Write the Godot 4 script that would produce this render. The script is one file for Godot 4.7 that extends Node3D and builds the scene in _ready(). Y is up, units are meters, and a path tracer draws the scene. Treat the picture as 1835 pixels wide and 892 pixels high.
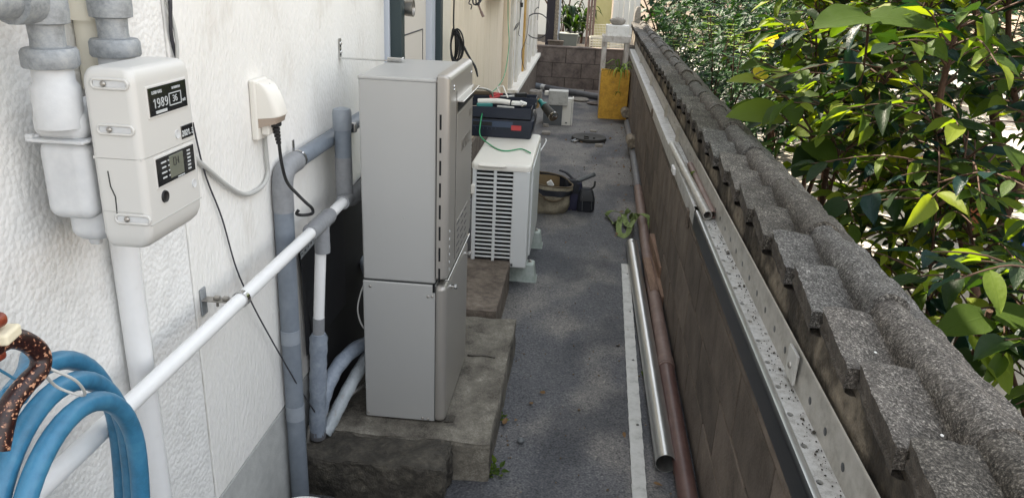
extends Node3D

# ---------- mesh helper: collects triangles with normals, uvs and colours ----------
class Geo:
	var v := PackedVector3Array()
	var n := PackedVector3Array()
	var u := PackedVector2Array()
	var c := PackedColorArray()

	func tri(a: Vector3, b: Vector3, c: Vector3, na: Vector3, nb: Vector3, nc: Vector3, ua := Vector2.ZERO, ub := Vector2.ZERO, uc := Vector2.ZERO) -> void:
		if (b - a).cross(c - a).dot(na + nb + nc) > 0.0:
			v.append_array(PackedVector3Array([a, c, b])); n.append_array(PackedVector3Array([na, nc, nb])); u.append_array(PackedVector2Array([ua, uc, ub]))
		else:
			v.append_array(PackedVector3Array([a, b, c])); n.append_array(PackedVector3Array([na, nb, nc])); u.append_array(PackedVector2Array([ua, ub, uc]))

	func flat(a: Vector3, b: Vector3, c: Vector3, out := Vector3.ZERO) -> void:
		var m := (b - a).cross(c - a).normalized()
		if out != Vector3.ZERO and m.dot(out) < 0.0: m = -m
		tri(a, b, c, m, m, m, Vector2(a.x, a.z), Vector2(b.x, b.z), Vector2(c.x, c.z))

	func quad(a: Vector3, b: Vector3, c: Vector3, d: Vector3, out := Vector3.ZERO) -> void:
		flat(a, b, c, out)
		flat(a, c, d, out)

	func patch(p: Array, cols: int, closed_u := false, flip := false) -> void:   # p: rows of points, smooth normals
		var rows: int = p.size()
		var nn := []
		for i in rows:
			var r := []
			for j in cols:
				var j0: int = j - 1
				var j1: int = j + 1
				if closed_u:
					j0 = (j0 + cols) % cols; j1 = j1 % cols
				else:
					j0 = maxi(j0, 0); j1 = mini(j1, cols - 1)
				var du: Vector3 = p[i][j1] - p[i][j0]
				var dv: Vector3 = p[mini(i + 1, rows - 1)][j] - p[maxi(i - 1, 0)][j]
				var m := du.cross(dv).normalized()
				r.append(-m if flip else m)
			nn.append(r)
		var last: int = cols if closed_u else cols - 1
		for i in rows - 1:
			for j in last:
				var k: int = (j + 1) % cols
				tri(p[i][j], p[i][k], p[i + 1][k], nn[i][j], nn[i][k], nn[i + 1][k], Vector2(j, i) / Vector2(cols, rows), Vector2(j + 1, i) / Vector2(cols, rows), Vector2(j + 1, i + 1) / Vector2(cols, rows))
				tri(p[i][j], p[i + 1][k], p[i + 1][j], nn[i][j], nn[i + 1][k], nn[i + 1][j], Vector2(j, i) / Vector2(cols, rows), Vector2(j + 1, i + 1) / Vector2(cols, rows), Vector2(j, i + 1) / Vector2(cols, rows))

	func box(c: Vector3, s: Vector3, b := Basis(), bev := 0.0) -> void:     # chamfered box
		var h := s / 2.0
		if bev <= 0.0:
			for ax in 3:
				for sg in [-1.0, 1.0]:
					var o := Vector3.ZERO; o[ax] = sg * h[ax]
					var p := Vector3.ZERO; p[(ax + 1) % 3] = h[(ax + 1) % 3]
					var q := Vector3.ZERO; q[(ax + 2) % 3] = h[(ax + 2) % 3]
					var nr := Vector3.ZERO; nr[ax] = sg
					quad(c + b * (o - p - q), c + b * (o + p - q), c + b * (o + p + q), c + b * (o - p + q), b * nr)
			return
		rbox(c, s, bev, 1, b)

	func rbox(c: Vector3, s: Vector3, r: float, seg := 2, b := Basis()) -> void:   # box with rounded edges, smooth
		var h := s / 2.0
		r = minf(r, minf(h.x, minf(h.y, h.z)) * 0.999)
		for ax in 3:
			var ay := (ax + 1) % 3
			var az := (ax + 2) % 3
			var ly := []
			var lz := []
			for i in seg + 1:
				var t := -tan((1.0 - float(i) / seg) * PI / 4.0)
				ly.append(-h[ay] + r + r * t); lz.append(-h[az] + r + r * t)
			for i in seg + 1:
				var t2 := tan((float(i) / seg) * PI / 4.0)
				ly.append(h[ay] - r + r * t2); lz.append(h[az] - r + r * t2)
			for sg in [-1.0, 1.0]:
				var pp := []
				var nn := []
				for i in ly.size():
					var rp := []
					var rn := []
					for j in lz.size():
						var p := Vector3.ZERO
						p[ax] = sg * h[ax]; p[ay] = ly[i]; p[az] = lz[j]
						var q := Vector3(clampf(p.x, -h.x + r, h.x - r), clampf(p.y, -h.y + r, h.y - r), clampf(p.z, -h.z + r, h.z - r))
						var d := (p - q).normalized()
						rp.append(c + b * (q + d * r)); rn.append((b * d).normalized())
					pp.append(rp); nn.append(rn)
				for i in ly.size() - 1:
					for j in lz.size() - 1:
						tri(pp[i][j], pp[i + 1][j], pp[i + 1][j + 1], nn[i][j], nn[i + 1][j], nn[i + 1][j + 1])
						tri(pp[i][j], pp[i + 1][j + 1], pp[i][j + 1], nn[i][j], nn[i + 1][j + 1], nn[i][j + 1])

	func tube(pts: Array, r, sides := 12, caps := true, flat_y := 1.0) -> void:    # pts: Vector3 list; r: float or list
		var cnt: int = pts.size()
		var t0: Vector3 = (pts[1] - pts[0]).normalized()
		var side := t0.cross(Vector3.UP)
		if side.length() < 0.05: side = t0.cross(Vector3.RIGHT)
		side = side.normalized()
		var rings := []
		for i in cnt:
			var t: Vector3 = (pts[mini(i + 1, cnt - 1)] - pts[maxi(i - 1, 0)]).normalized()
			side = (side - t * side.dot(t)).normalized()
			var up := side.cross(t)
			var rr: float = r[i] if r is Array or r is PackedFloat32Array else r
			var ring := []
			for j in sides:
				var a := TAU * j / sides
				ring.append([pts[i] + (side * cos(a) + up * sin(a) * flat_y) * rr, (side * cos(a) * flat_y + up * sin(a)).normalized()])
			rings.append(ring)
		for i in cnt - 1:
			for j in sides:
				var k: int = (j + 1) % sides
				var A = rings[i][j]; var B = rings[i][k]; var C = rings[i + 1][k]; var D = rings[i + 1][j]
				tri(A[0], B[0], C[0], A[1], B[1], C[1]); tri(A[0], C[0], D[0], A[1], C[1], D[1])
		if caps:
			for e in [0, cnt - 1]:
				var m: Vector3 = (pts[0] - pts[1]).normalized() if e == 0 else (pts[cnt - 1] - pts[cnt - 2]).normalized()
				for j in sides:
					tri(pts[e], rings[e][j][0], rings[e][(j + 1) % sides][0], m, m, m)

	func pipe(pts: Array, r: float, wall: float, sides := 20) -> void:   # open-ended hollow tube
		tube(pts, r, sides, false)
		tube(pts, r - wall, sides, false)
		var cnt: int = pts.size()
		for e in [0, cnt - 1]:
			var m: Vector3 = (pts[0] - pts[1]).normalized() if e == 0 else (pts[cnt - 1] - pts[cnt - 2]).normalized()
			var s := m.cross(Vector3.UP)
			if s.length() < 0.05: s = m.cross(Vector3.RIGHT)
			s = s.normalized()
			var w := s.cross(m)
			for j in sides:
				var a := TAU * j / sides
				var b := TAU * (j + 1) / sides
				var d1 := s * cos(a) + w * sin(a)
				var d2 := s * cos(b) + w * sin(b)
				quad(pts[e] + d1 * r, pts[e] + d2 * r, pts[e] + d2 * (r - wall), pts[e] + d1 * (r - wall), m)

	func lathe(prof: Array, xf: Transform3D, sides := 20, sharp := false) -> void:   # prof: Vector2(radius, y)
		for i in prof.size() - 1:
			var p0: Vector2 = prof[i]
			var p1: Vector2 = prof[i + 1]
			if p0.distance_to(p1) < 1e-6: continue
			var d := (p1 - p0).normalized()
			var nf := Vector2(d.y, -d.x)
			var n0 := nf
			var n1 := nf
			if not sharp:
				if i > 0:
					var e := (p0 - Vector2(prof[i - 1])).normalized()
					var f := Vector2(e.y, -e.x)
					if f.dot(nf) > 0.6: n0 = (f + nf).normalized()
				if i < prof.size() - 2:
					var e2 := (Vector2(prof[i + 2]) - p1).normalized()
					var f2 := Vector2(e2.y, -e2.x)
					if f2.dot(nf) > 0.6: n1 = (f2 + nf).normalized()
			for j in sides:
				var a := TAU * j / sides
				var b := TAU * (j + 1) / sides
				var A := xf * Vector3(p0.x * cos(a), p0.y, p0.x * sin(a))
				var B := xf * Vector3(p0.x * cos(b), p0.y, p0.x * sin(b))
				var C := xf * Vector3(p1.x * cos(b), p1.y, p1.x * sin(b))
				var D := xf * Vector3(p1.x * cos(a), p1.y, p1.x * sin(a))
				var bs := xf.basis.orthonormalized()
				var nA := bs * Vector3(n0.x * cos(a), n0.y, n0.x * sin(a))
				var nB := bs * Vector3(n0.x * cos(b), n0.y, n0.x * sin(b))
				var nC := bs * Vector3(n1.x * cos(b), n1.y, n1.x * sin(b))
				var nD := bs * Vector3(n1.x * cos(a), n1.y, n1.x * sin(a))
				if p0.x > 1e-6: tri(A, B, C, nA, nB, nC)
				if p1.x > 1e-6: tri(A, C, D, nA, nC, nD)

	func prism(poly: PackedVector2Array, xf: Transform3D, depth: float) -> void:   # polygon in XY, extruded along +Z
		var idx := Geometry2D.triangulate_polygon(poly)
		for k in range(0, idx.size(), 3):
			for z in [0.0, depth]:
				var a := xf * Vector3(poly[idx[k]].x, poly[idx[k]].y, z)
				var b := xf * Vector3(poly[idx[k + 1]].x, poly[idx[k + 1]].y, z)
				var c := xf * Vector3(poly[idx[k + 2]].x, poly[idx[k + 2]].y, z)
				flat(a, b, c, xf.basis * Vector3(0, 0, -1.0 if z == 0.0 else 1.0))
		var area := 0.0
		for i in poly.size():
			area += poly[i].cross(poly[(i + 1) % poly.size()])
		for i in poly.size():
			var p := poly[i]
			var q := poly[(i + 1) % poly.size()]
			var e := (q - p).normalized()
			var o := Vector2(e.y, -e.x) * (1.0 if area > 0.0 else -1.0)
			quad(xf * Vector3(p.x, p.y, 0), xf * Vector3(q.x, q.y, 0), xf * Vector3(q.x, q.y, depth), xf * Vector3(p.x, p.y, depth), xf.basis * Vector3(o.x, o.y, 0))

	func holed(xf: Transform3D, w: float, l: float, hx: float, hy: float, px := 0.0, thick := 0.004) -> void:  # plate w (x) by l (y) in XY facing +Z with an oval hole
		var k := 16
		for i in k:
			var a := TAU * i / k
			var b := TAU * (i + 1) / k
			var ring := []
			for t in [a, b]:
				var c := Vector2(cos(t), sin(t))
				var m := maxf(absf(c.x), absf(c.y))
				ring.append([Vector3(px + c.x * hx, c.y * hy, 0), Vector3(c.x / m * w / 2.0, c.y / m * l / 2.0, 0)])
			quad(xf * ring[0][0], xf * ring[1][0], xf * ring[1][1], xf * ring[0][1], xf.basis.z)
			quad(xf * ring[0][0], xf * ring[1][0], xf * (ring[1][0] + Vector3(0, 0, -thick)), xf * (ring[0][0] + Vector3(0, 0, -thick)), xf.basis * -Vector3(cos(a), sin(a), 0))

	func loft(rows: Array, xf := Transform3D(), seg := 4, cap0 := true, cap1 := true) -> void:   # rows: [y, width x, depth z, corner radius, (offset x), (offset z)]
		var pr := []
		for w in rows:
			var r: float = minf(w[3], minf(w[1], w[2]) * 0.499)
			var ox: float = w[4] if w.size() > 4 else 0.0
			var oz: float = w[5] if w.size() > 5 else 0.0
			var ring := []
			for q in 4:
				var sx: float = [1, -1, -1, 1][q]
				var sz: float = [1, 1, -1, -1][q]
				for i in seg + 1:
					var a := PI / 2 * (q + float(i) / seg)
					ring.append(xf * Vector3(ox + sx * (w[1] / 2.0 - r) + cos(a) * r, w[0], oz + sz * (w[2] / 2.0 - r) + sin(a) * r))
			pr.append(ring)
		var k: int = pr[0].size()
		patch(pr, k, true, true)
		for e in 2:
			if (e == 0 and not cap0) or (e == 1 and not cap1): continue
			var ring: Array = pr[0] if e == 0 else pr[pr.size() - 1]
			var c := Vector3.ZERO
			for p in ring: c += p
			c /= k
			for j in k:
				flat(c, ring[j], ring[(j + 1) % k], xf.basis.y * (-1.0 if e == 0 else 1.0))

	func mesh() -> ArrayMesh:
		var arr := []
		arr.resize(Mesh.ARRAY_MAX)
		arr[Mesh.ARRAY_VERTEX] = v
		arr[Mesh.ARRAY_NORMAL] = n
		arr[Mesh.ARRAY_TEX_UV] = u
		if c.size() == v.size(): arr[Mesh.ARRAY_COLOR] = c
		var m := ArrayMesh.new()
		m.add_surface_from_arrays(Mesh.PRIMITIVE_TRIANGLES, arr)
		return m

# ---------- naming and tagging ----------
var used := {}

func numbered(called: String) -> String:
	var k: int = used.get(called, 0)
	used[called] = k + 1
	return called if k == 0 else "%s_%03d" % [called, k]

func put(g, called: String, m: Material, parent: Node = null) -> MeshInstance3D:
	var o := MeshInstance3D.new()
	o.mesh = g.mesh() if g is Geo else g
	o.material_override = m
	if parent == null:
		o.name = numbered(called); add_child(o, true)
	else:
		var k: int = parent.get_meta("n_" + called, 0)
		parent.set_meta("n_" + called, k + 1)
		o.name = called if k == 0 else "%s_%03d" % [called, k]
		parent.add_child(o, true)
	return o

func tag(o: Node, label: String, category: String, group := "") -> Node:
	o.set_meta("label", label); o.set_meta("category", category)
	if group: o.set_meta("group", group)
	return o

func thing(called: String, label: String, category: String, group := "", at := Vector3.ZERO, turn := 0.0) -> Node3D:
	var o := Node3D.new()
	o.name = numbered(called)
	add_child(o, true)
	o.position = at
	o.rotation.y = turn
	tag(o, label, category, group)
	return o

func single(g, called: String, m: Material, label: String, category: String, group := "") -> MeshInstance3D:
	var o := put(g, called, m)
	tag(o, label, category, group)
	return o

func setting(g, called: String, m: Material) -> MeshInstance3D:
	var o := put(g, called, m)
	o.set_meta("kind", "structure")
	return o

func curve(pts: Array, steps := 6) -> Array:      # Catmull-Rom through the points
	var out := []
	var k := pts.size()
	for i in k - 1:
		var p0: Vector3 = pts[maxi(i - 1, 0)]
		var p1: Vector3 = pts[i]
		var p2: Vector3 = pts[i + 1]
		var p3: Vector3 = pts[mini(i + 2, k - 1)]
		for s in steps:
			out.append(p1.cubic_interpolate(p2, p0, p3, float(s) / steps))
	out.append(pts[k - 1])
	return out

func V(x: float, y: float, z: float) -> Vector3:
	return Vector3(x, y, z)

func fx(z: float) -> float:       # x of the alley-side face of the right-hand wall
	return 0.441 - 0.0092 * z

func along(axis: Vector3) -> Basis:   # basis whose y runs along axis
	var y := axis.normalized()
	var x := y.cross(Vector3(0, 0, 1))
	if x.length() < 0.05: x = y.cross(Vector3(1, 0, 0))
	x = x.normalized()
	return Basis(x, y, x.cross(y))

# ---------- procedural textures ----------
const S := 512
var nz := {}
var texs := {}

func base_noise() -> void:
	var specs := {"fine": [0.22, 2, 1], "grain": [0.09, 2, 2], "mid": [0.03, 3, 3], "blot": [0.009, 4, 4], "big": [0.005, 3, 5], "cell": [0.05, 1, 6], "pit": [0.02, 1, 7]}
	for k in specs:
		var f := FastNoiseLite.new()
		f.seed = specs[k][2] * 11
		f.frequency = specs[k][0]
		f.fractal_octaves = specs[k][1]
		f.noise_type = FastNoiseLite.TYPE_SIMPLEX_SMOOTH
		if k == "cell" or k == "pit":
			f.noise_type = FastNoiseLite.TYPE_CELLULAR
			f.cellular_return_type = FastNoiseLite.RETURN_DISTANCE
		var im := f.get_seamless_image(S, S)
		im.convert(Image.FORMAT_L8)
		nz[k] = im.get_data()

func field(w: Dictionary, sx := 1, sy := 1) -> PackedFloat32Array:    # weighted sum of noises about 0
	var out := PackedFloat32Array()
	out.resize(S * S)
	for k in w:
		var d: PackedByteArray = nz[k]
		var a: float = w[k] / 128.0
		for y in S:
			var row: int = ((y * sy) % S) * S
			var o: int = y * S
			if sx == 1:
				for x in S: out[o + x] += (d[row + x] - 128) * a
			else:
				for x in S: out[o + x] += (d[row + (x * sx) % S] - 128) * a
	return out

func ramp_tex(t: PackedFloat32Array, stops: Array) -> ImageTexture:   # stops: [position, Color(sRGB)] ...
	var g := Gradient.new()
	g.offsets = PackedFloat32Array(); g.colors = PackedColorArray()
	for s in stops:
		g.add_point(s[0], s[1])
	if g.get_point_count() > stops.size():
		g.remove_point(0)
	var lut := []
	for i in 256: 
		var c := g.sample(i / 255.0)
		lut.append([int(c.r * 255), int(c.g * 255), int(c.b * 255)])
	var b := PackedByteArray()
	b.resize(S * S * 3)
	for i in S * S:
		var l = lut[clampi(int((t[i] * 0.5 + 0.5) * 255), 0, 255)]
		b[i * 3] = l[0]; b[i * 3 + 1] = l[1]; b[i * 3 + 2] = l[2]
	return ImageTexture.create_from_image(Image.create_from_data(S, S, false, Image.FORMAT_RGB8, b))

func grey_tex(t: PackedFloat32Array, lo := 0.0, hi := 1.0) -> ImageTexture:
	var b := PackedByteArray()
	b.resize(S * S)
	for i in S * S:
		b[i] = clampi(int((lo + (hi - lo) * (t[i] * 0.5 + 0.5)) * 255), 0, 255)
	return ImageTexture.create_from_image(Image.create_from_data(S, S, false, Image.FORMAT_L8, b))

func C(hex: String) -> Color:
	return Color(hex)

func mat(col, rough := 0.6, metal := 0.0, o := {}) -> StandardMaterial3D:
	# col: Color or texture; o: tile (metres a texture spans), bump (texture), relief (cm), local (own axes), spec, back
	var m := StandardMaterial3D.new()
	if col is Color: m.albedo_color = col
	else: m.albedo_texture = col
	m.roughness = rough
	m.metallic = metal
	m.metallic_specular = o.get("spec", 0.5)
	if o.has("tile"):
		m.uv1_triplanar = true
		m.uv1_world_triplanar = not o.get("local", false)
		var t = o.tile
		m.uv1_scale = Vector3(1 / t.x, 1 / t.y, 1 / t.z) if t is Vector3 else Vector3.ONE / t
		m.uv1_triplanar_sharpness = 6.0
	if o.has("bump"):
		m.heightmap_enabled = true
		m.heightmap_texture = o.bump
		m.heightmap_scale = o.get("relief", 0.2)
	if o.has("rough"):
		m.roughness_texture = o.rough
		m.roughness_texture_channel = BaseMaterial3D.TEXTURE_CHANNEL_RED
		m.roughness = 1.0
	if o.has("coat"):
		m.clearcoat_enabled = true; m.clearcoat = o.coat; m.clearcoat_roughness = 0.15
	if o.has("back"):
		m.backlight_enabled = true; m.backlight = o.back
	return m

# ---------- materials ----------
var M := {}

func make_materials() -> void:
	base_noise()
	var h_stucco := grey_tex(field({"cell": -0.8, "fine": 0.2, "grain": 0.15}))
	var h_fine := grey_tex(field({"fine": 0.6, "grain": 0.45}))
	var h_rock := grey_tex(field({"blot": 0.6, "mid": 0.5, "grain": 0.35}))
	var h_agg := grey_tex(field({"fine": 0.55, "grain": 0.75, "mid": 0.3}))
	var h_soft := grey_tex(field({"blot": 0.6, "mid": 0.25}))
	var r_blot := grey_tex(field({"blot": 0.7, "mid": 0.4}), 0.25, 0.55)
	# render: off-white paint with faint grey weathering and a few rust coloured runs
	var t_stucco := ramp_tex(field({"big": 0.5, "blot": 0.3, "mid": 0.15}), [[0.0, C("d6d3cd")], [0.25, C("e2e1de")], [0.5, C("eae9e6")], [1.0, C("eeedea")]])
	M.stucco = mat(t_stucco, 0.85, 0.0, {"tile": 0.27, "bump": h_stucco, "relief": 0.24})
	M.stucco_fine = mat(ramp_tex(field({"big": 0.5, "blot": 0.35, "mid": 0.15}), [[0.0, C("c9bfb0")], [0.14, C("dad6cf")], [0.3, C("e7e5e0")], [1.0, C("efede9")]]), 0.85, 0.0, {"tile": Vector3(0.7, 1.6, 0.7), "bump": h_agg, "relief": 0.22})
	M.plinth = mat(ramp_tex(field({"blot": 0.39, "mid": 0.40, "fine": 0.2}), [[0.1, C("a5a6a4")], [0.9, C("c6c7c4")]]), 0.9, 0.0, {"tile": 0.8, "bump": h_fine, "relief": 0.06})
	M.alley = mat(ramp_tex(field({"blot": 0.20, "mid": 0.15, "fine": 0.85, "grain": 0.4}), [[0.03, C("3d3d3f")], [0.35, C("66676a")], [0.65, C("7d7d7e")], [0.9, C("9b9995")], [1.0, C("c4c0b8")]]), 0.78, 0.0, {"tile": 1.1, "bump": h_agg, "relief": 0.3})
	M.alley.vertex_color_use_as_albedo = true
	M.alley_pale = mat(ramp_tex(field({"blot": 0.50, "mid": 0.33, "fine": 0.3}), [[0.05, C("55544f")], [0.5, C("77746d")], [0.95, C("98938a")]]), 0.85, 0.0, {"tile": 0.9, "bump": h_agg, "relief": 0.16})
	M.pad = mat(ramp_tex(field({"big": 0.4, "blot": 0.45, "mid": 0.30, "fine": 0.4, "grain": 0.25}), [[0.05, C("332f29")], [0.3, C("57524a")], [0.6, C("6f6a60")], [0.85, C("8b867b")], [1.0, C("b5b0a3")]]), 0.92, 0.0, {"tile": 0.7, "bump": h_rock, "relief": 0.25})
	M.pad_brown = mat(ramp_tex(field({"blot": 0.44, "mid": 0.33, "fine": 0.4}), [[0.05, C("3e362f")], [0.5, C("6a5f55")], [0.95, C("948a7d")]]), 0.9, 0.0, {"tile": 0.6, "bump": h_agg, "relief": 0.15})
	M.stone = mat(ramp_tex(field({"blot": 0.45, "mid": 0.40, "fine": 0.4}), [[0.05, C("25221e")], [0.5, C("413d36")], [0.95, C("655f54")]]), 0.92, 0.0, {"tile": 0.35, "bump": h_rock, "relief": 0.6})
	M.coping = mat(ramp_tex(field({"fine": 0.75, "grain": 0.75, "mid": 0.35, "blot": 0.20}), [[0.08, C("2b2926")], [0.38, C("4c4946")], [0.65, C("6d6a67")], [0.97, C("b9b5af")]]), 0.95, 0.0, {"tile": 0.34, "bump": h_agg, "relief": 0.26})
	var t_block := ramp_tex(field({"big": 0.35, "blot": 0.40, "mid": 0.25, "fine": 0.3}), [[0.05, C("4b453d")], [0.4, C("69615a")], [0.7, C("787068")], [0.97, C("968e84")]])
	for i in 4:
		var mb := mat(t_block, 0.93, 0.0, {"tile": 0.9, "bump": h_agg, "relief": 0.12})
		mb.albedo_color = Color.from_hsv(0.08, 0.05, [1.0, 0.9, 0.95, 0.84][i])
		mb.uv1_offset = Vector3(i * 0.31, i * 0.17, i * 0.23)
		M["block%d" % i] = mb
	M.joint = mat(C("2a251f"), 0.95, 0.0, {"tile": 0.4, "bump": h_agg, "relief": 0.15})
	for i in 3:
		var mc: StandardMaterial3D = M.coping.duplicate()
		mc.albedo_color = [Color(1, 0.98, 0.95), Color(0.86, 0.84, 0.80), Color(0.95, 0.95, 0.94)][i]
		mc.uv1_offset = V(i * 0.37, i * 0.21, i * 0.43)
		M["coping%d" % i] = mc
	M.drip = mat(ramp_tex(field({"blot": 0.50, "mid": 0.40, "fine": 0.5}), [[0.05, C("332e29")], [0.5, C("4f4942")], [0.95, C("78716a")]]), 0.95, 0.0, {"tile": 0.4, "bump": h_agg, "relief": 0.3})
	M.dark_earth = mat(ramp_tex(field({"blot": 0.40, "mid": 0.40, "fine": 0.5}), [[0.05, C("221d17")], [0.95, C("4a3f33")]]), 0.95, 0.0, {"tile": 1.0, "bump": h_agg, "relief": 0.5})
	M.upper_wall = mat(ramp_tex(field({"big": 0.9, "blot": 0.55, "mid": 0.33, "fine": 0.25}), [[0.08, C("322d27")], [0.4, C("544d43")], [0.62, C("766d60")], [0.95, C("958b7b")]]), 0.95, 0.0, {"tile": 0.6, "bump": h_rock, "relief": 0.45})
	M.end_block = mat(ramp_tex(field({"big": 0.3, "blot": 0.40, "mid": 0.25, "fine": 0.25}), [[0.08, C("4b4440")], [0.4, C("6b615b")], [0.7, C("7f746d")], [0.97, C("9a9087")]]), 0.95, 0.0, {"tile": 0.7, "bump": h_agg, "relief": 0.15})
	M.heater = mat(C("b3b3b1"), 0.42, 0.35, {"tile": 0.3, "bump": h_fine, "relief": 0.006, "spec": 0.5})
	M.heater_front = mat(C("a39f99"), 0.36, 0.45, {"tile": 0.3, "bump": h_fine, "relief": 0.006})
	M.white_plastic = mat(C("c9c8c4"), 0.42, 0.0, {"tile": 0.5, "bump": h_fine, "relief": 0.006})
	M.ac_white = mat(C("d3d5d4"), 0.42, 0.0, {"tile": 0.5})
	M.ivory_plastic = mat(C("e3dfd6"), 0.4)
	M.meter_cast = mat(ramp_tex(field({"blot": 0.50, "mid": 0.30}), [[0.1, C("bcbec0")], [0.9, C("d2d3d3")]]), 0.55, 0.0, {"tile": 0.3, "bump": h_fine, "relief": 0.02})
	M.brown_plastic = mat(C("a39384"), 0.45)
	M.glass_black = mat(C("15171b"), 0.08, 0.0, {"coat": 1.0})
	M.lcd = mat(C("6d7064"), 0.15, 0.0, {"coat": 0.8})
	M.ink_white = mat(C("bcc0c0"), 0.5)
	M.ink_dark = mat(C("2b2d2c"), 0.5)
	M.galv = mat(ramp_tex(field({"blot": 0.44, "mid": 0.39, "grain": 0.2}), [[0.1, C("7c8083")], [0.5, C("9a9ea1")], [0.95, C("b4b6b6")]]), 0.6, 0.35, {"tile": 0.15, "bump": h_soft, "relief": 0.05})
	M.cream_pipe = mat(C("d8d3c3"), 0.6, 0.0, {"tile": 0.4, "bump": h_fine, "relief": 0.02})
	M.pvc_grey = mat(ramp_tex(field({"blot": 0.44, "mid": 0.30}), [[0.1, C("6b737d")], [0.9, C("828a93")]]), 0.45, 0.0, {"tile": 0.4})
	M.pvc_pale = mat(ramp_tex(field({"blot": 0.44, "mid": 0.30}), [[0.1, C("848b94")], [0.9, C("9aa1a8")]]), 0.5, 0.0, {"tile": 0.4})
	M.pvc_white = mat(ramp_tex(field({"blot": 0.45, "mid": 0.20, "fine": 0.05}), [[0.04, C("d2d1cd")], [0.3, C("e4e4e3")], [0.9, C("ebebeb")]]), 0.38, 0.0, {"tile": 0.3})
	M.tape = mat(ramp_tex(field({"blot": 0.39, "mid": 0.30}), [[0.1, C("7b7d80")], [0.9, C("939598")]]), 0.5, 0.0, {"tile": 0.2, "bump": h_soft, "relief": 0.1})
	M.wrap = mat(ramp_tex(field({"blot": 0.44, "mid": 0.40}), [[0.1, C("76808d")], [0.6, C("8e97a3")], [0.95, C("a3aab2")]]), 0.42, 0.0, {"tile": 0.25, "bump": h_soft, "relief": 0.25})
	M.wrap_pale = mat(ramp_tex(field({"blot": 0.55, "mid": 0.40}), [[0.05, C("8d7c6c")], [0.3, C("9aa1a5")], [0.95, C("b3b9bc")]]), 0.5, 0.0, {"tile": 0.25, "bump": h_soft, "relief": 0.25})
	M.steel = mat(ramp_tex(field({"blot": 0.40, "mid": 0.30, "fine": 0.1}), [[0.1, C("b0b0ad")], [0.9, C("d0d0cd")]]), 0.3, 0.85, {"tile": Vector3(0.2, 0.2, 1.5), "spec": 0.6})
	M.steel_dark = mat(C("46494d"), 0.3, 0.85, {"tile": Vector3(0.2, 0.2, 1.0), "bump": h_soft, "relief": 0.02})
	M.tray = mat(ramp_tex(field({"blot": 0.40, "mid": 0.40, "fine": 0.35, "grain": 0.2}), [[0.05, C("6d6862")], [0.25, C("a3a19c")], [0.5, C("bdbcb9")], [0.95, C("cfcfcd")]]), 0.5, 0.25, {"tile": 0.35})
	M.flange = mat(ramp_tex(field({"blot": 0.50, "mid": 0.40, "fine": 0.2}), [[0.05, C("8d8981")], [0.5, C("aca9a2")], [0.95, C("bdbab4")]]), 0.42, 0.3, {"tile": 0.4})
	M.chrome = mat(C("c9c9c8"), 0.14, 1.0)
	M.brushed = mat(C("a7a39d"), 0.34, 0.9)
	M.alu = mat(ramp_tex(field({"blot": 0.50, "mid": 0.33, "fine": 0.4}), [[0.05, C("8f8e89")], [0.4, C("b9b8b3")], [0.95, C("c9c8c4")]]), 0.55, 0.15, {"tile": 0.4, "bump": h_fine, "relief": 0.03})
	M.black = mat(C("17181a"), 0.5)
	M.void = mat(C("0d0e10"), 0.9)
	M.rubber = mat(C("232427"), 0.55)
	M.wire_grey = mat(C("b6b6b2"), 0.5)
	M.wire_dark = mat(C("34343a"), 0.5)
	M.wire_green = mat(C("2f8f5f"), 0.45)
	M.brown_pvc = mat(ramp_tex(field({"blot": 0.40, "mid": 0.20, "fine": 0.1}), [[0.05, C("4d3834")], [0.5, C("5f4742")], [0.95, C("725b55")]]), 0.42, 0.0, {"tile": 0.5})
	M.brown_dusty = mat(ramp_tex(field({"blot": 0.45, "mid": 0.25, "fine": 0.2}), [[0.05, C("6a564f")], [0.5, C("7d6860")], [0.95, C("93837b")]]), 0.55, 0.0, {"tile": 0.5})
	M.grey_pvc_dark = mat(ramp_tex(field({"blot": 0.50, "mid": 0.33}), [[0.05, C("56575b")], [0.95, C("7b7b7d")]]), 0.5, 0.0, {"tile": 0.4})
	M.hose = mat(ramp_tex(field({"blot": 0.44, "mid": 0.33, "fine": 0.15}), [[0.03, C("4b4c48")], [0.10, C("2c5f7a")], [0.5, C("397597")], [0.95, C("4f8aa6")]]), 0.38, 0.0, {"tile": 0.3, "bump": h_soft, "relief": 0.03})
	M.leopard = mat(ramp_tex(field({"mid": 0.91, "blot": 0.30}), [[0.0, C("1d1012")], [0.55, C("2c1614")], [0.66, C("4a221b")], [0.7, C("b98a6c")], [1.0, C("d8ab8a")]]), 0.35, 0.0, {"tile": 0.1})
	M.sponge = mat(C("dcd3b8"), 0.8)
	M.red_brown = mat(ramp_tex(field({"blot": 0.50, "mid": 0.39}), [[0.1, C("5b2318")], [0.6, C("86402b")], [0.95, C("c79b6a")]]), 0.4, 0.0, {"tile": 0.15})
	M.navy = mat(C("1c2331"), 0.45, 0.0, {"tile": 0.3, "bump": h_fine, "relief": 0.01})
	M.navy_light = mat(C("384458"), 0.45)
	M.red = mat(C("b03a3c"), 0.5)
	M.teal = mat(C("2f7d78"), 0.45)
	M.khaki = mat(ramp_tex(field({"blot": 0.35, "mid": 0.25, "fine": 0.4}), [[0.05, C("5d5647")], [0.5, C("8b8270")], [0.95, C("a89e8a")]]), 0.9, 0.0, {"tile": 0.25, "bump": h_fine, "relief": 0.05})
	M.khaki_dark = mat(C("5d5140"), 0.9, 0.0, {"tile": 0.2, "bump": h_fine, "relief": 0.05})
	M.tan_leather = mat(C("857254"), 0.8, 0.0, {"tile": 0.2, "bump": h_fine, "relief": 0.03})
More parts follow.
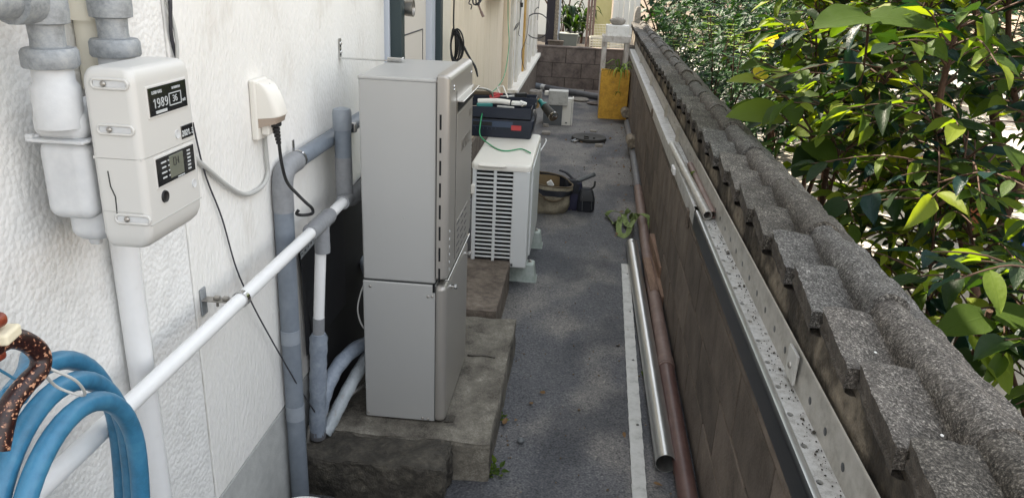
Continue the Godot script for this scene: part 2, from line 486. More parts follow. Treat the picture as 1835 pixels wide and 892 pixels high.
	M.black_cloth = mat(C("1d1f26"), 0.85, 0.0, {"tile": 0.15, "bump": h_fine, "relief": 0.05})
	M.purple_cloth = mat(C("2b2a40"), 0.8, 0.0, {"tile": 0.15, "bump": h_fine, "relief": 0.05})
	M.web_green = mat(ramp_tex(field({"blot": 0.44, "mid": 0.33, "fine": 0.5}), [[0.05, C("525f36")], [0.5, C("7c8d55")], [0.95, C("a3b07a")]]), 0.8, 0.0, {"tile": 0.2, "bump": h_fine, "relief": 0.04})
	M.wood = mat(ramp_tex(field({"big": 0.5, "mid": 0.4, "fine": 0.3}), [[0.05, C("5d483c")], [0.5, C("846a58")], [0.95, C("a58a78")]]), 0.8, 0.0, {"tile": Vector3(0.1, 0.1, 0.9), "bump": h_fine, "relief": 0.05})
	M.iron = mat(C("35332f"), 0.7, 0.1, {"tile": 0.2, "bump": h_agg, "relief": 0.06})
	M.crate_grey = mat(C("7d8078"), 0.6)
	M.dead_leaf = mat(C("6e5332"), 0.8)
	M.wood_grey = mat(ramp_tex(field({"big": 0.6, "mid": 0.39, "fine": 0.3}), [[0.05, C("5d554a")], [0.5, C("8a8070")], [0.95, C("a99e8c")]]), 0.85, 0.0, {"tile": Vector3(0.1, 0.1, 0.6), "bump": h_fine, "relief": 0.05})
	M.yellow_paint = mat(ramp_tex(field({"blot": 0.39, "mid": 0.33, "fine": 0.2}), [[0.10, C("8d8a90")], [0.22, C("8f8577")], [0.27, C("b98a2e")], [0.6, C("d6a53a")], [0.95, C("dcae4b")]]), 0.6, 0.0, {"tile": 0.45, "bump": h_soft, "relief": 0.05})
	M.siding = mat(ramp_tex(field({"blot": 0.44, "mid": 0.40, "fine": 0.1}), [[0.06, C("c2b39a")], [0.3, C("e4d5be")], [0.9, C("eddfca")]]), 0.7, 0.0, {"tile": Vector3(0.5, 2.2, 0.5)})
	M.beige_trim = mat(C("e4dccb"), 0.6)
	M.door = mat(C("d5cdc3"), 0.5)
	M.door_green = mat(C("2c3a3d"), 0.45)
	M.frame_blue = mat(C("b9bfc9"), 0.5)
	M.white_wood = mat(ramp_tex(field({"blot": 0.50, "mid": 0.39, "fine": 0.2}), [[0.1, C("b39a77")], [0.2, C("cfc8bb")], [0.5, C("dedad2")], [0.95, C("e4e1da")]]), 0.75, 0.0, {"tile": Vector3(0.3, 1.4, 0.3), "bump": h_fine, "relief": 0.04})
	M.rust_wood = mat(ramp_tex(field({"blot": 0.50, "mid": 0.33, "fine": 0.3}), [[0.1, C("a57c3c")], [0.5, C("c39c58")], [0.95, C("d6bd8a")]]), 0.8, 0.0, {"tile": Vector3(0.2, 0.9, 0.2), "bump": h_fine, "relief": 0.04})
	M.dark_wood = mat(C("26222a"), 0.6)
	M.earth = mat(ramp_tex(field({"blot": 0.44, "mid": 0.39, "fine": 0.6}), [[0.05, C("3b3226")], [0.5, C("655645")], [0.95, C("8d7c66")]]), 0.95, 0.0, {"tile": 1.3, "bump": h_agg, "relief": 0.5})
	M.yard = mat(ramp_tex(field({"blot": 0.44, "mid": 0.33, "fine": 0.4}), [[0.05, C("8f8a80")], [0.5, C("b5afa3")], [0.95, C("cac4b8")]]), 0.9, 0.0, {"tile": 1.5, "bump": h_agg, "relief": 0.2})
	M.house_beige = mat(ramp_tex(field({"blot": 0.39, "mid": 0.40}), [[0.05, C("b39f8e")], [0.95, C("c9b8a7")]]), 0.8, 0.0, {"tile": 1.5, "bump": h_fine, "relief": 0.05})
	M.olive_wall = mat(ramp_tex(field({"blot": 0.39, "mid": 0.30}), [[0.05, C("b5ad78")], [0.95, C("c8c08e")]]), 0.7, 0.0, {"tile": 1.0})
	M.pale_wall = mat(C("dadad6"), 0.7, 0.0, {"tile": 0.8, "bump": h_soft, "relief": 0.04})
	M.roof = mat(C("4a4c50"), 0.7, 0.0, {"tile": 0.8, "bump": h_soft, "relief": 0.2})
	M.foam = mat(ramp_tex(field({"blot": 0.44, "mid": 0.33, "fine": 0.3}), [[0.05, C("bdb9ae")], [0.4, C("e3e2dd")], [0.95, C("ecebe8")]]), 0.8, 0.0, {"tile": 0.4, "bump": h_fine, "relief": 0.04})
	M.post = mat(ramp_tex(field({"blot": 0.55, "mid": 0.39, "fine": 0.3}), [[0.08, C("77604e")], [0.2, C("a39a90")], [0.5, C("c0bbb4")], [0.95, C("d0ccc6")]]), 0.7, 0.0, {"tile": Vector3(0.3, 0.8, 0.3), "bump": h_fine, "relief": 0.04})
	M.terracotta = mat(C("9a5b3c"), 0.8)
	M.blue_plastic = mat(C("3d5fae"), 0.4)
	M.mint = mat(ramp_tex(field({"blot": 0.44, "mid": 0.33, "fine": 0.2}), [[0.05, C("7f8a82")], [0.5, C("a4ada6")], [0.95, C("b8beb9")]]), 0.6, 0.0, {"tile": 0.3})
	M.grey_box = mat(C("5b5e60"), 0.5)
	M.pebble = mat(ramp_tex(field({"blot": 0.50, "mid": 0.39, "fine": 0.4}), [[0.05, C("6d675f")], [0.5, C("8f8980")], [0.95, C("aaa49a")]]), 0.9, 0.0, {"tile": 0.25, "bump": h_rock, "relief": 0.3})
	M.ochre_stone = mat(ramp_tex(field({"blot": 0.50, "mid": 0.39, "fine": 0.4}), [[0.05, C("7a5f36")], [0.5, C("a88a58")], [0.95, C("bfa678")]]), 0.9, 0.0, {"tile": 0.25, "bump": h_rock, "relief": 0.3})
	M.bark = mat(ramp_tex(field({"blot": 0.33, "mid": 0.39, "fine": 0.4}), [[0.05, C("2f2119")], [0.5, C("4c362a")], [0.95, C("705542")]]), 0.9, 0.0, {"tile": Vector3(0.1, 0.3, 0.1), "bump": h_rock, "relief": 0.25})
	M.twig = mat(C("4a3428"), 0.8)
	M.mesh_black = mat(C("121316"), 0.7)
	# leaves: shades of the same few species, thin enough to let the sun through
	var greens := {"leaf_dark": ["1d2a1a", 0.45, Color(0.18, 0.28, 0.04)], "leaf_mid": ["33431a", 0.52, Color(0.34, 0.45, 0.06)], "leaf_blue": ["1a2c2a", 0.36, Color(0.08, 0.20, 0.05)],
		"leaf_light": ["4b5a20", 0.52, Color(0.52, 0.62, 0.08)], "leaf_lime": ["626d26", 0.52, Color(0.58, 0.64, 0.09)], "leaf_yellow": ["a89a2c", 0.5, Color(0.8, 0.7, 0.08)],
		"leaf_small": ["31502a", 0.4, Color(0.14, 0.24, 0.05)], "leaf_small_dark": ["1c301f", 0.4, Color(0.07, 0.14, 0.04)], "leaf_tip": ["8fa650", 0.38, Color(0.5, 0.6, 0.12)]}
	var lt := leaf_texture()
	for k in greens:
		M[k] = mat(C(greens[k][0]), greens[k][1], 0.0, {"back": greens[k][2], "spec": 0.24, "bump": lt, "relief": 0.35})

func leaf_texture() -> ImageTexture:      # rib, side veins and mottling; the tone itself is the material's
	var im := Image.create(128, 256, false, Image.FORMAT_RGB8)
	var f := FastNoiseLite.new(); f.seed = 6; f.frequency = 0.03; f.fractal_octaves = 3
	var f2 := FastNoiseLite.new(); f2.seed = 7; f2.frequency = 0.018
	for y in 256:
		for x in 128:
			var du := absf(x / 128.0 / 0.8 - 0.5)
			var k := 0.80 + 0.16 * f.get_noise_2d(x, y)
			var vein := absf(fposmod(y / 256.0 * 9.0 - du * 5.0, 1.0) - 0.5)
			if vein < 0.07: k += 0.10 * (1.0 - vein / 0.07)
			var c := Color(k, k, k * 0.96)
			if du < 0.018: c = c.lerp(Color(1.0, 1.0, 0.85), 0.75)
			var spot := f2.get_noise_2d(x + 300, y)
			if spot > 0.42: c = c.lerp(Color(0.75, 0.55, 0.38), minf((spot - 0.42) * 6.0, 0.7))
			im.set_pixel(x, y, c.clamp())
	return ImageTexture.create_from_image(im)

func text_mesh(s: String, size: float, mono := false, bold := true, deep := 0.0006) -> TextMesh:
	var t := TextMesh.new()
	var f := SystemFont.new()
	f.font_names = PackedStringArray(["Droid Sans Mono" if mono else "Droid Sans"])
	if bold and not mono: f.font_weight = 700
	t.font = f
	t.text = s
	t.font_size = 32
	t.pixel_size = size / 32.0
	t.depth = deep
	t.curve_step = 2.0
	return t

# ---------- the place ----------
func camera_and_light() -> void:
	var cam := Camera3D.new()
	cam.name = "camera"
	cam.transform = Transform3D(Basis(V(0.99449, 0.04097, -0.09651), V(-0.07138, 0.93876, -0.33710), V(0.07679, 0.34213, 0.93651)).orthonormalized(), V(0, 1.55, 0))
	cam.fov = 35.88
	cam.near = 0.05
	cam.far = 600.0
	add_child(cam)
	cam.current = true
	var sky := ProceduralSkyMaterial.new()
	sky.sky_top_color = Color(0.70, 0.72, 0.75)
	sky.sky_horizon_color = Color(0.92, 0.92, 0.91)
	sky.sky_curve = 0.18
	sky.ground_bottom_color = Color(0.35, 0.33, 0.30)
	sky.ground_horizon_color = Color(0.70, 0.72, 0.72)
	sky.sun_angle_max = 12.0
	var e := Environment.new()
	e.background_mode = Environment.BG_SKY
	e.sky = Sky.new()
	e.sky.sky_material = sky
	e.tonemap_mode = Environment.TONE_MAPPER_LINEAR
	e.tonemap_exposure = 4.1
	e.sdfgi_enabled = true
	e.ssao_enabled = true
	e.ssil_enabled = true
	var we := WorldEnvironment.new()
	we.name = "environment"
	we.environment = e
	add_child(we)
	var sun := DirectionalLight3D.new()
	sun.name = "sun"
	var to_sun := V(-0.45, 0.75, -0.48).normalized()
	sun.transform = Transform3D(Basis.looking_at(-to_sun, Vector3.UP), V(0, 8, 0))
	sun.light_energy = 1.3
	sun.light_color = Color(1.0, 0.95, 0.87)
	sun.light_angular_distance = 0.5
	sun.shadow_enabled = true
	add_child(sun)

func ground_and_house() -> void:
	var g := Geo.new()
	g.box(V(0, -0.15, 0), V(600, 0.2, 600))
	setting(g, "ground", M.earth)
	# the alley: one slab with slight sags
	var rng := RandomNumberGenerator.new()
	rng.seed = 5
	var f := FastNoiseLite.new()
	f.seed = 3; f.frequency = 0.9
	var rows := []
	for i in 300:
		var r := []
		var z := 1.5 - 12.4 * i / 299.0
		for j in 34:
			var x := -0.80 + (fx(z) + 0.83) * j / 33.0
			r.append(V(x, f.get_noise_2d(x * 1.5, z) * 0.006, z))
		rows.append(r)
	g = Geo.new()
	g.patch(rows, 34)
	# worn, dusty and oily areas of the old surface
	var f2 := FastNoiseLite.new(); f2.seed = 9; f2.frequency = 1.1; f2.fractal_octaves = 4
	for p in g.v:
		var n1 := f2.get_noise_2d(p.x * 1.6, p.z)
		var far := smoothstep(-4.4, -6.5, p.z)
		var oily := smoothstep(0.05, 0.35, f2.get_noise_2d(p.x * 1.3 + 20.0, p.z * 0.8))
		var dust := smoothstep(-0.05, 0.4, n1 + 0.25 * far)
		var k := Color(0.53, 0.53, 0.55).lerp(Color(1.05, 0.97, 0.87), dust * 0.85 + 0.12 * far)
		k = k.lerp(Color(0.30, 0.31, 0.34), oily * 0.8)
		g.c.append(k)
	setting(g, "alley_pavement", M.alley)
	g = Geo.new()
	g.box(V(5.2, -0.036, -6), V(8.4, 0.03, 26))
	setting(g, "garden_yard", M.yard)
	g = Geo.new()
	g.box(V(0.0, 0.2, -14.4), V(3.0, 0.4, 6.9))
	setting(g, "raised_back_yard", M.dark_earth)

	# the house on the left
	var h := thing("house", "low white rendered house along the whole left side of the alley", "house", "")
	g = Geo.new(); g.box(V(-2.9, 1.6, -5.0), V(4.2, 3.2, 13.0)); put(g, "wall_core", M.plinth, h)  # far end lengthened to keep the sun off the alley floor
	for s in [[1.5, -1.252], [-1.258, -1.427], [-1.433, -3.06]]:
		g = Geo.new()
		g.rbox(V(-0.795, 1.775, (s[0] + s[1]) / 2), V(0.01, 2.87, s[0] - s[1]), 0.004, 1)
		put(g, "wall_panel", M.stucco if s[1] > -1.43 else M.stucco_fine, h)
	g = Geo.new(); g.rbox(V(-0.798, 0.165, -0.78), V(0.01, 0.336, 4.56), 0.003, 1); put(g, "plinth", M.plinth, h)
	# roof and deep eave, out of view, shaped to shade the alley
	g = Geo.new()
	g.prism(PackedVector2Array([Vector2(-5.4, 3.2), Vector2(-0.42, 3.2), Vector2(-0.36, 3.12), Vector2(-0.36, 3.24), Vector2(-2.9, 4.45), Vector2(-5.4, 3.3)]), Transform3D(Basis(), V(0, 0, -11.6)), 13.3)
	put(g, "roof", M.roof, h)
	# side door between two dark green posts
	for z in [-3.115, -3.965]:
		g = Geo.new(); g.rbox(V(-0.765, 1.4, z), V(0.075, 2.8, 0.055), 0.004, 1); put(g, "door_post", M.door_green, h)
	g = Geo.new(); g.rbox(V(-0.79, 1.4, -3.075), V(0.035, 2.8, 0.018), 0.002, 1); put(g, "door_edging", M.frame_blue, h)
	var d := Node3D.new(); d.name = "door"; h.add_child(d, true)
	g = Geo.new(); g.rbox(V(-0.80, 1.15, -3.49), V(0.035, 2.3, 0.69), 0.004, 1); put(g, "door_leaf", M.door, d)
	for p in [[V(-0.7815, 1.262, -3.47), V(0.003, 0.006, 0.56)], [V(-0.7815, 0.75, -3.75), V(0.003, 1.02, 0.007)], [V(-0.7815, 0.75, -3.19), V(0.003, 1.02, 0.007)]]:
		g = Geo.new(); g.rbox(p[0], p[1], 0.001, 1); put(g, "panel_groove", M.wire_dark, d)
	g = Geo.new()
	g.lathe([Vector2(0, 0), Vector2(0.012, 0), Vector2(0.014, 0.02), Vector2(0.024, 0.03), Vector2(0.031, 0.055), Vector2(0.033, 0.082), Vector2(0.0335, 0.085), Vector2(0.030, 0.085), Vector2(0.028, 0.075), Vector2(0.0, 0.07)], Transform3D(Basis(V(0, 0, -1), V(1, 0, 0), V(0, -1, 0)), V(-0.783, 1.385, -3.17)), 28)
	put(g, "door_knob", M.brushed, d)
	g = Geo.new(); g.rbox(V(-0.775, 1.2, -3.885), V(0.04, 2.4, 0.10), 0.004, 1); put(g, "door_jamb", M.frame_blue, h)
	g = Geo.new(); g.rbox(V(-0.79, 1.6, -4.2), V(0.06, 3.2, 0.42), 0.004, 1); put(g, "cream_trim", M.beige_trim, h)
	# beige siding boards
	var z0 := -4.42
	for w in [0.44, 0.62, 0.42, 0.34, 0.5, 0.45]:
		g = Geo.new(); g.rbox(V(-0.775, 1.775, z0 - w / 2), V(0.03, 2.75, w - 0.012), 0.004, 1); put(g, "siding_board", M.siding, h)
		z0 -= w
	g = Geo.new(); g.box(V(-0.795, 1.775, -5.8), V(0.02, 2.7, 2.8)); put(g, "siding_backing", M.joint, h)
	g = Geo.new(); g.rbox(V(-0.77, 0.2, -5.8), V(0.06, 0.4, 2.8), 0.004, 1); put(g, "siding_plinth", M.pad_brown, h)
	g = Geo.new(); g.rbox(V(-0.735, 1.775, z0 - 0.04), V(0.07, 2.75, 0.07), 0.004, 1); put(g, "corner_board", M.siding, h)
	z0 -= 0.09
	# boarded window bay further along: posts, rusty strips and a sill
	g = Geo.new(); g.rbox(V(-0.72, 0.22, -9.35), V(0.14, 0.44, 4.3), 0.006, 1); put(g, "bay_plinth", M.pad_brown, h)
	g = Geo.new(); g.rbox(V(-0.70, 0.465, -9.26), V(0.19, 0.045, 4.06), 0.008, 2); put(g, "sill", M.white_wood, h)
	var posts := [[0.09, "white_wood", 0.02], [0.11, "rust_wood", 0.012], [0.30, "white_wood", 0.0], [0.10, "white_wood", 0.03], [0.75, "white_wood", 0.0], [0.09, "rust_wood", 0.02], [0.12, "white_wood", 0.045], [0.7, "white_wood", 0.005], [0.14, "white_wood", 0.03], [0.6, "white_wood", 0.0], [0.35, "white_wood", 0.03], [0.62, "white_wood", 0.0]]
	var zz := -7.28
	for p in posts:
		g = Geo.new(); g.rbox(V(-0.72 + p[2], 1.62, zz - p[0] / 2), V(0.06, 2.27, p[0] - 0.008), 0.004, 1)
		put(g, "bay_board", M[p[1]], h)
		zz -= p[0]
	g = Geo.new(); g.rbox(V(-0.66, 1.375, -6.45), V(0.10, 0.06, 1.1), 0.006, 1); put(g, "meter_shelf", M.wood, h)

func right_wall() -> void:
	var w := thing("block_wall", "old concrete block wall capped with rough tile shaped coping along the right side", "wall")
	var rng := RandomNumberGenerator.new()
	rng.seed = 11
	# face blocks in running bond; the courses are 0.2 m, the top course is cut
	var meshes := {}
	for hb in [0.192, 0.086]:
		for l in [0.392, 0.192]:
			var g := Geo.new(); g.rbox(Vector3.ZERO, V(0.05, hb + 0.001, l + 0.001), 0.004, 1); meshes[[hb, l]] = g.mesh()
	var turn := Basis(Vector3.UP, -atan(0.0092))
	for c in 4:
		var hb := 0.192 if c < 3 else 0.086
		var y := 0.1 + 0.2 * c if c < 3 else 0.645
		var z := 1.0 - (0.2 if c % 2 else 0.0)
		if c % 2:
			pass
		while z > -10.75:
			var o := put(meshes[[hb, 0.392]], "block", M["block%d" % rng.randi_range(0, 3)], w)
			o.transform = Transform3D(turn, V(fx(z - 0.2) + 0.025 + rng.randf_range(-0.001, 0.0015), y, z - 0.2))
			z -= 0.4
	var g := Geo.new()
	var a := [V(fx(1) + 0.006, 0, 1), V(fx(1) + 0.2, 0, 1), V(fx(-10.8) + 0.2, 0, -10.8), V(fx(-10.8) + 0.006, 0, -10.8)]
	var up := V(0, 0.69, 0)
	for i in 4:
		var p: Vector3 = a[i]; var q: Vector3 = a[(i + 1) % 4]
		g.quad(p, q, q + up, p + up, (p + q) / 2 - V(0.6, 0, -5))
	g.quad(a[0] + up, a[1] + up, a[2] + up, a[3] + up, Vector3.UP)
	put(g, "mortar", M.joint, w)
	# upper wall, a rough cast face
	var f := FastNoiseLite.new(); f.seed = 8; f.frequency = 3.0; f.fractal_octaves = 3
	g = Geo.new()
	for side in 2:
		var rows := []
		for i in 240:
			var z := 1.0 - 12.2 * i / 239.0
			var r := []
			for j in 14:
				var y := (0.66 if side == 0 else -0.1) + (0.222 if side == 0 else 0.978) * j / 13.0
				r.append(V(fx(z) + (0.082 if side == 0 else 0.29) + f.get_noise_3d(0, y * 2, z) * 0.008, y, z))
			rows.append(r)
		g.patch(rows, 14, false, side == 1)
	g.quad(V(fx(-11.2) + 0.08, 0.6, -11.2), V(fx(-11.2) + 0.29, 0.6, -11.2), V(fx(-11.2) + 0.29, 0.88, -11.2), V(fx(-11.2) + 0.08, 0.88, -11.2), V(0, 0, -1))
	put(g, "upper_wall", M.upper_wall, w)
	# coping: 0.48 m pieces, each with two sagging pans a side and a half-round ridge
	var tiles := []
	var edges := []
	for k in 5:
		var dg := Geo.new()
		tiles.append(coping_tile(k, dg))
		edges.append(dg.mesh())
	var z := 0.42
	var n := 0
	while z > -11.0:
		var o := put(tiles[(n * 3) % 5], "coping_tile", M["coping%d" % ((n * 2) % 3)], w)
		o.transform = Transform3D(turn, V(fx(z) + 0.003 * sin(n * 2.3), 0.937 + 0.004 * sin(n * 1.7), z))
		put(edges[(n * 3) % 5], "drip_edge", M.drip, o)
		z -= 0.484
		n += 1

func coping_chips() -> void:
	var rng := RandomNumberGenerator.new(); rng.seed = 44
	for i in 9:
		var z: float = [-0.98, -1.06, -1.2, -1.33, -1.5, -1.12, -1.75, -2.2, -0.93][i]
		var off: float = [0.1, 0.13, 0.19, 0.12, 0.11, 0.21, 0.12, 0.13, 0.09][i]
		var g := Geo.new()
		g.lathe([Vector2(0, 0), Vector2(0.5, 0.1), Vector2(0.42, 0.35), Vector2(0, 0.45)], Transform3D(Basis.from_euler(V(rng.randf() * 0.5, rng.randf() * 6, rng.randf() * 0.5)).scaled(V(1, 0.6, 1.4) * [0.008, 0.006, 0.007, 0.006, 0.005, 0.006, 0.007, 0.008, 0.012][i]), V(fx(z) + off, 0.9345 if off > 0.17 else 0.912, z)), 5, true)
		single(g, "stone_chip", M.foam, ["small pale chip on the near pan of the coping", "tiny pale chip beside the small one on the near coping", "pale chip lying on the coping's ridge, nearest of the ridge chips", "pale fleck on the second coping pan", "pale fleck on the third coping pan", "pale fleck on the ridge just past the near chip", "pale chip on the coping level with the square steel plate", "pale chip on the coping beside the thin shrub", "largest pale chip at the very near end of the coping"][i], "stone chip", "pale chips on the coping")

func coping_tile(k: int, drips: Geo) -> ArrayMesh:       # runs from z = 0 (near) to z = -0.484
	var f := FastNoiseLite.new(); f.seed = 20 + k; f.frequency = 26.0; f.fractal_octaves = 3
	var f2 := FastNoiseLite.new(); f2.seed = 40 + k; f2.frequency = 110.0
	var g := Geo.new()
	var L := 0.484
	var ridge := 0.203
	var N := 0
	for half in 2:
		var rows := []
		for i in 15:
			var fr := 1.0 - i / 14.0          # 1 at the near end of a pan, 0 at its far end
			var s := L * 0.5 * (half + (1.0 - fr))
			var edge := 0.138 + 0.012 * fr - 0.010 * smoothstep(0.1, 0.0, fr)
			var rr := 0.0365 + 0.004 * (1.0 - s / L) + (0.0045 if s < 0.034 else 0.0)
			var pan := func(dx: float, left: bool) -> float: return (-0.014 + 0.12 * (dx - rr) - (0.056 - 0.30 * (dx - rr)) * fr - 0.006 * smoothstep(0.08, 0.0, fr) if left else -0.018 - 0.020 * fr - 0.30 * (minf(dx, edge - 0.035) - rr)) - 0.005 * smoothstep(edge - 0.016, edge, dx)
			var r := []
			for q in 13:
				var dx: float = lerpf(edge, rr + 0.001, q / 12.0)
				r.append(V(ridge - dx, pan.call(dx, true), -s))
			var base := -0.026
			for q in 3: r.append(V(ridge - rr, lerpf(pan.call(rr, true), maxf(base, pan.call(rr, true)), (q + 1) / 3.0), -s))
			for q in 17:
				var a := PI * (1.0 - q / 16.0)
				var dx2 := cos(a) * rr
				r.append(V(ridge + dx2, maxf(base + sin(a) * rr, pan.call(absf(dx2), dx2 < 0)), -s))
			for q in 3: r.append(V(ridge + rr, lerpf(maxf(base, pan.call(rr, false)), pan.call(rr, false), (q + 1) / 3.0), -s))
			for q in 9:
				var dx3: float = lerpf(rr + 0.001, edge - 0.035, (q + 1) / 9.0)
				r.append(V(ridge + dx3, pan.call(dx3, false), -s))
			N = r.size()
			for q in N:
				var p: Vector3 = r[q]
				var d := f.get_noise_3dv(p) * 0.0036 + f2.get_noise_3dv(p) * 0.0011
				r[q] = p + V(d * 0.5, d, 0)
			rows.append(r)
		g.patch(rows, N)
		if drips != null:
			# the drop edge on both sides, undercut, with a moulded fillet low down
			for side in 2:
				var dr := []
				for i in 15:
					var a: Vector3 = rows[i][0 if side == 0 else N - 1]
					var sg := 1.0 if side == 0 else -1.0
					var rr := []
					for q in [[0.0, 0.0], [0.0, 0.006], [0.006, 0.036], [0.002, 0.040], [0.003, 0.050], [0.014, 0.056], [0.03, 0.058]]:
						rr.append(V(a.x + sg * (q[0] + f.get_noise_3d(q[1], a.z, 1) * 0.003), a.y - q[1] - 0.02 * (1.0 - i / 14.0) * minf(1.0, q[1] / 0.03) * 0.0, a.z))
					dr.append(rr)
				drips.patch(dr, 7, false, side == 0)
		for e in [0, 14]:
			var r2: Array = rows[e]
			for j in r2.size() - 1:
				var p: Vector3 = r2[j]; var q: Vector3 = r2[j + 1]
				g.quad(p, q, V(q.x, minf(q.y, -0.07), q.z), V(p.x, minf(p.y, -0.07), p.z), V(0, 0, 1.0 if e == 0 else -1.0))
	return g.mesh()

# ---------- gas meter and its pipes ----------
func cross_head(g: Geo, at: Vector3, axis: Vector3, r := 0.004) -> void:     # a small domed screw head
	g.lathe([Vector2(r, 0), Vector2(r, r * 0.3), Vector2(r * 0.7, r * 0.65), Vector2(0, r * 0.75)], Transform3D(along(axis), at), 10)

func gas_meter() -> void:
	var t := thing("gas_meter", "pale grey gas meter with digital windows hung between two pipes on the rendered wall", "gas meter", "", V(-0.67, 1.15, -1.06))
	var o := -t.position
	var g := Geo.new()
	# cast measuring body behind the cover: narrows towards its foot
	for s in [[1.185, 1.30, 0.0], [1.30, 1.345, 0.004]]:
		g.rbox(V(-0.718, (s[0] + s[1]) / 2, -1.068) + o, V(0.072 + s[2], s[1] - s[0], 0.17 + s[2]), 0.018, 3)
	g.rbox(V(-0.712, 1.175, -1.068) + o, V(0.058, 0.06, 0.13), 0.02, 3)
	g.rbox(V(-0.722, 1.155, -1.04) + o, V(0.018, 0.05, 0.012), 0.004, 1)
	g.rbox(V(-0.722, 1.155, -1.09) + o, V(0.018, 0.05, 0.012), 0.004, 1)
	put(g, "cast_body", M.meter_cast, t)
	g = Geo.new(); g.rbox(V(-0.718, 1.301, -1.068) + o, V(0.084, 0.006, 0.184), 0.003, 1)
	g.rbox(V(-0.757, 1.303, -0.985) + o, V(0.012, 0.012, 0.012), 0.003, 1)
	for z in [-0.99, -1.03, -1.07, -1.11]: cross_head(g, V(-0.752, 1.304, z) + o, V(0, 1, 0), 0.005)
	put(g, "flange", M.meter_cast, t)
	for z in [-0.992, -1.142]:
		g = Geo.new()
		g.lathe([Vector2(0.031, 1.32), Vector2(0.031, 1.375), Vector2(0.026, 1.382), Vector2(0.026, 1.40)], Transform3D(Basis(), V(-0.714, 0, z) + o), 24)
		put(g, "neck", M.meter_cast, t)
	# moulded cover in two halves
	var cx := Transform3D(Basis(), V(-0.637, 0, -1.066) + o)
	g = Geo.new(); g.loft([[1.2805, 0.074, 0.158, 0.011], [1.383, 0.074, 0.158, 0.012], [1.3925, 0.0715, 0.1555, 0.012], [1.399, 0.066, 0.150, 0.012], [1.4025, 0.058, 0.142, 0.011], [1.4035, 0.046, 0.130, 0.01]], cx, 6)
	var up := put(g, "upper_cover", M.white_plastic, t)
	g = Geo.new(); g.loft([[1.146, 0.046, 0.134, 0.01, -0.008], [1.148, 0.056, 0.146, 0.012, -0.006], [1.156, 0.066, 0.155, 0.012, -0.003], [1.168, 0.072, 0.158, 0.011, -0.001], [1.185, 0.074, 0.158, 0.011], [1.2795, 0.074, 0.158, 0.011]], cx, 6)
	g.box(V(-0.637, 1.28, -1.066) + o, V(0.070, 0.004, 0.154))
	var low := put(g, "lower_cover", M.white_plastic, t)
	# finger slots with their screws on the near side
	for s in [[-0.632, 1.383, up], [-0.632, 1.321, up], [-0.624, 1.193, low]]:
		g = Geo.new()
		var ring := []
		for i in 25:
			var a := TAU * i / 24.0
			ring.append(V(s[0] + 0.0195 * signf(cos(a)) * (1.0 if absf(cos(a)) > 0.01 else 0.0) + 0.0062 * cos(a), s[1] + 0.0062 * sin(a), -0.9862) + o)
		g.tube(ring, 0.0022, 6, false)
		put(g, "slot_lip", M.white_plastic, s[2])
		g = Geo.new(); g.rbox(V(s[0], s[1], -0.9865) + o, V(0.046, 0.0085, 0.0012), 0.0005, 1)
		put(g, "slot", M.meter_cast, s[2])
		g = Geo.new(); cross_head(g, V(s[0] - 0.008, s[1], -0.9850) + o, V(0, 0, 1), 0.0042)
		put(g, "screw", M.brushed, s[2])
	# hairline scratch in the side
	g = Geo.new(); g.tube([V(-0.652, 1.262, -0.9868) + o, V(-0.651, 1.24, -0.9866) + o, V(-0.646, 1.225, -0.9866) + o, V(-0.647, 1.20, -0.9868) + o], 0.0009, 6)
	put(g, "crack", M.ink_dark, low)
	# windows in the face
	var face := Basis(V(0, 0, -1), V(0, 1, 0), V(1, 0, 0))     # x runs along the wall away from the camera, z out of the wall
	for w in [[1.354, 0.040, -1.071, 0.106, up], [1.2535, 0.041, -1.073, 0.110, low]]:
		g = Geo.new(); g.rbox(V(-0.600, w[0], w[2]) + o, V(0.003, w[1] + 0.006, w[3] + 0.006), 0.0014, 1)
		put(g, "window_frame", M.white_plastic, w[4])
		g = Geo.new(); g.rbox(V(-0.5988, w[0], w[2]) + o, V(0.002, w[1], w[3]), 0.0008, 1)
		put(g, "window", M.glass_black, w[4])
	var words := [["LOW GAS", 0.0062, 1.3665, -1.040], ["N 0000124", 0.0048, 1.3665, -1.093], ["1989", 0.0172, 1.3505, -1.048], ["36", 0.0125, 1.3510, -1.088], ["m3", 0.006, 1.3455, -1.113]]
	for w in words:
		var l := put(text_mesh(w[0], w[1], w[0] == "1989" or w[0] == "36"), "lettering", M.ink_white, up)
		l.transform = Transform3D(face, V(-0.5974, w[2], w[3]) + o)
	g = Geo.new()
	for s in [[-1.0885, 1.3595, 0.034, 0.0014], [-1.0885, 1.3425, 0.034, 0.0014], [-1.0718, 1.351, 0.0014, 0.018], [-1.1052, 1.351, 0.0014, 0.018], [-1.048, 1.3385, 0.03, 0.004]]:
		g.box(V(-0.5974, s[1], s[0]) + o, V(0.0006, s[3], s[2]))
	put(g, "digit_frame", M.ink_white, up)
	g = Geo.new(); g.rbox(V(-0.5995, 1.2965, -1.116) + o, V(0.002, 0.020, 0.034), 0.0008, 1); put(g, "date_plate", M.glass_black, up)
	var l2 := put(text_mesh("2021. 3", 0.0125), "lettering", M.ink_white, up)
	l2.transform = Transform3D(face.scaled_local(V(0.85, 1, 1)), V(-0.5982, 1.295, -1.116) + o)
	g = Geo.new(); g.lathe([Vector2(0, 0.0006), Vector2(0.005, 0.0006), Vector2(0.0065, 0.0014), Vector2(0.0068, 0)], Transform3D(along(V(1, 0, 0)), V(-0.6002, 1.297, -1.088) + o), 16); put(g, "dimple", M.meter_cast, up)
	# liquid crystal window
	g = Geo.new(); g.rbox(V(-0.5978, 1.2545, -1.073) + o, V(0.0012, 0.033, 0.040), 0.0005, 1); put(g, "display", M.lcd, low)
	g = Geo.new()
